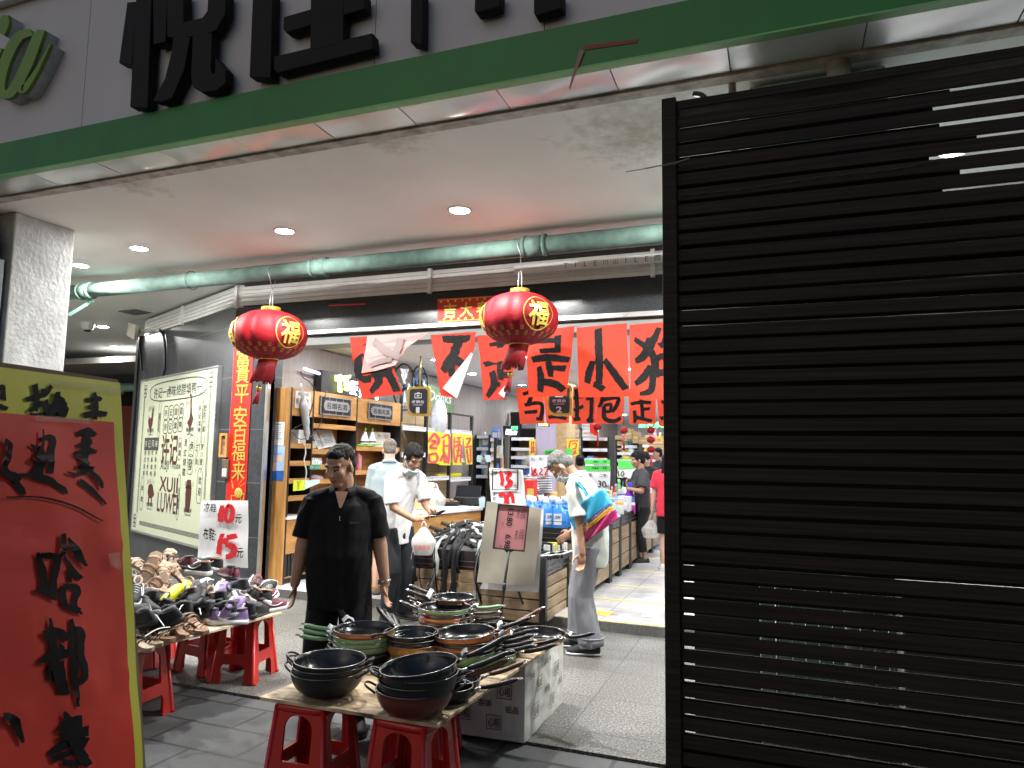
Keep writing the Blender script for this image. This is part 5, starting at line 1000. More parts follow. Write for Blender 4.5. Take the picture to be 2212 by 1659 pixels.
# ---- belts
m_belt = mat('black belt leather', (.008, .008, .009), .55, spec=.3, var=.4, vs=30, bump=.15, bs=90)
m_film = mat('cloudy belt sleeve film', (.62, .64, .63), .3, var=.25, vs=18, alpha=.5, bump=.7, bs=14)
def heap(x, y): return ZA-.02+.24*math.exp(-((x+2.98)/.4)**2-((y-6.68)/.3)**2)
for i in range(92):
    film = i % 7 == 0; hang = i % 4 in (0,); lab = ('belt in a cloudy plastic sleeve' if film else 'bare black belt')+(' hanging over the front edge of the low bin' if hang else ' lying on top of the belt heap')
    if hang:
        x = -3.46+1.1*((i*0.618) % 1); L = random.uniform(.18, .5); x2 = x+random.uniform(-.1, .1)
        pts = [(x+random.uniform(-.3, .3), 6.75, heap(x, 6.75)+.03), (x+.03, 6.5, heap(x, 6.5)+.04), (x2, 6.30, ZA+.05), (x2+random.uniform(-.04, .04), 6.27-.02*random.random(), ZA-L*.45), (x2+random.uniform(-.09, .09), 6.28, ZA-L)]; u_ = (0, -1, .4)
    else:
        a = random.uniform(-.7, .7)+(math.pi if i % 2 else 0); cx, cy = -2.96+random.gauss(0, .22), 6.6+random.uniform(-.22, .22); l = random.uniform(.5, .8); bow = random.uniform(-.14, .14); pts = []
        for k in range(7):
            t = k/6-.5; x = cx+l*t*math.cos(a)-bow*math.sin(a)*(1-4*t*t); y = cy+.6*l*t*math.sin(a)+bow*math.cos(a)*(1-4*t*t); x = min(-2.1, max(-3.46, x)); y = min(7.0, max(6.3, y)); pts.append((x, y, heap(x, y)+random.uniform(.0, .05)))
        u_ = (random.uniform(-.3, .3), -.5, random.uniform(.1, 1))
    S = smooth_line(pts, 5); t = thing('leather_belt', lab, 'belt', S[0], 0, lab.replace('belt', 'belts', 1))
    MB().tube(S, .021, 6, flat=.14, up=u_).build('belt_strap', m_belt, t)
    if film: MB().tube(S[len(S)//3:], [.026+.007*math.sin(q*1.9+i) for q in range(len(S)-len(S)//3)], 7, flat=.3, up=u_).build('plastic_sleeve', m_film, t)
    elif i % 4 == 1: MB().tube([np.array(S[-1])+np.array(q) for q in ((-.02, -.01, .03), (.02, -.01, .03), (.02, -.01, -.01), (-.02, -.01, -.01), (-.02, -.01, .03))], .004, 5).build('buckle', m_alu, t)
# ================= price signs on stands =================
def pole(t, p, Y, z0, r=.009):
    a = oy(p, Y); MB().tube([(a[0], Y, z0), (a[0], Y, a[2])], r, 8).build('pole', m_black, t)
def pxframe(t, q, Y, w_, nm='frame', m=m_black):
    mb = MB(); A = [oy(p, Y) for p in q]; ctr = sum(A)/4
    for i in range(4):
        a, b = A[i], A[(i+1) % 4]; mb.prism([a, b, b+(ctr-b)*w_, a+(ctr-a)*w_], (0, -.012, 0))
    return mb.build(nm, m, t)
m_brown = mat('greyish kraft paper', (.27, .25, .2), .75, var=.1, vs=3, bump=.25, bs=7)
m_pinkcard = mat('pink price card', (.42, .17, .18), .5, var=.05)
YK = 5.8
t = thing('price_stand', 'tilted pink price card in a black frame on a thin stand before grey brown paper', 'sign', oy((1085, 1360), YK)*np.array((1, 1, 0)))
q = [c('s1', *p) for p in ((318, 455), (557, 475), (520, 825), (275, 800))]
MB().prism([oy(p, YK) for p in q], (0, .004, 0)).build('pink_card', m_pinkcard, t); pxframe(t, q, YK, .06)
A = [oy(p, YK) for p in q]; uu = (A[3]-A[0]); uu /= np.linalg.norm(uu); ww = (A[1]-A[0]); ww /= np.linalg.norm(ww)
k = sc_at(A[0]); mb = MB()
for s_, p, h in (('13.80', (408, 560), 20), ('6.98', (388, 745), 20)): text(mb, s_, oy(c('s1', *p), YK)+np.array((0, -.004, 0)), uu, ww, h*.66*k, bold=.014)
for s_, p, h in (('品名规格', (520, 530), 5), ('产地单位', (498, 535), 5), ('零售价:', (470, 535), 6), ('品名规格', (505, 690), 5), ('产地单位', (485, 690), 5), ('零售价:', (455, 695), 6), ('元/个', (352, 615), 5), ('元', (335, 780), 5)): text(mb, s_, oy(c('s1', *p), YK)+np.array((0, -.004, 0)), uu, ww, h*k)
mb.build('price_lettering', m_ink, t)
a = oy(c('s1', 400, 815), YK); b = oy(c('s1', 362, 1090), YK); d = oy(c('s1', 330, 1385), YK)
MB().tube([a, b, d, (d[0]-.02, YK, .01)], [.011, .013, .009, .009], 8).build('pole', m_black, t); MB().tube([b+np.array((0, 0, .03)), b-np.array((0, 0, .03))], .018, 8).build('pole_clamp', m_black, t)
MB().prism([oy(c('s1', *p), YK) for p in ((350, 800), (450, 812), (405, 832), (380, 830))], (0, .01, 0)).build('frame_foot', m_black, t)
MB().lathe([(.14, 0), (.14, .012), (.02, .02), (.001, .02)], 20, M=TR(d[0]-.02, YK, .001)).build('stand_base', m_black, t)
def paper(name, poly, cr, Y, m, label, ph, t=None, amp=.01):
    Q = [oy(c(cr, *p), Y) for p in poly]
    def fn(u, v): a = Q[0]+(Q[1]-Q[0])*u; b = Q[3]+(Q[2]-Q[3])*u; p = a+(b-a)*v; return p+np.array((0, amp*math.sin(7*u+ph)*(.3+v)+amp*.6*math.sin(9*v+ph*2+3*u), 0))
    o = MB().grid(fn, 14, 18).build(name, m, t); return o if t else tag(o, label, 'paper')
YB = 6.1
paper('kraft_sheet', ((225, 437), (650, 490), (590, 1092), (150, 1058)), 's1', YB, m_brown, 'large sheet of grey brown paper hanging behind the pink price card', .5)
paper('white_sheet', ((480, 480), (665, 500), (622, 1140), (170, 1110)), 's1', YB+.05, m_paper, 'white sheet of paper showing round the grey brown sheet', 1.5)
def stand_sign(label, paper_q, frame_q, cr, Y, wk, z0, polep, red=(), black=(), texts=(), green=None, grp=None):
    t = thing('price_sign', label, 'sign', oy(c(cr, *polep), Y)*np.array((1, 1, 0))+np.array((0, 0, z0)), 0, grp)
    paper('paper_sheet', paper_q, cr, Y, m_paper, '', Y, t, .004)
    if frame_q: pxframe(t, [c(cr, *p) for p in frame_q], Y-.012, .07)
    if green: MB().prism([oy(c(cr, *p), Y-.01) for p in green], (0, .001, 0)).build('green_strip', mat('bright green card', (.08, .6, .1), .5), t)
    if red: mb = MB(); ybrush(mb, red, Y, cr, wk, lf=.009); mb.build('red_lettering', m_redink, t)
    if black: mb = MB(); ybrush(mb, black, Y, cr, wk, lf=.012); mb.build('brush_lettering', m_ink, t)
    for s_, p, h, mm in texts: mb = MB(); ytext(mb, s_, c(cr, *p), Y, h*wk, lf=.012, wob=.03, bold=.01); mb.build('lettering', mm, t)
    pole(t, c(cr, *polep), Y+.01, z0)
    return t
stand_sign('white price sign with red 13 in a black frame standing behind the belts', ((245, 180), (505, 195), (530, 470), (262, 470)), ((272, 190), (472, 195), (472, 352), (270, 350)), 's1', 6.75, .281, .1, (380, 360),
   red=[[(330, 205, 26), (350, 260, 30), (345, 315, 26)], [(365, 215, 24), (410, 225, 34), (385, 262, 24), (415, 295, 40), (370, 335, 26)], [(330, 400, 26), (345, 380, 30), (375, 400, 26), (370, 460, 20)], [(395, 460, 26), (390, 400, 26), (420, 380, 30), (435, 450, 24)]],
   texts=(('元', (452, 318), 28, m_ink), ('皮带', (280, 220), 34, m_ink), ('金', (288, 380), 26, m_ink), ('鞋', (288, 415), 26, m_ink)))
stand_sign('white sign with red 18 and 27 above the blue detergent', ((557, 85), (757, 78), (757, 235), (555, 255)), None, 's1', 8.0, .281, .8, (660, 430),
   red=[[(575, 175, 10), (580, 245, 12)], [(610, 185, 12), (590, 205, 10), (615, 225, 10), (600, 240, 10), (590, 225, 10), (612, 195, 8)], [(640, 185, 10), (655, 195, 10), (635, 230, 10), (665, 232, 10)], [(668, 180, 10), (700, 178, 12), (675, 240, 12)]],
   texts=(('2L:', (585, 112), 22, m_ink), ('3L:', (648, 110), 22, m_ink), ('5L:', (710, 108), 22, m_ink), ('元', (622, 238), 14, m_ink), ('元', (695, 232), 14, m_ink)))
stand_sign('white sign lettered 30 yuan with a green top strip in the aisle', ((968, 165), (1180, 170), (1172, 360), (965, 345)), None, 's1', 9.3, .281, .82, (1075, 420),
   green=((968, 163), (1180, 163), (1178, 205), (968, 205)), texts=(('一支:', (1015, 235), 28, m_ink), ('二支:', (1125, 238), 28, m_ink), ('15', (1030, 300), 42, m_ink), ('30', (1115, 305), 52, m_ink), ('元', (1158, 325), 28, m_ink), ('高露洁', (1065, 183), 16, m_ink), ('牙膏', (1135, 183), 16, m_ink)))
stand_sign('green topped white sign behind the 30 yuan sign', ((985, 118), (1175, 120), (1173, 165), (985, 165)), None, 's1', 9.9, .281, .82, (1075, 420), green=((985, 116), (1175, 118), (1175, 150), (985, 148)), texts=(('高露洁', (1070, 133), 14, m_ink), ('牙膏', (1135, 133), 14, m_ink), ('十、一', (1070, 158), 12, m_ink)))
stand_sign('green and white price sign behind the short haired woman', ((1235, 180), (1365, 180), (1360, 262), (1235, 255)), None, 's1', 12.0, .281, .82, (1300, 330), green=((1238, 122), (1362, 124), (1362, 185), (1238, 185)), texts=(('10', (1262, 225), 44, m_ink),))
stand_sign('green and white price sign beside the oak pillar', ((838, 75), (885, 75), (882, 150), (835, 150)), None, 's1', 11.0, .281, .82, (860, 200), green=((838, 30), (888, 32), (886, 78), (838, 78)), red=[[(845, 105, 9), (862, 103, 9), (850, 140, 9)]], texts=(('元', (870, 130), 16, m_redink),))
tag(MB().prism([oy(c('s8', *p), 9.2) for p in ((622, 438), (752, 430), (750, 505), (624, 490))], (0, .002, 0)).build('green_card', MATS['bright green card']), 'bright green handwritten card above the 18 and 27 sign', 'price card')
mb = MB(); ytext(mb, '手福蓝品', c('s8', 690, 465), 9.2, 30*.215, lf=.004, wob=.03); o = mb.build('card_lettering', m_ink, bpy.data.objects['green_card'], world=False)
for q, lb in (([(1615, 190), (1660, 195), (1645, 250), (1612, 245)], 'pale blue price slip hanging on the far rack'), ([(1675, 190), (1720, 190), (1730, 245), (1690, 250)], 'second pale blue price slip hanging on the far rack'), ([(1628, 540), (1680, 535), (1675, 620), (1632, 618)], 'pale blue price slip hanging at the end of the counter')):
    o = tag(MB().prism([oy(c('p8', *p), 7.9 if q[0][1] > 500 else 12.2) for p in q], (0, .002, 0)).build('price_slip', mat('pale blue slip', (.5, .66, .72), .6)), lb, 'price card', 'pale blue price slips')
# ================= shop depth: pillar, racks, boxes, neon =================
YPl = 12.6
A, B_, D_ = oy(c('s8', 535, 300), YPl), oy(c('s8', 757, 300), YPl), oy(c('s8', 842, 300), YPl)
pl = thing('shop_pillar', 'square shop pillar clad in lilac panels and pale oak', 'pillar', (B_[0], YPl, .09))
MB().bb(A[0], B_[0], YPl, YPl+.6, .09, 3.02).build('lilac_cladding', mat('lilac ribbed cladding', (.42, .38, .52), .4, var=.14, vs=6, stretch=(14, 14, .3)), pl)
MB().bb(B_[0]+.002, D_[0], YPl-.01, YPl+.6, .09, 3.02).build('oak_cladding', m_rackwood, pl)
MB().bb(B_[0]-.012, B_[0]+.014, YPl-.02, YPl-.011, .09, 3.02).build('gold_trim', m_brass, pl)
def rack(px0, px1, Y, ys, cr, label, depth=.5, side=True):
    a, b = oy(c(cr, px0, 0), Y), oy(c(cr, px1, 0), Y); zs = [oy(c(cr, (px0+px1)/2, q), Y)[2] for q in ys]
    t = thing('shelf_rack', label, 'rack', ((a[0]+b[0])/2, Y, .09), 0, 'shelf racks deep in the shop')
    x0, x1 = a[0], b[0]; zt = max(zs)
    MB().bb(x0, x1, Y+depth, Y+depth+.02, .09, zt).build('back_board', m_rackwood, t)
    for x in (x0, x1): MB().bb(x-.02, x+.02, Y, Y+depth, .09, zt+.03).build('rack_post', m_black, t)
    for z in zs:
        MB().bb(x0+.021, x1-.021, Y+.02, Y+depth, z-.015, z).build('rack_shelf', m_rackwood, t); MB().bb(x0+.021, x1-.021, Y, Y+.018, z-.045, z+.02).build('price_strip', m_strip, t)
    return x0, x1, zs
r1 = rack(285, 532, 14, (322, 425, 510, 600, 700), 's8', 'pale wood rack beside the lilac pillar')
r2 = rack(1000, 1265, 14.5, (322, 432, 530, 620, 720), 's8', 'pale wood rack past the oak pillar with cartons on top')
r3 = rack(1345, 1560, 17, (330, 400, 470, 540, 610, 690), 's8', 'crowded rack behind the short haired woman')
r4 = rack(1575, 1830, 18.5, (395, 470, 540, 610, 690), 's8', 'crowded rack at the far end of the aisle')
r6 = rack(75, 130, 12.9, (330, 430, 520, 600, 700), 's8', 'narrow black rack just past the wall racks')
r5 = rack(-60, 75, 13.2, (300, 420, 520, 600, 700), 's8', 'black rack with white strips at the end of the wall racks')
def fill(r, Y, n, which, label, grp, cols, kinds=('box', 'bottle', 'jar', 'pack'), s=(1.3, 2.)):
    x0, x1, zs = r
    for k in which: row(n, x0+.1, x1-.1, Y+.08, Y+.35, zs[k]+.001, kinds, cols, label, 'goods', grp, s)
fill(r3, 17, 12, (1, 2, 3, 4, 5), 'small goods on the crowded rack behind the short haired woman', 'goods on the crowded rack', (0, 3, 6, 8, 4))
fill(r4, 18.5, 12, (0, 1, 2, 3, 4), 'small goods on the rack at the far end of the aisle', 'goods on the far end rack', (0, 3, 6, 8, 9, 1))
fill(r1, 14, 8, (2, 3, 4), 'grey bagged goods on the rack beside the lilac pillar', 'goods beside the lilac pillar', (8, 0, 2), ('pack',), (1.8, 2.6))
fill(r2, 14.5, 9, (3, 4), 'small goods on the rack past the oak pillar', 'goods past the oak pillar', (0, 1, 3))
fill(r6, 12.9, 5, (0, 1, 2, 3, 4), 'dark box on the narrow black rack', 'boxes on the narrow black rack', (2, 8, 6), ('box',), (1.3, 1.8))
fill(r5, 13.2, 7, (1, 2, 3, 4), 'dark bottle on the black rack', 'bottles on the black rack', (2, 7), ('bottle', 'box'), (1.4, 1.9))
m_cart = mat('brown carton board', (.4, .26, .13), .7, var=.1, vs=3)
def carton(px0, py0, px1, py1, Y, m, label, txt=None):
    a, b = oy(c('s8', px0, py1), Y), oy(c('s8', px1, py0), Y)
    o = tag(MB().bb(a[0], b[0], Y, Y+.35, a[2], b[2]).build('stacked_carton', m, bevel=.006), label, 'carton')
    tpe = MB().bb(a[0]+.02, b[0]-.02, Y-.003, Y-.001, (a[2]+b[2])/2-.02, (a[2]+b[2])/2+.02).build('parcel_tape', mat('tan parcel tape', (.5, .4, .22), .3), o)
    if txt: mb = MB(); ytext(mb, txt, c('s8', (px0+px1)/2+20, (py0+py1)/2+12), Y, 5, lf=.006); mb.build('carton_print', m_redink, o)
carton(845, 230, 970, 312, 14.5, mat('pale buff carton', (.6, .5, .38), .7), 'buff carton with red print on top of the rack past the oak pillar', '农夫'); carton(850, 160, 960, 228, 14.5, m_cart, 'brown carton under the red papers on top of the rack')
carton(1003, 235, 1130, 305, 14.5, m_paper, 'white carton on top of the rack past the oak pillar'); carton(1000, 165, 1120, 232, 14.5, mat('pale blue carton', (.45, .55, .66), .6), 'pale blue carton stacked on the white carton')
for k, q in enumerate(((1430, 225, 1500, 330), (1505, 255, 1565, 370), (1565, 310, 1660, 380), (1330, 290, 1420, 335), (1350, 335, 1400, 440), (1400, 345, 1450, 440))):
    carton(*q, 16.8+.05*k, m_cart, 'brown carton '+('with round emblem', 'tall and upright', 'tilted and half open', 'long and flat', 'narrow in the lower tier', 'narrow beside the lower tier one')[k]+' on the crowded rack')
carton(1705, 345, 1815, 385, 18.2, m_cart, 'brown carton on top of the rack at the far end'); carton(1705, 390, 1815, 470, 18.2, m_cart, 'large brown carton on the rack at the far end')
for q, S, lb in (([(470, 330), (533, 330), (531, 487), (470, 490)], [[(485, 370, 12), (525, 365, 14)], [(490, 350, 12), (495, 440, 14), (485, 480, 12)], [(510, 350, 12), (512, 470, 14)], [(480, 420, 12), (528, 415, 14)], [(480, 460, 12), (528, 455, 14)]], 'yellow poster beside the lilac pillar'), ([(848, 330), (970, 330), (965, 503), (850, 495)], [[(875, 350, 14), (960, 345, 16)], [(880, 355, 14), (870, 420, 16)], [(900, 380, 12), (940, 375, 14), (935, 420, 14), (900, 430, 12)], [(905, 450, 14), (945, 480, 16)], [(940, 440, 14), (905, 490, 16)]], 'yellow poster past the oak pillar')):
    o = tag(MB().prism([oy(c('s8', *p), YPl-.05) for p in q], (0, .002, 0)).build('yellow_poster', m_ypaper), lb, 'poster'); mb = MB(); ybrush(mb, S, YPl-.05, 's8', .215); mb.build('pink_lettering', m_pink, o)
wl = thing('welcome_sign', 'black hanging sign lettered Welcome in white script', 'sign', oy(c('s8', 280, 240), 13))
MB().prism([oy(c('s8', *p), 13) for p in ((205, 195), (360, 200), (362, 300), (210, 300))], (0, .06, 0)).build('sign_board', m_black, wl)
mb = MB(); ytext(mb, 'Welcome', c('s8', 290, 258), 13, 60*.215, 125*.215, lf=.01, shear=.3, bold=.02); mb.build('white_lettering', m_nw, wl); mb = MB(); ytext(mb, '欢迎光临', c('s8', 322, 215), 13, 36*.215, 70*.215, lf=.01, bold=.02); mb.build('green_lettering', glow('green neon', (.15, 1., .35), 2.5), wl)
ng = thing('green_neon_sign', 'green glowing character sign over the far racks', 'sign', oy(c('s8', 1700, 190), 16)); mb = MB(); ytext(mb, '菜农水果', c('s8', 1720, 186), 16, 62*.215, 310*.215, bold=.02); mb.build('neon_lettering', MATS['green neon'], ng)
ns = thing('yellow_neon_sign', 'small yellow lit sign under the second row of red papers', 'sign', oy(c('s8', 610, 185), 12)); mb = MB(); ytext(mb, '特价优惠', c('s8', 612, 182), 12, 30*.215, 100*.215, bold=.02); mb.build('neon_lettering', m_ny, ns)
MB().prism([oy(c('s8', *p), 12.03) for p in ((552, 160), (668, 160), (668, 204), (552, 200))], (0, .04, 0)).build('sign_board', m_black, ns)
mf = tag(MB().bb(-5.3, -3.9, 14.6, 14.9, 2.2, 2.75).build('grey_bulkhead', mat('ribbed grey metal', (.3, .31, .32), .4, .5, var=.3, vs=4, stretch=(.2, 1, 14))), 'ribbed grey metal bulkhead over the dark opening', 'bulkhead')
tag(MB().bb(-5.8, -4.35, 15.2, 15.3, .09, 2.6).build('dark_opening', m_dark), 'dark panel standing in for the unlit opening beyond the wall racks', 'dark panel')  # dark slab stands in for the shade inside the open doorway
def minilantern(p, Y, n, label):
    P = oy(c('s8', *p), Y); t = thing('small_lantern', label, 'lantern', P, 0)
    for k in range(n):
        MB().ell((0, 0, -k*.2), (.085, .085, .07), 14).build('lantern_body', m_silk, t, world=False); MB().lathe([(.035, .08-k*.2), (.035, .06-k*.2)], 10).build('lantern_cap', m_wood_gold, t, world=False)
    MB().tube([(0, 0, -.1-(n-1)*.22), (0, 0, -.4-(n-1)*.22)], .02, 5).build('lantern_tassel', m_tassel, t, world=False); MB().tube([(0, 0, .1), (0, 0, 3.02-P[2])], .004, 4).build('hanging_wire', m_wire, t, world=False)
minilantern((1420, 243), 14, 1, 'small red lantern hanging over the crowded rack'); minilantern((1692, 237), 14.5, 3, 'string of three small red lanterns near the far racks'); minilantern((1157, 205), 14.2, 1, 'small red lantern above the white carton')
tag(MB().prism([oy(c('s8', *p), 14.3) for p in ((1075, 175), (1160, 180), (1155, 300), (1120, 290), (1080, 260))], (0, .003, 0)).build('red_pennant', m_redpaper), 'torn red pennant hanging above the white carton', 'pennant')
for k, p in enumerate(((1225, 200), (1245, 110), (1265, 270))):
    pass
gb = thing('gift_box', 'tall red gift box with gold print by the detergent', 'box', oy(c('s8', 460, 860), 8.3))
a, b = oy(c('s8', 412, 905), 8.3), oy(c('s8', 500, 742), 8.3); MB().bb(a[0], b[0], 8.3, 8.5, .82, b[2]).build('box_body', m_redpaper, gb, bevel=.006); MB().bb(a[0]+.05, a[0]+.13, 8.294, 8.299, .95, 1.2).build('gold_print', m_gold, gb)
for i in range(8): good('pack', (-2.75+.02*(i % 2), 9.95, .81+.11*i*.6), 1.5, m_ypaper, 'yellow soap pack in the tall column behind the grey haired man', 'pack', 'yellow soap packs')
row(16, -3.05, -2.2, 7.95, 8.5, .81, ('jar', 'box', 'pack'), (0, 1, 2), 'small red and white goods behind the detergent rows', 'goods', 'small goods behind the detergent', (1.2, 1.6), .1)
# ================= red plastic stools, tables =================
m_stool = mat('red stool plastic', (.48, .014, .010), .3, var=.08, vs=5, coat=.2)
def panel2d(outer, holes):
    """flat plate with holes from a filled 2D curve; returns its points and faces"""
    cu = bpy.data.curves.new('plate', 'CURVE'); cu.dimensions = '2D'; cu.fill_mode = 'BOTH'; cu.extrude = .006
    for L in [outer]+holes:
        s = cu.splines.new('POLY'); s.points.add(len(L)-1); s.use_cyclic_u = True
        for p, q in zip(s.points, L): p.co = (q[0], q[1], 0, 1)
    o = bpy.data.objects.new('plate', cu); COL.objects.link(o); me = bpy.data.meshes.new_from_object(o.evaluated_get(bpy.context.evaluated_depsgraph_get()))
    V = [tuple(v.co) for v in me.vertices]; Fc = [tuple(p.vertices) for p in me.polygons]
    bpy.data.objects.remove(o); bpy.data.curves.remove(cu); bpy.data.meshes.remove(me); return V, Fc
SH = .445
def arch(x0, x1, z0, z1, k=1.): 
    n = 10; xm = (x0+x1)/2; w_ = (x1-x0)/2; zz = z1-w_*k
    return [(x0, z0), (x1, z0), (x1, zz)]+[(xm+w_*math.cos(math.pi*i/n), zz+w_*k*math.sin(math.pi*i/n)) for i in range(1, n)]+[(x0, zz)]
def stool(label):
    t = thing('plastic_stool', label, 'stool', (0, 0, 0), 0, 'red plastic stools')
    HB, HT = .168, .125
    outer = [(-HB, 0), (-HB+.085, 0), (-HB+.082, .02)]+[(-.09, .1), (-.075, .125), (.075, .125), (.09, .1)]+[(HB-.082, .02), (HB-.085, 0), (HB, 0), (HT, SH-.01), (-HT, SH-.01)]
    holes = [arch(-.075, .075, .195, SH-.045, .8)]
    V, Fc = panel2d(outer, holes); tl = math.atan2(HB-HT, SH)
    for k in range(4):
        out = []
        for x, y, z in V: out.append(Vector((x, -(HB-.006)+y*math.sin(tl)+z, y*math.cos(tl))))
        M = Matrix.Rotation(k*math.pi/2, 4, 'Z')
        MB().add(out, Fc, M=M).build('side_panel', m_stool, t, world=False, bevel=.003)
        a = M @ Vector((HB-.004, -HB+.004, 0)); b = M @ Vector((HT-.002, -HT+.002, SH-.012))
        MB().tube([a, a*.97+b*.03, b], [.022, .014, .013], 8).build('leg', m_stool, t, world=False)
    sq = lambda r, z: [(r*math.copysign(abs(math.cos(q))**.35, math.cos(q)), r*math.copysign(abs(math.sin(q))**.35, math.sin(q)), z) for q in [2*math.pi*i/40 for i in range(40)]]
    MB().loft([sq(.138, SH-.035), sq(.142, SH-.018), sq(.141, SH-.004), sq(.13, SH+.001), sq(.03, SH-.001)]).build('seat', m_stool, t, world=False)
    return t
S0 = stool('red plastic stool under the near corner of the wok table, by the pavement edge')
st_spots = [(-2.12, 2.98, 3, 'red plastic stool under the front of the wok table, closest to the notice board'), (-1.58, 2.98, -4, 'red plastic stool under the front of the wok table, closest to the screen'), (-1.83, 3.55, 8, 'red plastic stool under the wok table just in front of the wrapped box'), (-2.2, 4.15, 0, 'red plastic stool under the far end of the wok table'),
            (-3.62, 4.22, 12, 'red plastic stool under the shoe table corner facing the wok table'), (-4.0, 4.28, -8, 'red plastic stool behind the corner one under the shoe table'), (-3.72, 3.36, 5, 'red plastic stool under the shoe table right behind the notice board'), (-4.55, 4.2, 20, 'red plastic stool under the far end of the shoe table')]
for i, (x, y, a, lb) in enumerate(st_spots):
    M = TR(x, y, -.013 if y < 3.8 else .001, rad(a))
    if i == 0: S0.matrix_basis = M; S0['label'] = lb; MW[S0.name] = M
    else: dup(S0, M, lb)
m_ply = wood('stained plywood', (.10, .055, .025), (.66, .5, .3), (.8, 2.4, 1), .6, 2.8)
TZ = .455
_e = [n for n in m_ply.node_tree.nodes if n.type == 'VALTORGB'][0].color_ramp.elements; _e[0].position = .5; _e[1].position = .78
tt = thing('wok_table', 'stained plywood board laid on red stools and carrying pans', 'table', (-1.85, 3.6, .435))
C4 = [oz(p, TZ) for p in ((560, 1505), (945, 1565), (1205, 1385))]; C4.append(C4[0]+C4[2]-C4[1]+np.array((.04, 0, 0)))
MB().prism([(p[0], p[1], TZ) for p in C4], (0, 0, -.016)).build('plywood_top', m_ply, tt, bevel=.002)
m_ply2 = wood('pale plywood', (.45, .36, .24), (.66, .56, .4), (1., 2.5, 1), .6, 2.5)
sa = oz((610, 1322), TZ); sb_ = oz((295, 1405), TZ)
tt2 = thing('shoe_table', 'pale plywood board on red stools under the heap of shoes', 'table', (-4.1, 3.8, .435))
SQ = [sa, sb_+(sb_-sa)*.12, sb_+(sb_-sa)*.12+np.array((-1.25, .08, 0)), sa+np.array((-1.25, .1, 0))]
MB().prism([(p[0], p[1], TZ) for p in SQ], (0, 0, -.016)).build('plywood_top', m_ply2, tt2, bevel=.002)
# wrapped carton under the wok table
m_wrap = mat('printed white shrink wrap', (.66, .64, .6), .35, var=.08, vs=4, bump=.6, bs=9, coat=.3)
bx0, bx1, by0, by1 = -1.84, -1.375, 3.87, 4.62
wb = thing('wrapped_carton', 'white plastic wrapped bale of tissue propping the wok table', 'carton', (-1.6, 4.2, 0))
def wr(u, v, a, b, h, N_): 
    p = a+(b-a)*u+np.array((0, 0, h*v)); return p+N_*(.012*noise.noise(Vector(tuple(p*7)))+.006*noise.noise(Vector(tuple(p*19))))*math.sin(math.pi*min(1, max(0, u*1.0)))**.3
cn = [np.array(q) for q in ((bx0, by0, .002), (bx1, by0+.03, .002), (bx1+.01, by1, .002), (bx0, by1, .002))]
for i, nm in enumerate(('front_face', 'street_face', 'rear_face', 'inner_face')):
    a, b = cn[i], cn[(i+1) % 4]; N_ = np.cross(b-a, (0, 0, 1)); N_ = N_/np.linalg.norm(N_)
    MB().grid(lambda u, v: wr(u, v, a, b, .43, N_), 36, 24).build(nm, m_wrap, wb)
MB().quad(*[p+np.array((0, 0, .43)) for p in cn]).build('top_face', m_wrap, wb)
m_pbrown = mat('brown print', (.13, .09, .08), .6, var=.2)
for i in (0, 1):
    a, b = cn[i], cn[i+1]; d = (b-a)/np.linalg.norm(b-a); N_ = np.cross(d, (0, 0, 1)); mb = MB()
    for k, (u, v, s_, h) in enumerate(((.22, .3, '心相', .055), (.62, .22, '心相', .055), (.3, .62, '印纸', .05), (.75, .62, '心相', .055), (.5, .45, '茶语', .04), (.85, .4, '纸品', .04), (.12, .8, '抽纸', .04), (.5, .84, '品质生活', .03))):
        P = a+(b-a)*u+np.array((0, 0, .43*v))+N_*.014
        if h > .045:
            for q in ((-.045, -.04, .045, -.036), (-.045, .036, .045, .04), (-.045, -.04, -.041, .04), (.041, -.04, .045, .04)): mb.quad(*[P+d*x+np.array((0, 0, z)) for x, z in ((q[0], q[1]), (q[2], q[1]), (q[2], q[3]), (q[0], q[3]))])
        text(mb, s_, P+N_*.001, d, (0, 0, 1), h, .07 if h > .045 else None, bold=.02)
    mb.build('wrap_print', m_pbrown, wb)
# ================= woks and pans =================
m_nonstick = mat('black non stick coating', (.010, .010, .011), .22, var=.3, vs=60, coat=.3)
m_wokout = mat('matt black wok iron', (.014, .013, .013), .42, var=.3, bump=.05)
m_copper = mat('copper brown enamel', (.42, .15, .05), .3, .3, var=.15)
m_maroon = mat('dark maroon enamel', (.13, .028, .02), .32, .1, var=.15)
m_sage = mat('sage green enamel', (.2, .36, .18), .35, var=.08)
m_gold2 = mat('brassy brown enamel', (.48, .24, .07), .28, .4, var=.15)
m_hand = mat('black bakelite', (.013, .012, .012), .35, var=.2)
m_hwood = mat('red brown wooden handle', (.12, .045, .02), .35, var=.3, vs=10, stretch=(8, 8, 1))
m_steel = mat('polished steel', (.6, .6, .6), .18, .95)
m_tagp = mat('white paper tag', (.66, .67, .68), .6, bump=.2)
m_hgreen = mat('sage green handle', (.16, .3, .15), .4)
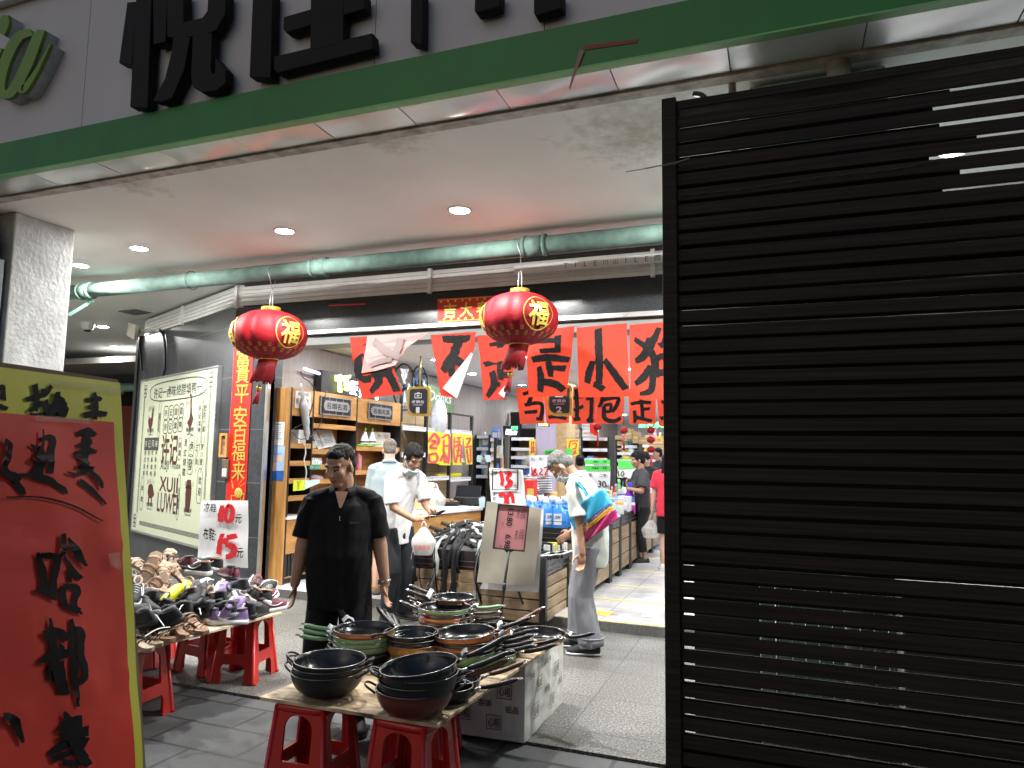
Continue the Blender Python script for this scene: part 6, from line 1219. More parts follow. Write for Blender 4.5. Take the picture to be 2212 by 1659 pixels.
def pan(P, R_, D_, outm, rz, label, hm=m_hand, hl=.2, tilt=(0, 0), loop=True, ears=False, tagn=False, band=None, lift=.35, grp='pans and woks on the plywood table', flat=.45):
    t = thing('wok' if D_ > .08 else 'frying_pan', label, 'wok' if D_ > .08 else 'frying pan', M=TR(*P, rz, tilt[0], tilt[1]), group=grp)
    rb = R_*flat
    out = [(.001, 0), (rb*.9, 0)]+[(rb+(R_-rb)*math.sin(q*math.pi/2), D_*(1-math.cos(q*math.pi/2))**.9) for q in [i/9 for i in range(1, 10)]]
    MB().lathe(out+[(R_+.003, D_+.002), (R_+.001, D_+.005)], 48).build('outer_body', outm, t, world=False)
    inn = [(R_+.001, D_+.005), (R_-.003, D_+.003)]+[((r-.004), z+.004) for r, z in out[::-1][1:-2]]+[(.001, .004)]
    MB().lathe(inn, 48).build('inner_coating', m_nonstick, t, world=False)
    rim = MB(); rim.tube([(R_*math.cos(q), R_*math.sin(q), D_+.004) for q in [2*math.pi*i/48 for i in range(49)]], .0025, 5, caps=False); rim.build('rim', mat('dull rim steel', (.2, .2, .2), .3, .8), t, world=False)
    if ears:
        for s_ in (-1, 1):
            MB().tube(smooth_line([(s_*R_*.98, -.045, D_-.012), (s_*(R_+.035), -.035, D_+.012), (s_*(R_+.05), 0, D_+.018), (s_*(R_+.035), .035, D_+.012), (s_*R_*.98, .045, D_-.012)], 4), .0055, 7).build('ear_handle', hm, t, world=False)
    else:
        MB().tube([(R_*.97, 0, D_-.014), (R_+.03, 0, D_+.002), (R_+.055, 0, D_+.01)], [.014, .011, .010], 8, flat=.6).build('handle_socket', m_steel, t, world=False)
        n = 7; MB().tube([(R_+.045+hl*i/n, 0, D_+.007+hl*lift*(i/n)-.005*math.sin(math.pi*i/n)) for i in range(n+1)], [.012, .0155, .0165, .016, .0155, .0165, .0165, .010], 10, flat=.75).build('handle', hm, t, world=False)
        e = np.array((R_+.045+hl, 0, D_+.007+hl*lift)); MB().tube([e+np.array((.012+.012*math.cos(q), .012*math.sin(q), .004)) for q in [math.pi+2*math.pi*i/14 for i in range(15)]], .0028, 5).build('hanging_ring', m_steel, t, world=False)
        if loop: MB().tube(smooth_line([(-R_*.98, -.04, D_-.01), (-(R_+.03), -.03, D_+.008), (-(R_+.042), 0, D_+.012), (-(R_+.03), .03, D_+.008), (-R_*.98, .04, D_-.01)], 4), .006, 7).build('helper_loop', hm if hm is m_hand else m_steel, t, world=False)
        for s_ in (-.014, .014): MB().ell((R_*.90, s_, D_*.78), (.004, .006, .006), 8).build('rivet', m_steel, t, world=False)
    if tagn:
        T0 = np.array((R_+.02, .0, D_+.012)); MB().grid(lambda u, v: tuple(T0+np.array((.02*math.sin(5*u)+.03*u, -.035+.07*v, .03*u*(1-u)*2+.012*math.sin(6*v+tagn)))), 6, 6).build('paper_tag', m_tagp, t, world=False)
    if band:
        q0 = rad(band); zz = D_*.62; rr = R_*.965; MB().grid(lambda u, v: ((rr+.004)*math.cos(q0+.16*(u-.5)), (rr+.004)*math.sin(q0+.16*(u-.5)), zz+.018*v), 5, 1).build('side_label', m_tagp, t, world=False)
    return t
def top(px, py, z=TZ): p = oz((px, py), z); return p
LAB = []
# (photo position of the pan's base centre, height above the board, ...)
def stackpan(base, z, **k): p = oz(base, TZ); pan((p[0]+k.pop('dx', 0), p[1]+k.pop('dy', 0), TZ+.001+z), **k)
BL = (707, 1497)   # black eared woks
for i, (z, a) in enumerate(((0, 8), (.028, 5), (.05, 11))):
    stackpan(BL, z, R_=.172-.002*i, D_=.105, outm=m_wokout, rz=rad(a), ears=True, label=('lowest', 'middle', 'topmost')[i]+' black two eared wok of the stack nearest the notice board', hm=m_hand, dx=.004*i)
BR = (895, 1540)
for i, (z, m, a, nm) in enumerate(((0, m_maroon, 24, 'maroon wok at the bottom of the stack on the near board corner'), (.035, m_wokout, 28, 'second wok of the stack on the near board corner'), (.068, m_wokout, 31, 'third wok of the stack on the near board corner'), (.1, m_nonstick, 26, 'tilted black wok topping the stack on the near board corner'))):
    stackpan(BR, z, R_=.172, D_=.11, outm=m, rz=rad(a), ears=(i in (0,)), label=nm, hm=m_hand if i != 1 else m_hwood, hl=.19, tilt=(0, rad(-7 if i == 3 else 0)), tagn=1.3 if i == 3 else False, dx=.01*i, loop=i != 1)
BG = (785, 1424)
for i, (z, m, a, hm, nm, D_) in enumerate(((0, m_nonstick, 20, m_hwood, 'dark frying pan with red brown handle under the sage green pans', .045), (.018, m_nonstick, 12, m_hwood, 'second dark pan with red brown handle under the sage green pans', .045), (.04, m_sage, 192, m_hgreen, 'lowest sage green pan with green handle', .05), (.064, m_sage, 187, m_hgreen, 'middle sage green pan with green handle', .05), (.088, m_sage, 184, m_hgreen, 'upper sage green pan with green handle', .05), (.116, m_copper, 150, m_hand, 'copper brown pan topping the sage green stack with raised black handle', .05))):
    stackpan(BG, z, R_=.168, D_=D_, outm=m, rz=rad(a), label=nm, hm=hm, hl=.17, tagn=1+i*.7 if i > 1 else False, band=(-100-a) if 1 < i < 5 else None, lift=.5 if i == 5 else .06, flat=.75)
BM = (893, 1428)
for i, (z, m) in enumerate(((0, m_gold2), (.028, m_nonstick), (.052, m_nonstick))):
    stackpan(BM, z, R_=.15, D_=.1, outm=m, rz=rad(140+6*i), label=('brassy brown wok at the bottom of the middle stack', 'second dark wok in the middle stack', 'dark wok topping the middle stack with handle towards the man in black')[i], hl=.17, dx=-.01*i, loop=False, lift=.4)
BC = (1003, 1428)
for i, (z, m, a, nm, D_, hm) in enumerate(((0, m_sage, 10, 'sage green pan at the bottom of the centre stack', .06, m_hand), (.028, m_nonstick, 14, 'dark frying pan in the centre stack with black handle', .05, m_hand), (.05, m_copper, 20, 'copper pan in the centre stack under the dark topmost pan', .05, m_hand), (.072, m_nonstick, 24, 'dark pan in the centre stack with loops both sides', .05, m_hand), (.095, m_copper, 30, 'copper sided pan topping the centre stack with a white tag', .06, m_hand))):
    stackpan(BC, z, R_=.17, D_=D_, outm=m, rz=rad(a), label=nm, hm=hm, hl=.17, tagn=2.2 if i > 2 else False, lift=.25, tilt=(0, rad(-4 if i == 4 else 0)), flat=.7)
BF = (960, 1362)
for i, (z, m, a, nm, hm) in enumerate(((0, m_copper, -8, 'copper pan at the bottom of the far stack', m_hand), (.028, m_nonstick, 4, 'dark pan in the far stack with black handle', m_hand), (.05, m_copper, 165, 'copper pan in the far stack with handle towards the men', m_hand), (.074, m_nonstick, -4, 'second dark pan in the far stack pointing at the screen', m_hand), (.1, m_sage, 6, 'sage green pan topping the far stack', m_hgreen))):
    stackpan(BF, z, R_=.17, D_=.05, outm=m, rz=rad(a), label=nm, hm=hm, hl=.17, tagn=3.+i if i in (2, 4) else False, lift=.15, flat=.75)
BH = (978, 1342)
for i, (z, m, a, nm) in enumerate(((0, m_nonstick, 168, 'black pan at the bottom of the rearmost stack'), (.03, m_copper, 172, 'copper pan in the rearmost stack'), (.055, m_nonstick, 165, 'black pan in the rearmost stack with handle towards the men'), (.085, m_nonstick, 176, 'black pan under the topmost pan of the rearmost stack'), (.11, m_copper, 170, 'copper pan topping the rearmost stack by the bin'))):
    stackpan(BH, z, R_=.15, D_=.05, outm=m, rz=rad(a), label=nm, hm=m_hand, hl=.17, tagn=1.+i if i > 2 else False, lift=.2, flat=.75)
for p, m, a, nm, R_, tl, hm in (((1165, 1390), m_copper, -14, 'copper brown frying pan lying alone at the far board corner', .165, 0, m_hand), ((1075, 1412), m_nonstick, 2, 'dark pan lying by the edge between the far stack and the lone copper pan', .15, 0, m_hand), ((1062, 1432), m_sage, 12, 'green sided dark pan by the board edge facing the screen', .14, 0, m_hand), ((985, 1492), m_nonstick, 33, 'deep dark pan with wooden handle beside the near corner stack', .12, 0, m_hwood), ((975, 1512), m_wokout, 8, 'dark pan with black handle by the board edge near the corner stack', .10, 0, m_hand), ((1062, 1400), m_copper, 40, 'dark pan with long copper wood handle raised beside the price stand', .12, 8, m_hwood)):
    stackpan(p, .001 if tl == 0 else .05, R_=R_, D_=.06, outm=m, rz=rad(a), label=nm, hm=hm, hl=.17, lift=.3, tilt=(0, rad(-tl)), flat=.7, tagn=1.1 if R_ > .16 else False)
# ================= heap of shoes =================
def sneaker(name, up, sole, ins, lace, label, grp):
    t = thing(name, label, 'shoe', (0, 0, 0), 0, grp); L = .27
    def wd(u): return .036+.012*math.sin(math.pi*min(1, u*1.05))*1.0+.008*math.exp(-((u-.72)/.2)**2)-.02*max(0, u-.88)/.12
    sec = [(0.0, .02, .4), (.04, .07, .8), (.12, .088, 1), (.25, .085, 1), (.38, .078, 1), (.5, .068, 1), (.62, .056, 1), (.75, .048, 1), (.87, .042, .95), (.95, .034, .75), (1., .02, .35)]
    MB().loft([[(wd(u)*k*math.copysign(abs(math.cos(q))**.8, math.cos(q))*(1 if math.sin(q) < 0 else (.72 if u < .5 else .9)), u*L-L/2, .018+(h-.0)*max(0, math.sin(q))-.004*max(0, -math.sin(q))) for q in [2*math.pi*i/18 for i in range(18)]] for u, h, k in sec]).build('upper', up, t, world=False)
    MB().loft([[(wd(u)*1.1*k*math.cos(q), (u*L-L/2)*1.03, .013+.017*math.copysign(abs(math.sin(q))**.4, math.sin(q))+(.01 if u > .93 else 0)) for q in [2*math.pi*i/16 for i in range(16)]] for u, h, k in sec]).build('sole', sole, t, world=False)
    if lace:
        mb = MB()
        for k in (-1, 1): mb.tube(smooth_line([(k*.034, -.07, .075), (k*.046, -.03, .05), (k*.05, .02, .045), (k*.045, .06, .058)], 4), .006, 5, flat=.4)
        mb.build('side_stripe', sole, t, world=False)
    MB().lathe([(.030, .0), (.029, .012), (.018, .008), (.0005, -.008)], 14, sy=1.85, M=TR(0, -.068, .088, rx=rad(-6))).build('collar', ins, t, world=False)
    if lace:
        mb = MB()
        for k in range(4): y = -.01+k*.018; z = .093-k*.0075; mb.tube([(-.022, y, z-.008), (0, y+.006, z+.003), (.022, y, z-.008)], .0035, 5)
        mb.build('lace', lace, t, world=False)
    return t
def sandal(up, sole, label, grp):
    t = thing('sandal', label, 'sandal', (0, 0, 0), 0, grp); L = .27
    def wd(u): return .034+.014*math.exp(-((u-.72)/.25)**2)-.012*math.exp(-((u-.4)/.15)**2)
    rg = lambda z, k: [((wd(u)*s_*k*(math.sin(math.pi*min(1, max(.0, (u if u < .5 else 1-u)*6)))**.5 if min(u, 1-u) < .0833 else 1)), u*L-L/2, z) for u, s_ in [(i/14, 1) for i in range(15)]+[(1-i/14, -1) for i in range(15)]]
    MB().loft([rg(0, .96), rg(.008, 1), rg(.02, 1), rg(.023, .95)], sm=False).build('footbed', sole, t, world=False)
    for y, h, w_ in ((.06, .05, .013), (.015, .058, .010)): MB().tube(smooth_line([(-.05, y-.01, .015), (-.035, y, .045), (0, y+.006, h), (.035, y, .045), (.05, y-.01, .015)], 4), w_, 7, flat=.18, up=(0, .2, 1)).build('strap', up, t, world=False)
    MB().tube(smooth_line([(-.036, -.04, .015), (-.036, -.08, .06), (0, -.125, .075), (.036, -.08, .06), (.036, -.04, .015)], 4), .007, 7, flat=.3).build('heel_strap', up, t, world=False)
    return t
m_sblk = mat('black shoe fabric', (.014, .014, .016), .7, var=.3, vs=60, bump=.3, bs=150); m_swh = mat('white rubber sole', (.62, .62, .62), .5); m_sgr = mat('charcoal mesh', (.06, .06, .068), .7, var=.2, bump=.3, bs=150)
m_spur = mat('lilac shoe mesh', (.22, .15, .32), .65, var=.15, vs=30, bump=.3, bs=150); m_smar = mat('maroon shoe fabric', (.11, .012, .025), .65, var=.2, bump=.3, bs=120)
m_stan = mat('tan leather', (.3, .17, .1), .5, var=.2); m_sbrn = mat('brown woven leather', (.16, .085, .045), .55, var=.35, vs=70); m_sblsole = mat('black rubber', (.015, .015, .015), .55); m_beige = mat('beige footbed', (.36, .25, .17), .6, var=.15, vs=60)
m_sgr2 = mat('grey rubber sole', (.25, .25, .26), .6)
m_neon = mat('neon yellow knit', (.6, .58, .02), .5, var=.15, vs=40)
GR = 'shoes heaped on the plywood board'
K = [sneaker('sneaker', m_sblk, m_swh, m_stan, m_swh, 'black sneaker with white sole in the shoe heap', 'black white soled sneakers'), sneaker('sneaker', m_spur, m_swh, m_sblk, m_spur, 'lilac sneaker at the front of the shoe heap', 'lilac sneakers'), sneaker('sneaker', m_smar, m_swh, m_sblk, m_smar, 'maroon laced sneaker with white sole on the heap', 'maroon sneakers'),
     sneaker('slip_on_shoe', m_smar, m_sblsole, m_sblk, None, 'maroon slip on shoe with black sole on the heap', 'maroon slip on shoes'), sneaker('slip_on_shoe', m_sblk, m_sgr2, m_sgr, None, 'charcoal soled black slip on shoe in the shoe heap', 'charcoal slip on shoes'), sneaker('slip_on_shoe', m_sblk, m_sblsole, m_sgr, None, 'all black slip on shoe in the shoe heap', 'black slip on shoes'),
     sandal(m_stan, m_beige, 'tan strapped sandal on top of the shoe heap', 'tan sandals'), sandal(m_sbrn, m_stan, 'brown woven sandal at the front of the shoe heap', 'brown sandals'), sandal(m_sblk, m_beige, 'black strapped sandal in the shoe heap', 'black sandals'), sneaker('slip_on_shoe', m_neon, m_sblsole, m_sblk, None, 'neon yellow and black slip on shoe amid the heap', 'neon yellow shoes')]
used = [False]*len(K)
def shoe(k, M):
    if not used[k]: K[k].matrix_basis = M; MW[K[k].name] = M; used[k] = True
    else: dup(K[k], M)
def sp(px, py, z, k, rz, rx=0, ry=0):
    p = oz((px, py), TZ+z); shoe(k, TR(p[0], p[1], TZ+z, rad(rz), rad(rx), rad(ry)))
A7 = lambda x, y: c('7', x, y)
# visible shoes, read off the heap: (x, y on the close-up, height, kind, heading, pitch, roll)
for x, y, z, k, rz, rx, ry in ((770, 1010, .005, 1, 70, 0, 0), (905, 1020, .005, 1, 130, 5, 0), (940, 930, .07, 1, 20, 20, 30), (1230, 930, .005, 2, -20, 0, 0), (1130, 960, .003, 5, 10, 0, 20), (1050, 940, .03, 5, 60, 10, 0),
     (640, 1090, .003, 7, 100, 0, 0), (540, 1080, .03, 7, 70, 10, 10), (380, 1150, .003, 7, 110, 0, 0), (660, 1030, .03, 7, 80, 15, 0), (300, 1180, .003, 8, 95, 0, 0), (260, 1190, .02, 8, 80, 5, 0),
     (400, 930, .09, 4, 80, 10, 20), (440, 990, .05, 4, 70, 0, 10), (300, 960, .07, 0, 100, 20, 40), (260, 1050, .04, 0, 80, 10, 60), (350, 1060, .03, 5, 50, 10, 0), (620, 920, .08, 5, 100, 0, 0),
     (500, 860, .13, 9, 20, 30, 10), (620, 820, .15, 9, 50, 20, 0), (720, 850, .11, 4, 30, 10, 0), (830, 880, .09, 5, 70, 0, 0), (960, 860, .1, 0, 70, 20, 80), (1060, 830, .1, 0, 60, 10, 30), (850, 790, .14, 1, 40, 10, 60),
     (720, 750, .19, 0, 40, 20, 100), (960, 720, .16, 3, 50, -10, 0), (900, 690, .19, 3, 60, 0, 10), (1100, 760, .12, 2, 40, 20, 30), (1160, 790, .09, 0, 30, 40, 60), (1120, 870, .06, 0, 80, 0, 20), (1200, 860, .05, 2, 10, 10, 0),
     (600, 620, .25, 3, 70, 0, 0), (700, 660, .23, 0, 80, 0, 0), (760, 620, .24, 0, 100, 10, 0), (520, 590, .28, 8, 60, 20, 0), (470, 570, .3, 6, 40, 30, 20), (370, 620, .27, 6, 30, 50, 0), (330, 680, .25, 6, 20, 60, 10), (440, 690, .24, 6, 60, 30, 20), (540, 680, .23, 6, 100, 40, 0), (270, 620, .26, 6, 80, 20, 0), (390, 780, .19, 6, -10, 50, 0), (430, 770, .18, 6, 60, 10, 0), (230, 700, .2, 8, 90, 10, 0), (240, 800, .16, 5, 60, 20, 10), (280, 860, .13, 0, 100, 10, 30), (340, 880, .12, 5, 70, 0, 0),
     (790, 950, .05, 5, 40, 0, 0), (860, 960, .05, 4, 90, 0, 0), (560, 960, .06, 5, 80, 0, 0), (990, 790, .13, 4, 70, 0, 0)):
    sp(*A7(x, y), z, k, rz, rx, ry)
# more of the heap behind and inside, filling it up
for i in range(46):
    u = random.random(); v = random.random()
    x = SQ[0][0]-.12-1.0*u; y = SQ[0][1]-.15-.85*v; h = .3*math.sin(math.pi*min(.95, max(.05, u*.9+.08)))*math.sin(math.pi*min(.92, max(.1, (1-v)*.75+.22)))
    shoe(random.choice((0, 4, 5, 5, 0, 8, 4)), TR(x, y, TZ+.01+h*random.uniform(.1, .72), random.uniform(0, 6.3), random.uniform(-.4, .5), random.uniform(-.5, .5)))
for i, (a, b) in enumerate((((340, 930), (455, 1045)), ((310, 1120), (495, 1050)), ((600, 885), (555, 945)), ((690, 610), (715, 545)), ((1095, 810), (1165, 745)), ((720, 960), (705, 915)))):
    P, Q = oz(A7(*a), TZ+.13), oz(A7(*b), TZ+.13); wire('tie_cord', [P, (P+Q)/2+np.array((0, 0, .015)), Q], .0035, 'white tie cord '+('on the charcoal shoes', 'over the brown sandals', 'beside the neon shoes', 'standing up behind the heap', 'across the maroon shoes', 'at the lilac sneakers')[i]+' of the shoe heap', 'cord', m_white)
# price sheet over the shoes
YQ = 5.7
ps = thing('price_sign', 'white sheet with red 10 and 15 yuan prices standing over the shoes', 'sign', oy(A7(870, 620), YQ))
paper('paper_sheet', ((720, 130), (1065, 130), (1058, 622), (690, 598)), '7', YQ, m_paper, '', .7, ps, .006)
mb = MB(); ybrush(mb, [[(885, 165, 30), (870, 230, 38), (868, 285, 34)], [(920, 160, 26), (955, 190, 36), (950, 265, 36), (915, 280, 26), (905, 220, 34), (925, 165, 24)], [(885, 370, 30), (865, 450, 40), (858, 520, 36)], [(990, 385, 36), (915, 400, 44)], [(915, 400, 36), (905, 450, 40)], [(905, 450, 30), (965, 470, 50), (960, 520, 46), (910, 540, 34)]], YQ, '7', .2976, lf=.014); mb.build('red_lettering', m_redink, ps)
for s_, p, h, w_ in (('凉鞋', (795, 182), 62, 115), ('元', (1000, 262), 62, 60), ('布鞋:', (790, 375), 90, 115), ('元', (1012, 510), 70, 60)): mb = MB(); ytext(mb, s_, A7(*p), YQ, h*.2976, w_*.2976, lf=.014, bold=.012, wob=.035); mb.build('brush_lettering', m_ink, ps)
MB().tube([oy(A7(880, 615), YQ+.02), (oy(A7(880, 615), YQ)[0], YQ+.02, .01)], .01, 6).build('sign_stick', m_ply2, ps)
for p, d in (((690, 590), 0),): pass
# ================= menu board on the dark wall =================
m_cream = mat('cream menu board', (.47, .49, .36), .45, var=.02)
m_mbrown = mat('dark brown print', (.07, .02, .016), .5); m_mgrey = mat('dark grey print', (.05, .05, .05), .5)
mo = thing('menu_board', 'large cream menu board with brown emblems and characters on the dark tiled wall', 'menu board', M=MWALL)
def wl_(p): q = opl(p, W0, WN); return (float(np.dot(q-W0, -WD)), float(q[2]))
def S6(x, y): return wl_(c('s6', x, y))
MB().bb(-3.135, -.32, -.045, -.002, .435, 2.62).build('board_panel', m_cream, mo, world=False, bevel=.003)
mb = MB()
for a in ((-3.16, -3.136, .41, 2.645), (-.319, -.295, .41, 2.645)): mb.bb(a[0], a[1], -.055, -.001, a[2], a[3])
for a in ((.41, .434), (2.621, 2.645)): mb.bb(-3.136, -.319, -.055, -.001, a[0], a[1])
mb.build('board_frame', m_alu, mo, world=False)
def hline(mb, a, b, w_): 
    (x0, z0), (x1, z1) = a, b; mb.quad(*[(x0, -.0465, z0-w_), (x1, -.0465, z1-w_), (x1, -.0465, z1+w_), (x0, -.0465, z0+w_)]) if abs(x1-x0) > abs(z1-z0) else mb.quad(*[(x0-w_, -.0465, z0), (x1-w_, -.0465, z1), (x1+w_, -.0465, z1), (x0+w_, -.0465, z0)])
def mtext(mb, s_, p, h, w_=None, **k): x, z = S6(*p); text(mb, s_, (x, -.0475, z), (1, 0, 0), (0, 0, 1), h, w_, **k)
def ovl(mb, x, z, rx, rz_, w_=.007, n=28):
    L = [(x+rx*math.copysign(abs(math.cos(q))**.6, math.cos(q)), z+rz_*math.copysign(abs(math.sin(q))**.6, math.sin(q))) for q in [2*math.pi*i/n for i in range(n+1)]]
    for (a, b), (e, f) in zip(L, L[1:]):
        k1 = 1-w_*2/max(rx, .02); mb.quad((a, -.0465, b), (e, -.0465, f), (x+(e-x)*k1, -.0465, z+(f-z)*(1-w_*2/max(rz_, .02))), (x+(a-x)*k1, -.0465, z+(b-z)*(1-w_*2/max(rz_, .02))))
mb = MB(); x, z = S6(432, 280); ovl(mb, x, z, 1.05, .145, .009); mtext(mb, '许记一卤味烧腊填鸭一', (432, 286), .155, 1.78, bold=.008)
for col, pts in (('许记烧腊', ((347, 470), (388, 465), (430, 460), (474, 452))), ('许记填鸭', ((342, 583), (381, 580), (424, 573), (466, 567)))):
    for ch, p in zip(col, pts): x, z = S6(*p); ovl(mb, x, z, .088, .1); mtext(mb, ch, p, .1, bold=.01)
for s_, pts in (('港式烧腊', ((177, 795), (173, 850), (169, 905), (165, 960))), ('特色卤味', ((207, 795), (201, 850), (197, 905), (192, 960))), ('经典填鸭', ((236, 790), (231, 850), (228, 910), (223, 965))), ('风味传承', ((268, 790), (263, 850), (260, 910), (255, 965))), ('肥而不腻', ((668, 430), (663, 485), (660, 540), (657, 600))), ('许记填鸭', ((628, 430), (625, 495), (623, 555), (621, 610))), ('港式烧腊', ((510, 710), (504, 795), (500, 870), (494, 950))), ('烧腊', ((152, 1080), (148, 1170))), ('欢迎', ((626, 1020), (621, 1110))), ('许记卤味', ((452, 1100), (449, 1145), (447, 1190), (445, 1230))), ('真的好吃', ((296, 490), (293, 525), (290, 565), (287, 605))), ('烧腊', ((462, 730), (459, 795)))):
    for ch, p in zip(s_, pts): mtext(mb, ch, p, .1 if s_ in ('欢迎', '港式烧腊') and pts[0][0] > 400 else .075, bold=.008)
for p, rx, rz_ in (((662, 512), .062, .36), ((626, 520), .07, .34), ((292, 535), .05, .28), ((148, 1125), .07, .24), ((622, 1065), .085, .22), ((448, 1155), .05, .3), ((460, 763), .06, .15), ((557, 740), .09, .14), ((545, 890), .1, .13)): x, z = S6(*p); ovl(mb, x, z, rx, rz_, .005)
mtext(mb, '卤', (557, 740), .13, bold=.01); mtext(mb, '發', (545, 890), .15, bold=.01)
for ch, p in zip('正宗烧腊', ((602, 755), (643, 745), (598, 865), (637, 868))):
    mtext(mb, ch, p, .08, bold=.008); x, z = S6(*p); d = .13
    for a, b in (((-.085, 0), (0, d)), ((0, d), (.085, 0)), ((.085, 0), (0, -d)), ((0, -d), (-.085, 0))): mb.quad((x+a[0], -.0465, z+a[1]), (x+b[0], -.0465, z+b[1]), (x+b[0], -.0465, z+b[1]-.008), (x+a[0], -.0465, z+a[1]-.008))
for p, s_ in (((232, 443), 'XUJI'), ((548, 398), 'XUJI'), ((224, 1040), 'XUJI'), ((540, 1055), 'XUJI')):
    for k, ch in enumerate(s_): x, z = S6(*p); text(mb, ch, (x-.12+.08*k, -.0475, z+.03*math.sin(math.pi*(k+.5)/4)), (1, 0, 0), (0, 0, 1), .06)
for p, s_, e in (((219, 612), '精选靓鸡', 'Pretty chicken'), ((543, 605), '精选靓鸭', 'Beautiful ducks'), ((212, 1215), '优质猪肉', 'Quality pork'), ((525, 1262), '秘制精卤', 'Stewed')): mtext(mb, s_, p, .062, bold=.012); mtext(mb, e, (p[0]-1, p[1]+36), .032, .2)
mtext(mb, 'XUJI', (334, 905), .16, .32, bold=.005); mtext(mb, '｜许记卤味', (425, 905), .075, .36)
for k in range(4): a, b = S6(128, 1350+k*9), S6(690, 1473+k*11); hline(mb, (a[0], a[1]), (-.42, a[1]), .0045)
for p in ((90, 1345), (178, 295), (718, 200)): x, z = S6(*p); [ovl(mb, x+dx, z+dz, .035, .035, .006, 12) for dx in (-.03, .03) for dz in (-.06, 0, .06)]
for a, b in (((172, 345), (105, 1280)), ((716, 258), (665, 1175))): x0 = S6(*a)[0]; z0, z1 = S6(*a)[1], S6(*b)[1]; [hline(mb, (x0+d, z0), (x0+d, z1), .004) for d in (-.02, 0, .02)]
x, z = S6(228, 722)
for ch, p in zip('许记风味', ((185, 722), (213, 722), (242, 722), (271, 722))): x, z = S6(*p); mb.bb(x-.075, x+.075, -.0475, -.0455, z-.09, z+.09)
mb.build('grey_lettering', m_mgrey, mo, world=False)
mb = MB()
for ch, p in zip('许记风味', ((185, 722), (213, 722), (242, 722), (271, 722))): x, z = S6(*p); text(mb, ch, (x, -.0495, z), (1, 0, 0), (0, 0, 1), .1)
mb.build('cream_lettering', m_cream, mo, world=False)
mb = MB(); mtext(mb, '许记', (375, 770), .44, .62, bold=.02); mtext(mb, 'XUJI', (366, 1072), .26, .68, bold=.012); mtext(mb, 'LUWEI', (358, 1205), .26, .76, bold=.008)
def emb(p, pts, sc): x, z = S6(*p); mb.prism([(x+a*sc, -.0475, z+b*sc) for a, b in pts], (0, .001, 0))
emb((222, 530), [(-.5, -.1), (-.42, .35), (-.2, .1), (.1, .2), (.2, .8), (.3, .95), (.45, .7), (.42, .2), (.35, -.3), (.15, -.6), (.1, -1), (.02, -1), (.02, -.6), (-.3, -.45)], .22)
emb((545, 500), [(-.4, -.35), (-.1, -.1), (.0, .3), (-.05, .9), (-.1, 1.2), (-.3, 1.25), (-.1, 1.4), (.1, 1.25), (.15, .6), (.3, .1), (.55, -.15), (.3, -.55), (.1, -.65), (.05, -1), (-.05, -1), (-.05, -.65)], .22)
emb((220, 1130), [(-.6, .1), (-.5, .6), (0, .75), (.35, .6), (.6, .2), (.75, .05), (.6, -.15), (.35, -.2), (.35, -.8), (.2, -.8), (.18, -.3), (-.2, -.3), (-.25, -.8), (-.4, -.8), (-.42, -.2)], .2)
emb((530, 1150), [(-.3, 1), (.3, 1), (.42, .6), (.46, .1), (.4, -.5), (.3, -.95), (-.3, -.95), (-.4, -.5), (-.46, .1), (-.42, .6)], .21); emb((532, 1085), [(-.4, .0), (.4, 0), (.3, .12), (-.3, .12)], .27)
mb.build('brown_lettering', m_mbrown, mo, world=False)
# wall lamp, cables, box by the door
fl = thing('flood_lamp', 'beige flood lamp on a bracket at the end of the dark tiled wall', 'lamp', opl((290, 715), W0-WN*.25, WN))
P = np.array(fl.matrix_basis.translation)
MB().loft([[(P+(-WD)*(a*k)+np.array((0, 0, b*k))+(-WN)*d+(-WD)*d*.5) for a, b in ((-.2, -.06), (.16, -.16), (.2, .06), (-.14, .14))] for d, k in ((-.06, .5), (.0, 1), (.05, 1), (.06, .9))], sm=False).build('lamp_housing', mat('beige housing', (.5, .47, .4), .5), fl, bevel=.012)
MB().tube([P+WN*.02, P+WN*.12+(-WD)*.15, P+WN*.22+(-WD)*.2], .03, 8).build('bracket_arm', MATS['beige housing'], fl)
wire('cable_run', [opl(p, W0-WN*.02, WN) for p in ((345, 712), (352, 722), (356, 745), (356, 790), (352, 812), (350, 822))], .018, 'thick black cable dropping to the top of the cream menu board', 'cable', m_black)
wire('cable_run', [opl(p, W0-WN*.02, WN) for p in ((297, 715), (300, 740), (304, 770), (306, 800))], .014, 'thin black cable hanging under the flood lamp', 'cable', m_black)
wb2 = thing('wooden_niche_box', 'small wooden framed box on the tiled pier beside the couplet', 'box', oy(c('s6', 805, 730), 6.63))
a, b = oy(c('s6', 765, 830), 6.64), oy(c('s6', 842, 635), 6.64)
mb = MB(); mb.bb(a[0], b[0], 6.6, 6.645, a[2], a[2]+.03); mb.bb(a[0], b[0], 6.6, 6.645, b[2]-.03, b[2]); mb.bb(a[0], a[0]+.03, 6.6, 6.645, a[2]+.03, b[2]-.03); mb.bb(b[0]-.03, b[0], 6.6, 6.645, a[2]+.03, b[2]-.03); mb.build('box_frame', m_oak, wb2)
MB().bb(a[0]+.03, b[0]-.03, 6.63, 6.646, a[2]+.03, b[2]-.03).build('box_face', mat('faded print face', (.3, .2, .16), .4, var=.5, vs=14), wb2)
o = tag(MB().bb(oy(c('s6', 762, 1000), 6.6)[0], oy(c('s6', 815, 1000), 6.6)[0], 6.61, 6.648, oy(c('s6', 790, 1003), 6.6)[2], oy(c('s6', 790, 848), 6.6)[2]).build('bronze_box', mat('bronze metal', (.2, .14, .09), .4, .5), bevel=.004), 'small bronze metal box with a white sticker beside the couplet', 'box')
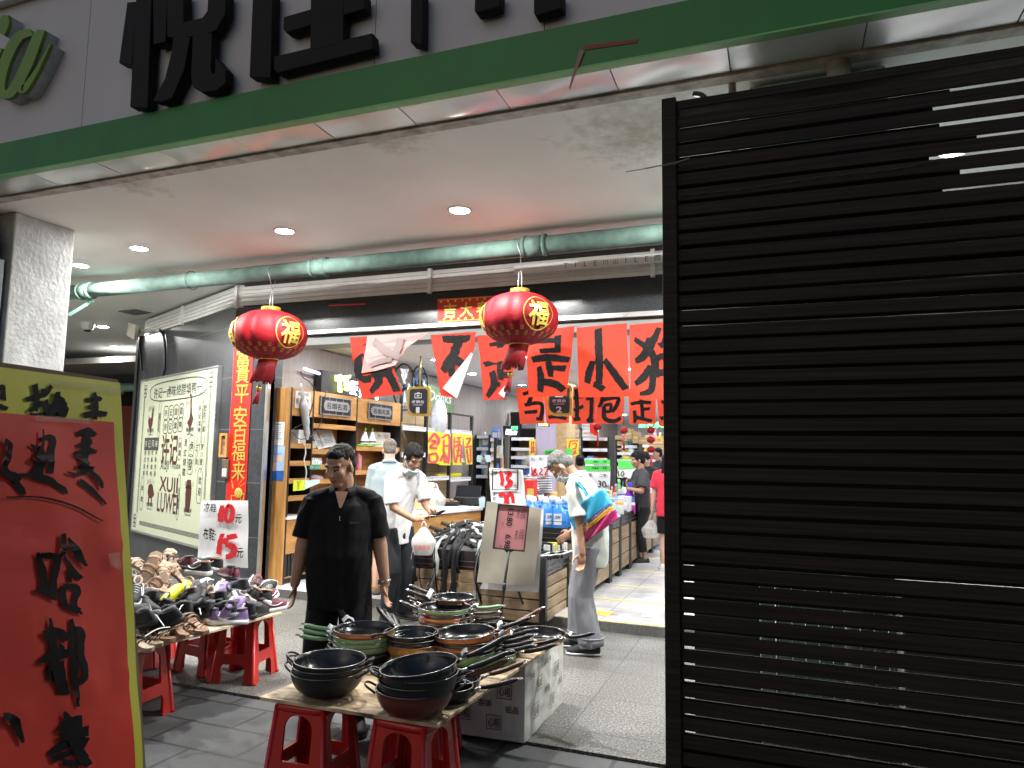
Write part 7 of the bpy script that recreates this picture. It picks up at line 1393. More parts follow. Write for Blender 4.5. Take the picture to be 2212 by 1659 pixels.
q = oy(c('s6', 795, 955), 6.606); MB().bb(q[0]-.03, q[0]+.03, 6.603, 6.609, q[2]-.045, q[2]+.045).build('white_sticker', m_white, o)
# far end of the side passage
tag(MB().tube([(-20, 11.9, 3.02), (-9, 11.9, 3.02)], .1, 12).build('passage_pipe', MATS['pale teal iron']), 'pale green pipe crossing the end of the side passage', 'pipe')
tag(MB().bb(-14.5, -10.6, 11.95, 12.05, .9, 2.6).build('red_hoarding', mat('dull red hoarding', (.12, .012, .01), .6)), 'dull red hoarding at the end of the side passage', 'hoarding')
pb = thing('potted_shrub', 'leafy green shrub at the end of the side passage', 'shrub', oz((275, 1085), 0)); Pp = np.array(pb.matrix_basis.translation)
mb = MB()
for i in range(260):
    a, r, z = random.uniform(0, 6.28), random.random()**.5*.55, random.uniform(.5, 1.6); p = Pp+np.array((r*math.cos(a), r*math.sin(a), z)); d = np.array((random.uniform(-1, 1), random.uniform(-1, 1), random.uniform(-.4, .8)))*.14; e = np.cross(d, (0, 0, 1))*.3
    mb.add([p, p+d*.5+e, p+d, p+d*.5-e], [(0, 1, 2, 3)])
mb.build('foliage', mat('shrub leaf', (.05, .11, .025), .5, var=.4, vs=8), pb); MB().tube([Pp, Pp+np.array((0, 0, .9))], .03, 6).build('trunk', m_hwood, pb); MB().lathe([(.001, 0), (.2, 0), (.26, .35), (.24, .35), (.22, .3)], 16, M=TR(*Pp)).build('pot', m_maroon, pb)
# ================= people =================
m_skin = mat('warm skin', (.4, .215, .14), .5, var=.08, vs=14, sub=.08, bump=.08, bs=120); m_skin2 = mat('tanned skin', (.37, .2, .125), .5, var=.14, vs=18, sub=.08, bump=.15, bs=90); m_skin3 = mat('fair skin', (.52, .33, .25), .5, var=.06, vs=14, sub=.08)
m_lip = mat('lips', (.28, .09, .07), .5); m_eye = mat('eyes and brows', (.02, .014, .012), .4)
m_hblk = mat('black hair', (.007, .0065, .0065), .7, var=.5, vs=90, bump=.6, bs=160, stretch=(1, 1, .3), spec=.2); m_hgry = mat('grey hair', (.06, .058, .055), .75, spec=.2, vs=120, rgb2=(.22, .215, .21), bump=.6, bs=150)
m_hsalt = mat('cropped greying hair', (.07, .055, .045), .7, vs=140, rgb2=(.2, .17, .14), bump=.4, bs=200)
def remesh(mb, name, vox, mats, parent, it=4, wr=0, ws=(9, 9, 4), seed=0):
    me = bpy.data.meshes.new(name); me.from_pydata([tuple(map(float, p)) for p in mb.v], [], mb.f); o = bpy.data.objects.new(name, me); COL.objects.link(o)
    bm = bmesh.new(); bm.from_mesh(me); bmesh.ops.recalc_face_normals(bm, faces=bm.faces); bm.to_mesh(me); bm.free()
    r = o.modifiers.new('r', 'REMESH'); r.mode = 'VOXEL'; r.voxel_size = vox
    q = o.modifiers.new('s', 'SMOOTH'); q.iterations = it; q.factor = .5
    m2 = bpy.data.meshes.new_from_object(o.evaluated_get(bpy.context.evaluated_depsgraph_get())); o.modifiers.clear(); o.data = m2; bpy.data.meshes.remove(me)
    if wr:
        n = len(m2.vertices); co_ = np.empty(n*3); no_ = np.empty(n*3); m2.vertices.foreach_get('co', co_); m2.vertices.foreach_get('normal', no_); co_ = co_.reshape(-1, 3); no_ = no_.reshape(-1, 3)
        d = np.array([noise.noise(Vector((p[0]*ws[0]+seed, p[1]*ws[1], p[2]*ws[2])))+.5*noise.noise(Vector((p[0]*ws[0]*2.3+p[2]*7, p[1]*ws[1]*2.3+seed, p[2]*ws[2]*2.2))) for p in co_])
        m2.vertices.foreach_set('co', (co_+no_*(d*wr)[:, None]).ravel())
    m2.name = name
    for m in (mats if isinstance(mats, list) else [mats]): m2.materials.append(m)
    m2.polygons.foreach_set('use_smooth', [True]*len(m2.polygons)); m2.update()
    if parent is not None: o.parent = parent
    return o
def ik(a, b, l1, l2, hint):
    a, b, hint = np.array(a, float), np.array(b, float), np.array(hint, float); d = b-a; L = min(np.linalg.norm(d), (l1+l2)*.999); u = d/np.linalg.norm(d)
    x = (l1*l1-l2*l2+L*L)/(2*L); y = math.sqrt(max(0, l1*l1-x*x)); n = hint-u*np.dot(hint, u); n = n/(np.linalg.norm(n)+1e-9); return a+u*x+n*y, a+u*L
def cap(mb, a, b, ra, rb, n=12): 
    a, b = np.array(a, float), np.array(b, float); t = (b-a)/(np.linalg.norm(b-a)+1e-9)
    mb.tube([a-t*ra*.85, a-t*ra*.5, a, b, b+t*rb*.5, b+t*rb*.85], [ra*.5, ra*.87, ra, rb, rb*.87, rb*.5], n)
def hand(mb, w_, d, side, curl, k=1.):
    """palm, four unequal bent fingers and a thumb set on the side of the palm; side: unit vector from the palm's middle to the thumb edge"""
    w_, d, sd = np.array(w_), np.array(d, float), np.array(side, float); d /= np.linalg.norm(d); sd = sd-d*np.dot(sd, d); sd /= np.linalg.norm(sd); pn = np.cross(d, sd)*curl[0]
    R_ = Matrix((sd, d, pn)).transposed(); c_ = w_+d*.048*k; mb.ell(c_, (.038*k, .052*k, .0165*k), 12, rot=R_)
    for i, (o_, L) in enumerate(((.028, .068), (.0095, .078), (-.0095, .072), (-.028, .056))):
        p = w_+d*.088*k+sd*o_*k; a = curl[1]; dd = d
        for j, f in enumerate((.45, .32, .23)):
            ang = a*(j+.4+.15*i); q = d*math.cos(ang)+pn*math.sin(ang); e = p+q*L*f*k+sd*o_*.12*k*f; cap(mb, p, e, .0092*k-.0008*j, .0088*k-.0012*j, 8); p = e
    p = w_+d*.025*k+sd*.032*k; e = p+(d*.6+sd*.55+pn*.45)*.04*k; cap(mb, p, e, .0115*k, .0105*k, 8); cap(mb, e, e+(d*.85+sd*.1+pn*.5)*.03*k, .0105*k, .0085*k, 8)
def person(label, pos, face, h, o):
    s = h/1.7; vox = o.get('vox', .0065); rz = math.atan2(-face[0], face[1]); M = TR(*pos, rz, s=s)
    ln, hp, hy = rad(o.get('lean', 3)), rad(o.get('hp', 0)), rad(o.get('hy', 0)); ln2 = rad(o.get('lean2', o.get('lean', 3)*1.15))
    f = lambda p, l, a: p+np.array((0, l*math.sin(a), l*math.cos(a)))
    pel = np.array((0, 0, .90)); wst = f(pel, .15, ln*.5); chs = f(wst, .22, ln); nek = f(chs, .18, (ln+ln2)/2)
    hb = f(nek, .075, (ln2+rad(12))); Rh = Matrix.Rotation(hy, 3, 'Z') @ Matrix.Rotation(-(ln2*.6+hp), 3, 'X') @ Matrix.Rotation(rad(o.get('ht', 0)), 3, 'Y')
    hs = o.get('hs', 1.); H = lambda x, y, z: np.array(Vector(hb)+Rh @ Vector((x*hs, (y+.012)*hs, (z+.095)*hs)))
    fat = o.get('fat', 1.); sw = o.get('sw', .178)
    sh = {k: chs+np.array((k*sw, 0, 0))+np.array((0, .115*math.sin(ln2), .115*math.cos(ln2))) for k in (-1, 1)}
    arm = {}
    for k, nm in ((-1, 'lw'), (1, 'rw')):
        w_ = np.array(o.get(nm, (k*.27, .03, .80))); e, w_ = ik(sh[k], w_, .285, .25, o.get(nm+'h', (k*.3, -1, -.2))); arm[k] = (e, w_)
    hip = {k: np.array((k*.088, 0, .875)) for k in (-1, 1)}; leg = {}
    for k, nm in ((-1, 'la'), (1, 'ra')):
        a = np.array(o.get(nm, (k*.10, 0, .075))); leg[k] = ik(hip[k], a, .41, .40, (k*.1, 1, 0))
    B = MB()
    for x, y, z, a, b, c_ in ((0, -.012, .035, .075, .096, .088), (0, .022, -.03, .063, .074, .086), (0, .052, -.098, .034, .032, .026), (-.037, .058, -.03, .028, .03, .028), (.037, .058, -.03, .028, .03, .028), (0, .088, -.062, .024, .013, .008), (0, .084, -.074, .022, .013, .008)): B.ell(H(x, y, z), (a*hs, b*hs, c_*hs), 18, rot=Rh)
    cap(B, H(0, .088, .006), H(0, .108, -.034), .009*hs, .0145*hs); cap(B, H(-.014, .094, -.04), H(.014, .094, -.04), .009*hs, .009*hs)
    cap(B, H(-.05, .07, .02), H(-.008, .085, .016), .011*hs, .010*hs); cap(B, H(.05, .07, .02), H(.008, .085, .016), .011*hs, .010*hs)
    for k in (-1, 1): B.ell(H(k*.078, -.008, -.018), (.010*hs, .022*hs, .034*hs), 12, rot=Rh @ Matrix.Rotation(k*-.35, 3, 'Z'))
    cap(B, nek-np.array((0, .01, .05)), H(0, -.02, -.06), .062*fat**.5, .056*fat**.5); cap(B, sh[-1]*.75+nek*.25-(0, 0, .03), sh[1]*.75+nek*.25-(0, 0, .03), .035, .035)
    B.loft([[(c_[0]+a*math.cos(q), c_[1]+b*math.sin(q), c_[2]) for q in [2*math.pi*i/20 for i in range(20)]] for c_, a, b in ((pel-(0, 0, .06), .14, .085), (wst, .125, .085), (chs, .15, .09), (nek-(0, 0, .05), .12, .07))])
    for k in (-1, 1):
        e, w_ = arm[k]; cap(B, sh[k]-(0, 0, .012), e, .044*fat**.4, .041*fat**.7); cap(B, e, w_, .042*fat**.7, .028*fat**.4); d = w_-e; d = d/np.linalg.norm(d); hd = o.get('lh' if k < 0 else 'rh', None); q = hd if hd else (d, (0, 1, 0), (k, .35)); hand(B, w_, q[0], q[1], q[2])
        kn, an = leg[k]; cap(B, hip[k], kn, .076*fat**.4, .052); cap(B, kn, (kn*.55+an*.45)+np.array((0, -.012, 0)), .05, .05); cap(B, (kn*.55+an*.45)+np.array((0, -.012, 0)), an, .05, .034)
        fy = rad(o.get('fy', 8))*k; B.ell(an+np.array((math.sin(fy)*.05, .05, -.038)), (.04, .115, .034), 14, rot=Matrix.Rotation(-fy, 3, 'Z'))
    skin = o.get('skin', m_skin); body = remesh(B, 'person', vox, [skin, m_lip, m_eye], None, 3)
    body.matrix_basis = M; MW[body.name] = M; tag(body, label, 'person'); body['group'] = 'people'
    del body['group']
    Ri = Rh.transposed(); hb_ = Vector(hb)
    for p in body.data.polygons:
        q = Ri @ (p.center-hb_); x, y, z = abs(q.x)/hs, q.y/hs-.012, q.z/hs-.095
        if y > .045:
            if x < .026 and -.077 < z < -.063 and y > .07: p.material_index = 1
            elif abs(x-.032) < .013 and abs(z+.004) < .0048: p.material_index = 2
            elif .012 < x < .056 and abs(z-.021+.1*abs(x-.034)) < .0042 and o.get('brow', 1): p.material_index = 2
    ring = lambda c_, a, b, th=0, n=28: [(c_[0]+a*math.copysign(abs(math.cos(q))**.85, math.cos(q)), c_[1]+b*math.copysign(abs(math.sin(q))**.85, math.sin(q))*math.cos(th), c_[2]-b*math.sin(q)*math.sin(th)) for q in [2*math.pi*i/n for i in range(n)]]
    # shirt
    W_ = o.get('tw', (.185, .18, .17, .185, .175)); D_ = o.get('td', (.125, .12, .115, .12, .10)); bf = o.get('belly', 0); hem = o.get('hem', .12); T = MB(); up = np.array((0, 0, 1.))
    T.loft([ring(pel-up*hem, W_[0], D_[0]), ring(pel+(0, bf*.5, .02), W_[1], D_[1], ln*.3), ring(wst+(0, bf, 0), W_[2], D_[2], ln*.6), ring((wst+chs)/2+(0, bf*.6, 0), (W_[2]+W_[3])/2, (D_[2]+D_[3])/2, ln*.8), ring(chs+(0, bf*.1, 0), W_[3], D_[3], ln), ring(chs*.45+nek*.55, W_[4], D_[4], ln2), ring(nek-up*.012, .085, .075, ln2), ring(nek+up*.022, .07, .068, ln2)])
    sl = o.get('sleeve', .78); sr = o.get('sr', .072)
    for k in (-1, 1):
        e = arm[k][0]; a = sh[k]; q = a+(e-a)*sl; T.ell(a, (.066, .062, .062), 16); T.tube([a-(e-a)*.08, a+(e-a)*.3, q], [sr*.86, sr, sr*1.02], 18)
        if o.get('longsl'): T.tube([a, e, e+(arm[k][1]-e)*.95], [sr*.8, sr*.75, sr*.55], 16)
        cap(T, a+(0, 0, .005), nek*.8+a*.2+(0, 0, .0), .062, .052); cap(T, nek*.8+a*.2, nek-(0, 0, .015), .055, .055)
    st = remesh(T, 'shirt', vox*1.15, o['shirt'], body, 5, o.get('wr', .009), (9, 9, 5), pos[0]*3)
    if o.get('collar'):
        C_ = MB(); N_ = 22
        for sgn in (-1, 1):
            V = []
            for i in range(N_//2+1):
                q = rad(-90)+sgn*math.pi*i/(N_//2) if False else rad(90)+sgn*(rad(20)+rad(160)*i/(N_//2)); cq, sq = math.cos(q), math.sin(q); base = nek+np.array((.075*cq, .072*sq+.01, .02-.022*sq)); fl = .03+.022*max(0, sq)
                V += [base+np.array((0, 0, .02)), base+np.array((.022*cq, .022*sq+.004*max(0, sq), -fl+.012))]
            C_.add(V, [(2*i, 2*i+1, 2*i+3, 2*i+2) for i in range(N_//2)], sm=True)
        C_.build('collar', o['shirt'], body, world=False, solid=.006)
        Pk = MB(); pts = [f(p, 0, 0)+np.array((0, d, 0)) for p, d in ()]
    # lower garment
    Lr = o.get('lr', (.105, .085, .075)); le = o.get('legend', 1.); Q = MB(); Q.loft([ring(pel-up*.13, W_[0]*.93, D_[0]*.95), ring(pel-up*.05, W_[0]*.94, D_[0]*.96), ring(pel+up*.03, W_[1]*.9, D_[1]*.9), ring(wst-up*.06, W_[2]*.9, D_[2]*.9)])
    for k in (-1, 1):
        kn, an = leg[k]; a = hip[k]+np.array((k*.004, 0, 0)); end = an-up*.03 if le >= 1 else None
        if le >= 1: Q.tube([a, (a+kn)/2, kn, (kn+an)/2, an-up*.01], [Lr[0], (Lr[0]+Lr[1])/2, Lr[1], (Lr[1]+Lr[2])/2, Lr[2]], 20)
        elif le > .55: Q.tube([a, (a+kn)/2, kn, kn+(an-kn)*(le-.5)*2], [Lr[0], (Lr[0]+Lr[1])/2, Lr[1], Lr[2]], 20)
        else: Q.tube([a, a+(kn-a)*le*2], [Lr[0], Lr[1]], 20)
    remesh(Q, 'shorts' if le <= .55 else 'trousers', vox*1.2, o['lower'], body, 4, o.get('wrl', .008), (9, 9, 2.2), pos[1]*2)
    # hair
    Hm = MB(); g = o.get('hair', 1.)
    Hm.ell(H(0, -.026, .05), (.079*g*hs, .098*g*hs, .084*g*hs), 20, rot=Rh); Hm.ell(H(0, -.05, -.005), (.072*g*hs, .066*g*hs, .076*g*hs), 18, rot=Rh)
    if not o.get('fringe') and o.get('front', 1): Hm.ell(H(0, .018, .078), (.064*hs, .062*hs, .036*hs), 14, rot=Rh)
    if o.get('fringe'): Hm.ell(H(0, .04, .075), (.062*hs, .052*hs, .04*hs), 14, rot=Rh)
    for k in (-1, 1):
        if o.get('side'): Hm.ell(H(k*.068, .0, .03), (.02*hs, .05*hs, .055*hs), 12, rot=Rh)
    if o.get('long'):
        for k in (-1, 0, 1): cap(Hm, H(k*.05, -.06, .0), H(k*.06, -.075, -.26), .055*hs, .045*hs)
    if o.get('bun'): Hm.ell(H(0, -.12, .06), (.045, .045, .045), 12)
    remesh(Hm, 'hair', vox, o.get('hm', m_hblk), body, 2, .006, (45, 45, 25))
    # shoes
    if o.get('shoe'):
        for k in (-1, 1):
            an = leg[k][1]; fy = rad(o.get('fy', 8))*k; Mf = Matrix.Translation(Vector(an+np.array((math.sin(fy)*.055, .06, -.075)))) @ Matrix.Rotation(-fy, 4, 'Z'); S_ = MB(); sec = ((-.135, .03, .05), (-.12, .042, .075), (-.05, .046, .08), (.02, .047, .066), (.07, .05, .05), (.115, .04, .036), (.142, .02, .024))
            S_.loft([[(w2*math.cos(q), y, .02+max(0, math.sin(q))*hh+min(0, math.sin(q))*.01) for q in [2*math.pi*i/16 for i in range(16)]] for y, w2, hh in sec], M=Mf); sh_ = S_.build('shoe', o['shoe'], body, world=False)
            S_ = MB(); S_.loft([[(w2*1.1*math.cos(q), y*1.03, .009+.012*math.copysign(abs(math.sin(q))**.4, math.sin(q))) for q in [2*math.pi*i/16 for i in range(16)]] for y, w2, hh in sec], M=Mf); S_.build('sole', o.get('sole', m_sblsole), sh_, world=False)
    # mask
    if o.get('mask'):
        dz = o['mask'] if o['mask'] != 1 else 0.; dd = o.get('maskd', 0)
        def mk(u, v):
            x = (u-.5)*.135; z = -.028-.085*v+dz; r = max(.02, 1-(x/.078)**2-((z+.035-dz)/.14)**2); return H(x, .022+.093*math.sqrt(r)+dd-.02*v*v+.004*math.sin(v*19), z)
        K_ = MB(); K_.grid(mk, 12, 10)
        for k in (0, 1):
            for v in (.05, .9): K_.tube([mk(k, v), H((k*2-1)*.08, .01, -.02+dz*.3), H((k*2-1)*.088, -.02, -.01+.02*(1-v))], .0022, 5)
        K_.build('face_mask', mat('pale blue mask', (.5, .6, .66), .7, bump=.15, bs=50), body, world=False, solid=.002)
    body['_k'] = 0; del body['_k']
    return body, arm, H, sh, M, nek
def W(M, p): return M @ Vector([float(q) for q in p])
m_polo = mat('black polo knit', (.0055, .0055, .0065), .85, var=.25, vs=5, bump=.1, bs=200, spec=.2); m_trblk = mat('black trouser cloth', (.010, .010, .012), .85, var=.2, spec=.2)
m_gshirt = mat('grey blue shirt', (.3, .35, .38), .8, var=.06, vs=5, bump=.1, bs=120); m_wshirt = mat('white cotton shirt', (.62, .62, .63), .8, var=.05, vs=4, bump=.12, bs=40); m_cream = mat('cream white shirt', (.58, .6, .56), .8, var=.05, vs=4, bump=.15, bs=40)
m_gtr = mat('grey trouser cloth', (.23, .23, .26), .8, var=.08, vs=4, bump=.1, bs=30); m_navytr = mat('navy trouser cloth', (.012, .014, .02), .8, var=.2)
# man in the black polo shirt, walking past the wok table
b, arm, H, sh, M, nek = person('stout man in a black polo shirt and black trousers looking down beside the wok table', (-2.56, 3.80, -.012), (.47, -.88), 1.615,
    dict(skin=m_skin, shirt=m_polo, lower=m_trblk, fat=1.3, sw=.19, tw=(.2, .208, .212, .21, .188), td=(.16, .17, .175, .155, .12), belly=.03, hem=.19, hp=16, hy=-30, lean=2, lw=(-.305, .06, .80), rw=(.29, .02, .80), lh=((-.05, .1, -1), (.3, 1, 0), (-1, .42)), rh=((0, .05, -1), (-.2, 1, 0), (1, .4)),
         hm=m_hblk, hair=.985, shoe=m_sblk, collar=1, la=(-.155, .12, .075), ra=(.15, -.10, .075), lr=(.112, .1, .095), sleeve=.84, sr=.08, wr=.014, hs=1.06))
e, w_ = arm[-1]; q = w_+(e-w_)*.06
mb = MB(); d = (e-w_)/np.linalg.norm(e-w_); n1 = np.cross(d, (0, 1, 0)); n1 /= np.linalg.norm(n1); n2 = np.cross(d, n1); mb.tube([q+(n1*math.cos(a)+n2*math.sin(a))*.034 for a in [2*math.pi*i/20 for i in range(21)]], .009, 6); mb.ell(q-n1*.036, (.012, .02, .02), 10)
o = mb.build('wristwatch', m_steel); o.matrix_basis = M; tag(o, 'steel wristwatch on the wrist of the man in black', 'watch')
mb = MB(); mb.tube([nek+np.array((.0, .088, -.06)), nek+np.array((.0, .125, -.13)), nek+np.array((0, .15, -.18))], .004, 5); mb.build('zip_pull', m_steel, b, world=False)
mb = MB(); text(mb, 'SPORT', nek+np.array((-.095, .165, -.19)), (-1, 0, 0), (0, 0, 1), .014, .06); mb.build('chest_print', m_type, b, world=False)
mb = MB(); mb.add([nek+np.array(p) for p in ((-.04, .086, .0), (.04, .086, .0), (.006, .135, -.10), (-.006, .135, -.10))], [(0, 1, 2, 3)]); mb.build('neck_opening', m_skin, b, world=False, solid=.01)
# man seen from behind in a grey blue shirt
person('man in a grey blue shirt and dark shorts seen from behind at the cabinet', (-4.04, 6.86, .09), (-.5, .87), 1.64,
    dict(skin=m_skin3, shirt=m_gshirt, lower=mat('dark grey shorts', (.02, .021, .024), .8), legend=.46, lr=(.12, .115, .1), fat=1.15, hem=.16, hp=18, lw=(-.14, .3, 1.0), rw=(.14, .3, 1.0), hm=m_hsalt, hair=.985, shoe=mat('brown sandal leather', (.16, .09, .05), .6), tw=(.205, .2, .195, .205, .18), lean=4, vox=.008, collar=1))
# man in the white shirt holding slips and a bag
P3 = (-3.54, 6.2, 0.)
b, arm, H, sh, M, nek = person('thin man in a white shirt with a mask under his chin reading a slip', P3, (.95, -.32), 1.70,
    dict(skin=m_skin2, shirt=m_wshirt, lower=m_navytr, lean=9, lean2=24, hp=22, hy=-6, rw=(.12, .37, .99), lw=(-.06, .43, 1.03), rwh=(.4, -.6, -1), lwh=(-.5, -.5, -1), rh=((-.35, .9, .25), (-.6, 0, 1), (-1, .5)), lh=((.25, .9, .3), (.5, 0, 1), (1, .5)),
         hm=m_hblk, hair=1.03, fringe=1, side=1, shoe=m_sblk, collar=1, mask=-.05, maskd=.012, hem=.17, wr=.014, sleeve=.9, sr=.07, tw=(.172, .166, .158, .168, .16), td=(.115, .112, .108, .115, .095), lr=(.1, .085, .08), vox=.007))
hw = np.array(W(M, arm[1][1])); hl_ = np.array(W(M, arm[-1][1]))
carrier((hw[0]+.13, hw[1]-.05, hw[2]-.31), .21, .14, .25, 'white carrier bag with orange red print hanging from the hand of the white shirted man', mat('white bag film', (.62, .6, .6), .35, var=.08, alpha=.8, bump=.8, bs=9), mat('orange red bag print', (.65, .12, .06), .5), '便利生活', rad(20))
qm = (hw+hl_)/2+np.array((.17, -.03, .035)); o = MB().bb(-.075, .075, -.035, .035, 0, .009).build('phone', m_black, bevel=.003); o.matrix_basis = TR(*qm, rad(-15), 0, rad(-28)); tag(o, 'dark phone in the hands of the white shirted man', 'phone')
o = MB().grid(lambda u, v: (-.07+.14*u, -.03+.06*v, .008*math.sin(4*u)), 6, 2).build('paper_slip', m_paper); o.matrix_basis = TR(qm[0]-.06, qm[1]-.02, qm[2]-.02, rad(10), 0, rad(-12)); tag(o, 'white paper slip under the phone of the white shirted man', 'paper')
# elderly man with the striped tote bag
P4 = (-1.50, 5.86, 0.)
b, arm, H, sh, M, nek = person('elderly grey haired man in a cream shirt bending over the bins with a tote bag', P4, (-.97, -.12), 1.69,
    dict(skin=m_skin2, shirt=m_cream, lower=m_gtr, lean=8, lean2=38, hp=36, hy=4, lw=(-.25, .03, .80), rw=(.22, .2, .95), lh=((0, .12, -1), (.2, 1, 0), (-1, .55)), hm=m_hgry, hair=1.0, mask=1, shoe=m_sblk, sole=m_swh, collar=1, hem=.19, tw=(.18, .175, .17, .18, .165), td=(.15, .15, .15, .14, .11), wr=.014, sleeve=.86, sr=.078, lr=(.115, .105, .1), wrl=.012, la=(-.09, -.02, .08), ra=(.1, .1, .08), brow=0, hs=1.02, vox=.006))
mb = MB()
for k, an in ((-1, (-.09, -.02)), (1, (.1, .1))): mb.tube([(an[0], an[1], .085), (an[0], an[1], .145)], .104, 22); mb.tube([(an[0]+.104*math.cos(a), an[1]+.104*math.sin(a), .145) for a in [2*math.pi*i/24 for i in range(25)]], .006, 6)
mb.build('rolled_cuff', m_gtr, b, world=False)
# tote bag: panels read off the photograph, hung at his near side
YT = 5.625
tb = thing('tote_bag', 'blue woven tote bag with yellow stripes and magenta base on the bent man', 'bag', oy(c('s1', 1040, 560), YT))
def tq(pts, lf=0.): return [oy(c('s1', *p), YT-lf) for p in pts]
m_tblue = mat('blue woven bag', (.03, .3, .48), .3, var=.12, vs=5, bump=.5, bs=9, coat=.3); m_tmag = mat('magenta woven bag', (.42, .025, .14), .3, var=.12, vs=6, bump=.4, bs=10, coat=.3)
def tpanel(pts, m, nm, th=.07, lf=0.): return MB().prism(tq(pts, lf), (0, th, 0)).build(nm, m, tb, bevel=.008)
TLp, TRp, BRp, BLp = np.array((915, 480)), np.array((1112, 335)), np.array((1252, 558)), np.array((988, 755))
def tv(u, v): return tuple((TLp*(1-u)+TRp*u)*(1-v)+(BLp*(1-u)+BRp*u)*v)
def bandp(v0, v1, m, nm, th=.07, lf=0., uo=0.):
    def fn(u, v): 
        p = oy(c('s1', *tv(u, v0+(v1-v0)*v)), YT-lf); return p+np.array((0, -.035*math.sin(math.pi*u)-.012*math.sin(9*u+5*v), 0))
    return MB().grid(fn, 14, 8).build(nm, m, tb, solid=.006)
bandp(0, .55, m_tblue, 'blue_panel'); bandp(.55, .585, m_tmag, 'stripe'); bandp(.585, .61, m_tblue, 'stripe'); bandp(.61, .66, mat('yellow stripe', (.75, .5, .03), .35), 'stripe'); bandp(.66, .69, mat('orange stripe', (.7, .22, .02), .35), 'stripe'); bandp(.69, .72, MATS['yellow stripe'], 'stripe'); bandp(.72, 1., m_tmag, 'magenta_base')
MB().prism(tq([tv(.02, .02), tv(.98, .02), tv(.98, .98), tv(.02, .98)], -.012), (0, .09, 0)).build('bag_back', m_tblue, tb)
tpanel([(832, 512), (905, 480), (940, 640), (900, 660)], m_tblue, 'side_gusset', .05, -.06)
for pts in (((900, 288), (940, 285), (985, 340), (1010, 385), (990, 400), (960, 350)),): MB().prism(tq(pts, .02), (0, .008, 0)).build('shoulder_strap', m_tblue, tb)
MB().tube(smooth_line([oy(c('s1', *p), y) for p, y in (((1000, 400), YT-.035), ((950, 320), YT-.03), ((905, 285), YT+.02), ((895, 300), YT+.1))], 5), .02, 8, flat=.25, up=(0, 0, 1)).build('shoulder_strap', m_tblue, tb)
# woman with short black hair, dark grey tee
P5 = oz((1388, 1216), .09)
b, arm, H, sh, M, nek = person('short haired woman in a charcoal tee holding a phone beside the bins', (P5[0], P5[1], .09), (-.86, -.5), 1.56,
    dict(skin=m_skin, shirt=mat('charcoal tee', (.04, .041, .046), .85, var=.1), lower=mat('black cropped trousers', (.009, .009, .010), .8), legend=.86, lr=(.1, .075, .065), hair=1.08, fringe=1, side=1, rw=(.1, .26, 1.0), lw=(-.08, .27, 1.16), lwh=(-1, -.3, -1), rwh=(1, -.3, -1), lh=((.1, .3, 1), (1, 0, .2), (-1, .5)), rh=((-.9, .4, .1), (0, .3, 1), (-1, .5)), shoe=m_sblk, sole=m_swh, vox=.0085, hp=8, hy=-8, tw=(.18, .17, .165, .175, .165), sleeve=.8, sr=.085, hs=1.05))
q = W(M, arm[-1][1]+np.array((.02, .03, .1))); o = MB().bb(-.035, .035, -.006, .006, -.07, .07).build('phone', m_black, bevel=.003); o.matrix_basis = TR(*q, rad(50)); tag(o, 'black phone held up by the short haired woman', 'phone')
q = W(M, arm[1][1]+np.array((-.08, .03, .0))); o = MB().bb(-.08, .08, -.012, .012, -.05, .05).build('wallet', mat('dark brown leather', (.05, .03, .02), .5), bevel=.004); o.matrix_basis = TR(*q, rad(60)); tag(o, 'brown wallet pressed against the short haired woman', 'wallet')
mb = MB()
for i in range(26): a = (i*.618) % 1; bb_ = i/26; x, z = -.09+.18*a, 1.12+.16*bb_; mb.lathe([(.012, 0), (.008, .001)], 7, M=TR(x, .138+.035*(1-(x/.17)**2)-.02, z, rx=rad(90)))
mb.build('chest_print', mat('pale pink print', (.6, .42, .48), .6), b, world=False)
# girl in the red tee, half hidden by the screen
P6 = oz((1446, 1233), .09)
b, arm, H, sh, M, nek = person('long haired girl in a red tee and black shorts mostly behind the slatted screen', (P6[0], P6[1], .09), (.2, .98), 1.58,
    dict(skin=m_skin3, shirt=mat('bright red tee', (.55, .02, .045), .8, var=.08), lower=m_trblk, legend=.42, lr=(.1, .1, .1), hair=1.06, long=1, side=1, shoe=m_swh, sole=m_swh, vox=.009, lw=(-.27, .02, .82), sleeve=.75, sr=.085))
q = W(M, arm[-1][1]+np.array((0, 0, -.12))); carrier((q[0]-.02, q[1], q[2]-.27), .25, .16, .24, 'clear carrier bag in the hand of the red shirted girl', m_bag, rz=rad(20))
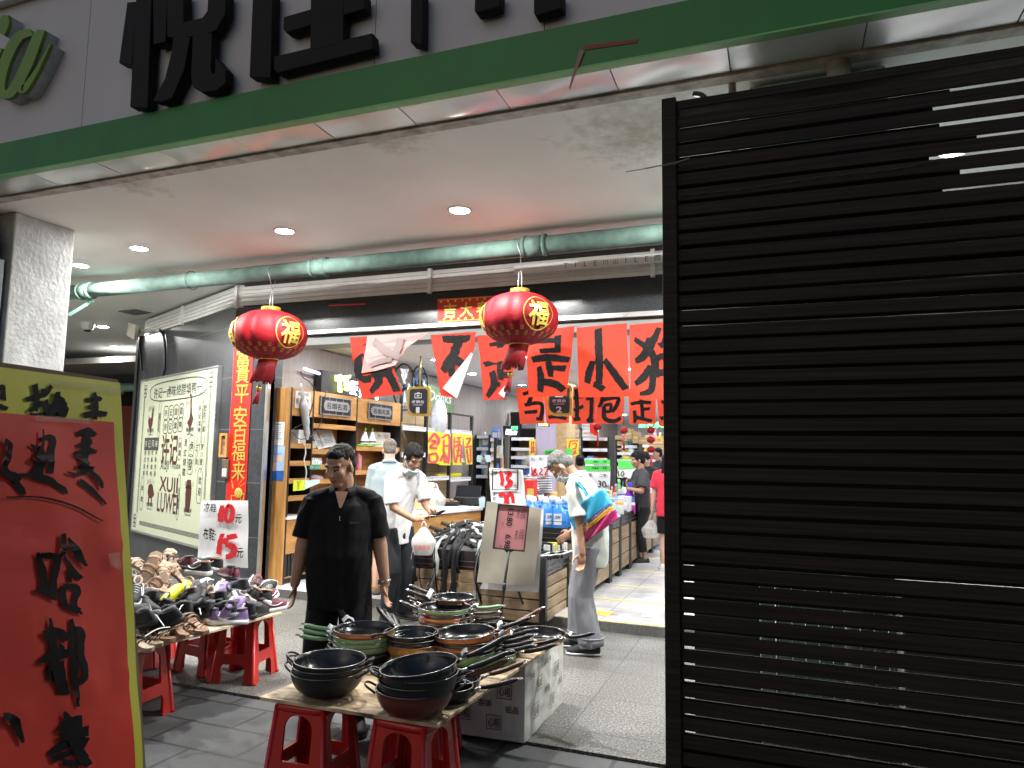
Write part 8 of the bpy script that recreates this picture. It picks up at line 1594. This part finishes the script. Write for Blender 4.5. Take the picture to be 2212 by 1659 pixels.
# people deeper in the shop
def far(label, px, py_top, Y, h, face, **o):
    P = oy((px, py_top), Y); z0 = max(.09, P[2]-h); person(label, (P[0], P[1], .09), face, h, dict(dict(vox=.012, lower=m_trblk, shoe=m_sblk), **o))
far('woman in a black top with a white shoulder strap beyond the short haired woman', 1399, 1000, 12.6, 1.58, (-.35, -.93), shirt=mat('black top', (.009, .009, .01), .85), hair=1.07, fringe=1, side=1, hp=22, skin=m_skin3)
far('man with black hair in a dark blue tee farther down the aisle', 1425, 993, 15.0, 1.68, (-.8, -.5), shirt=mat('dark blue tee', (.02, .03, .05), .85), hair=1.03, fringe=1)
far('grey haired man deep in the shop behind the green sign', 1256, 986, 15.5, 1.68, (-.6, -.7), shirt=mat('dull grey shirt', (.2, .2, .2), .8), hair=1.0, hm=m_hgry)
far('woman with a dark hair bun behind the 30 yuan sign', 1253, 1010, 11.2, 1.5, (-.3, .95), shirt=mat('dark plum blouse', (.06, .02, .03), .8), hair=1.08, bun=1)
stripe = mat('striped tee', (.6, .6, .6), .8); nt = stripe.node_tree; N = nt.nodes; wv = N.new('ShaderNodeTexWave'); wv.bands_direction = 'Z'; wv.inputs['Scale'].default_value = 9.; tc = N.new('ShaderNodeTexCoord'); nt.links.new(tc.outputs['Object'], wv.inputs[0]); rp = N.new('ShaderNodeValToRGB'); rp.color_ramp.elements[0].position = .28; rp.color_ramp.elements[0].color = (.04, .04, .045, 1); rp.color_ramp.elements[1].position = .36; rp.color_ramp.elements[1].color = (.6, .6, .6, 1); nt.links.new(wv.outputs[0], rp.inputs[0]); nt.links.new(rp.outputs[0], N['Principled BSDF'].inputs['Base Color'])
person('woman in a white striped tee leaning over the goods behind the detergent', (-3.12, 8.9, .09), (.95, -.3), 1.56, dict(shirt=stripe, lower=m_trblk, shoe=m_sblk, lean=22, lean2=36, hp=15, rw=(.16, .5, .98), lw=(-.1, .42, .95), rwh=(.5, -.5, -.5), hair=1.07, fringe=1, side=1, vox=.009, sleeve=.8, sr=.08))
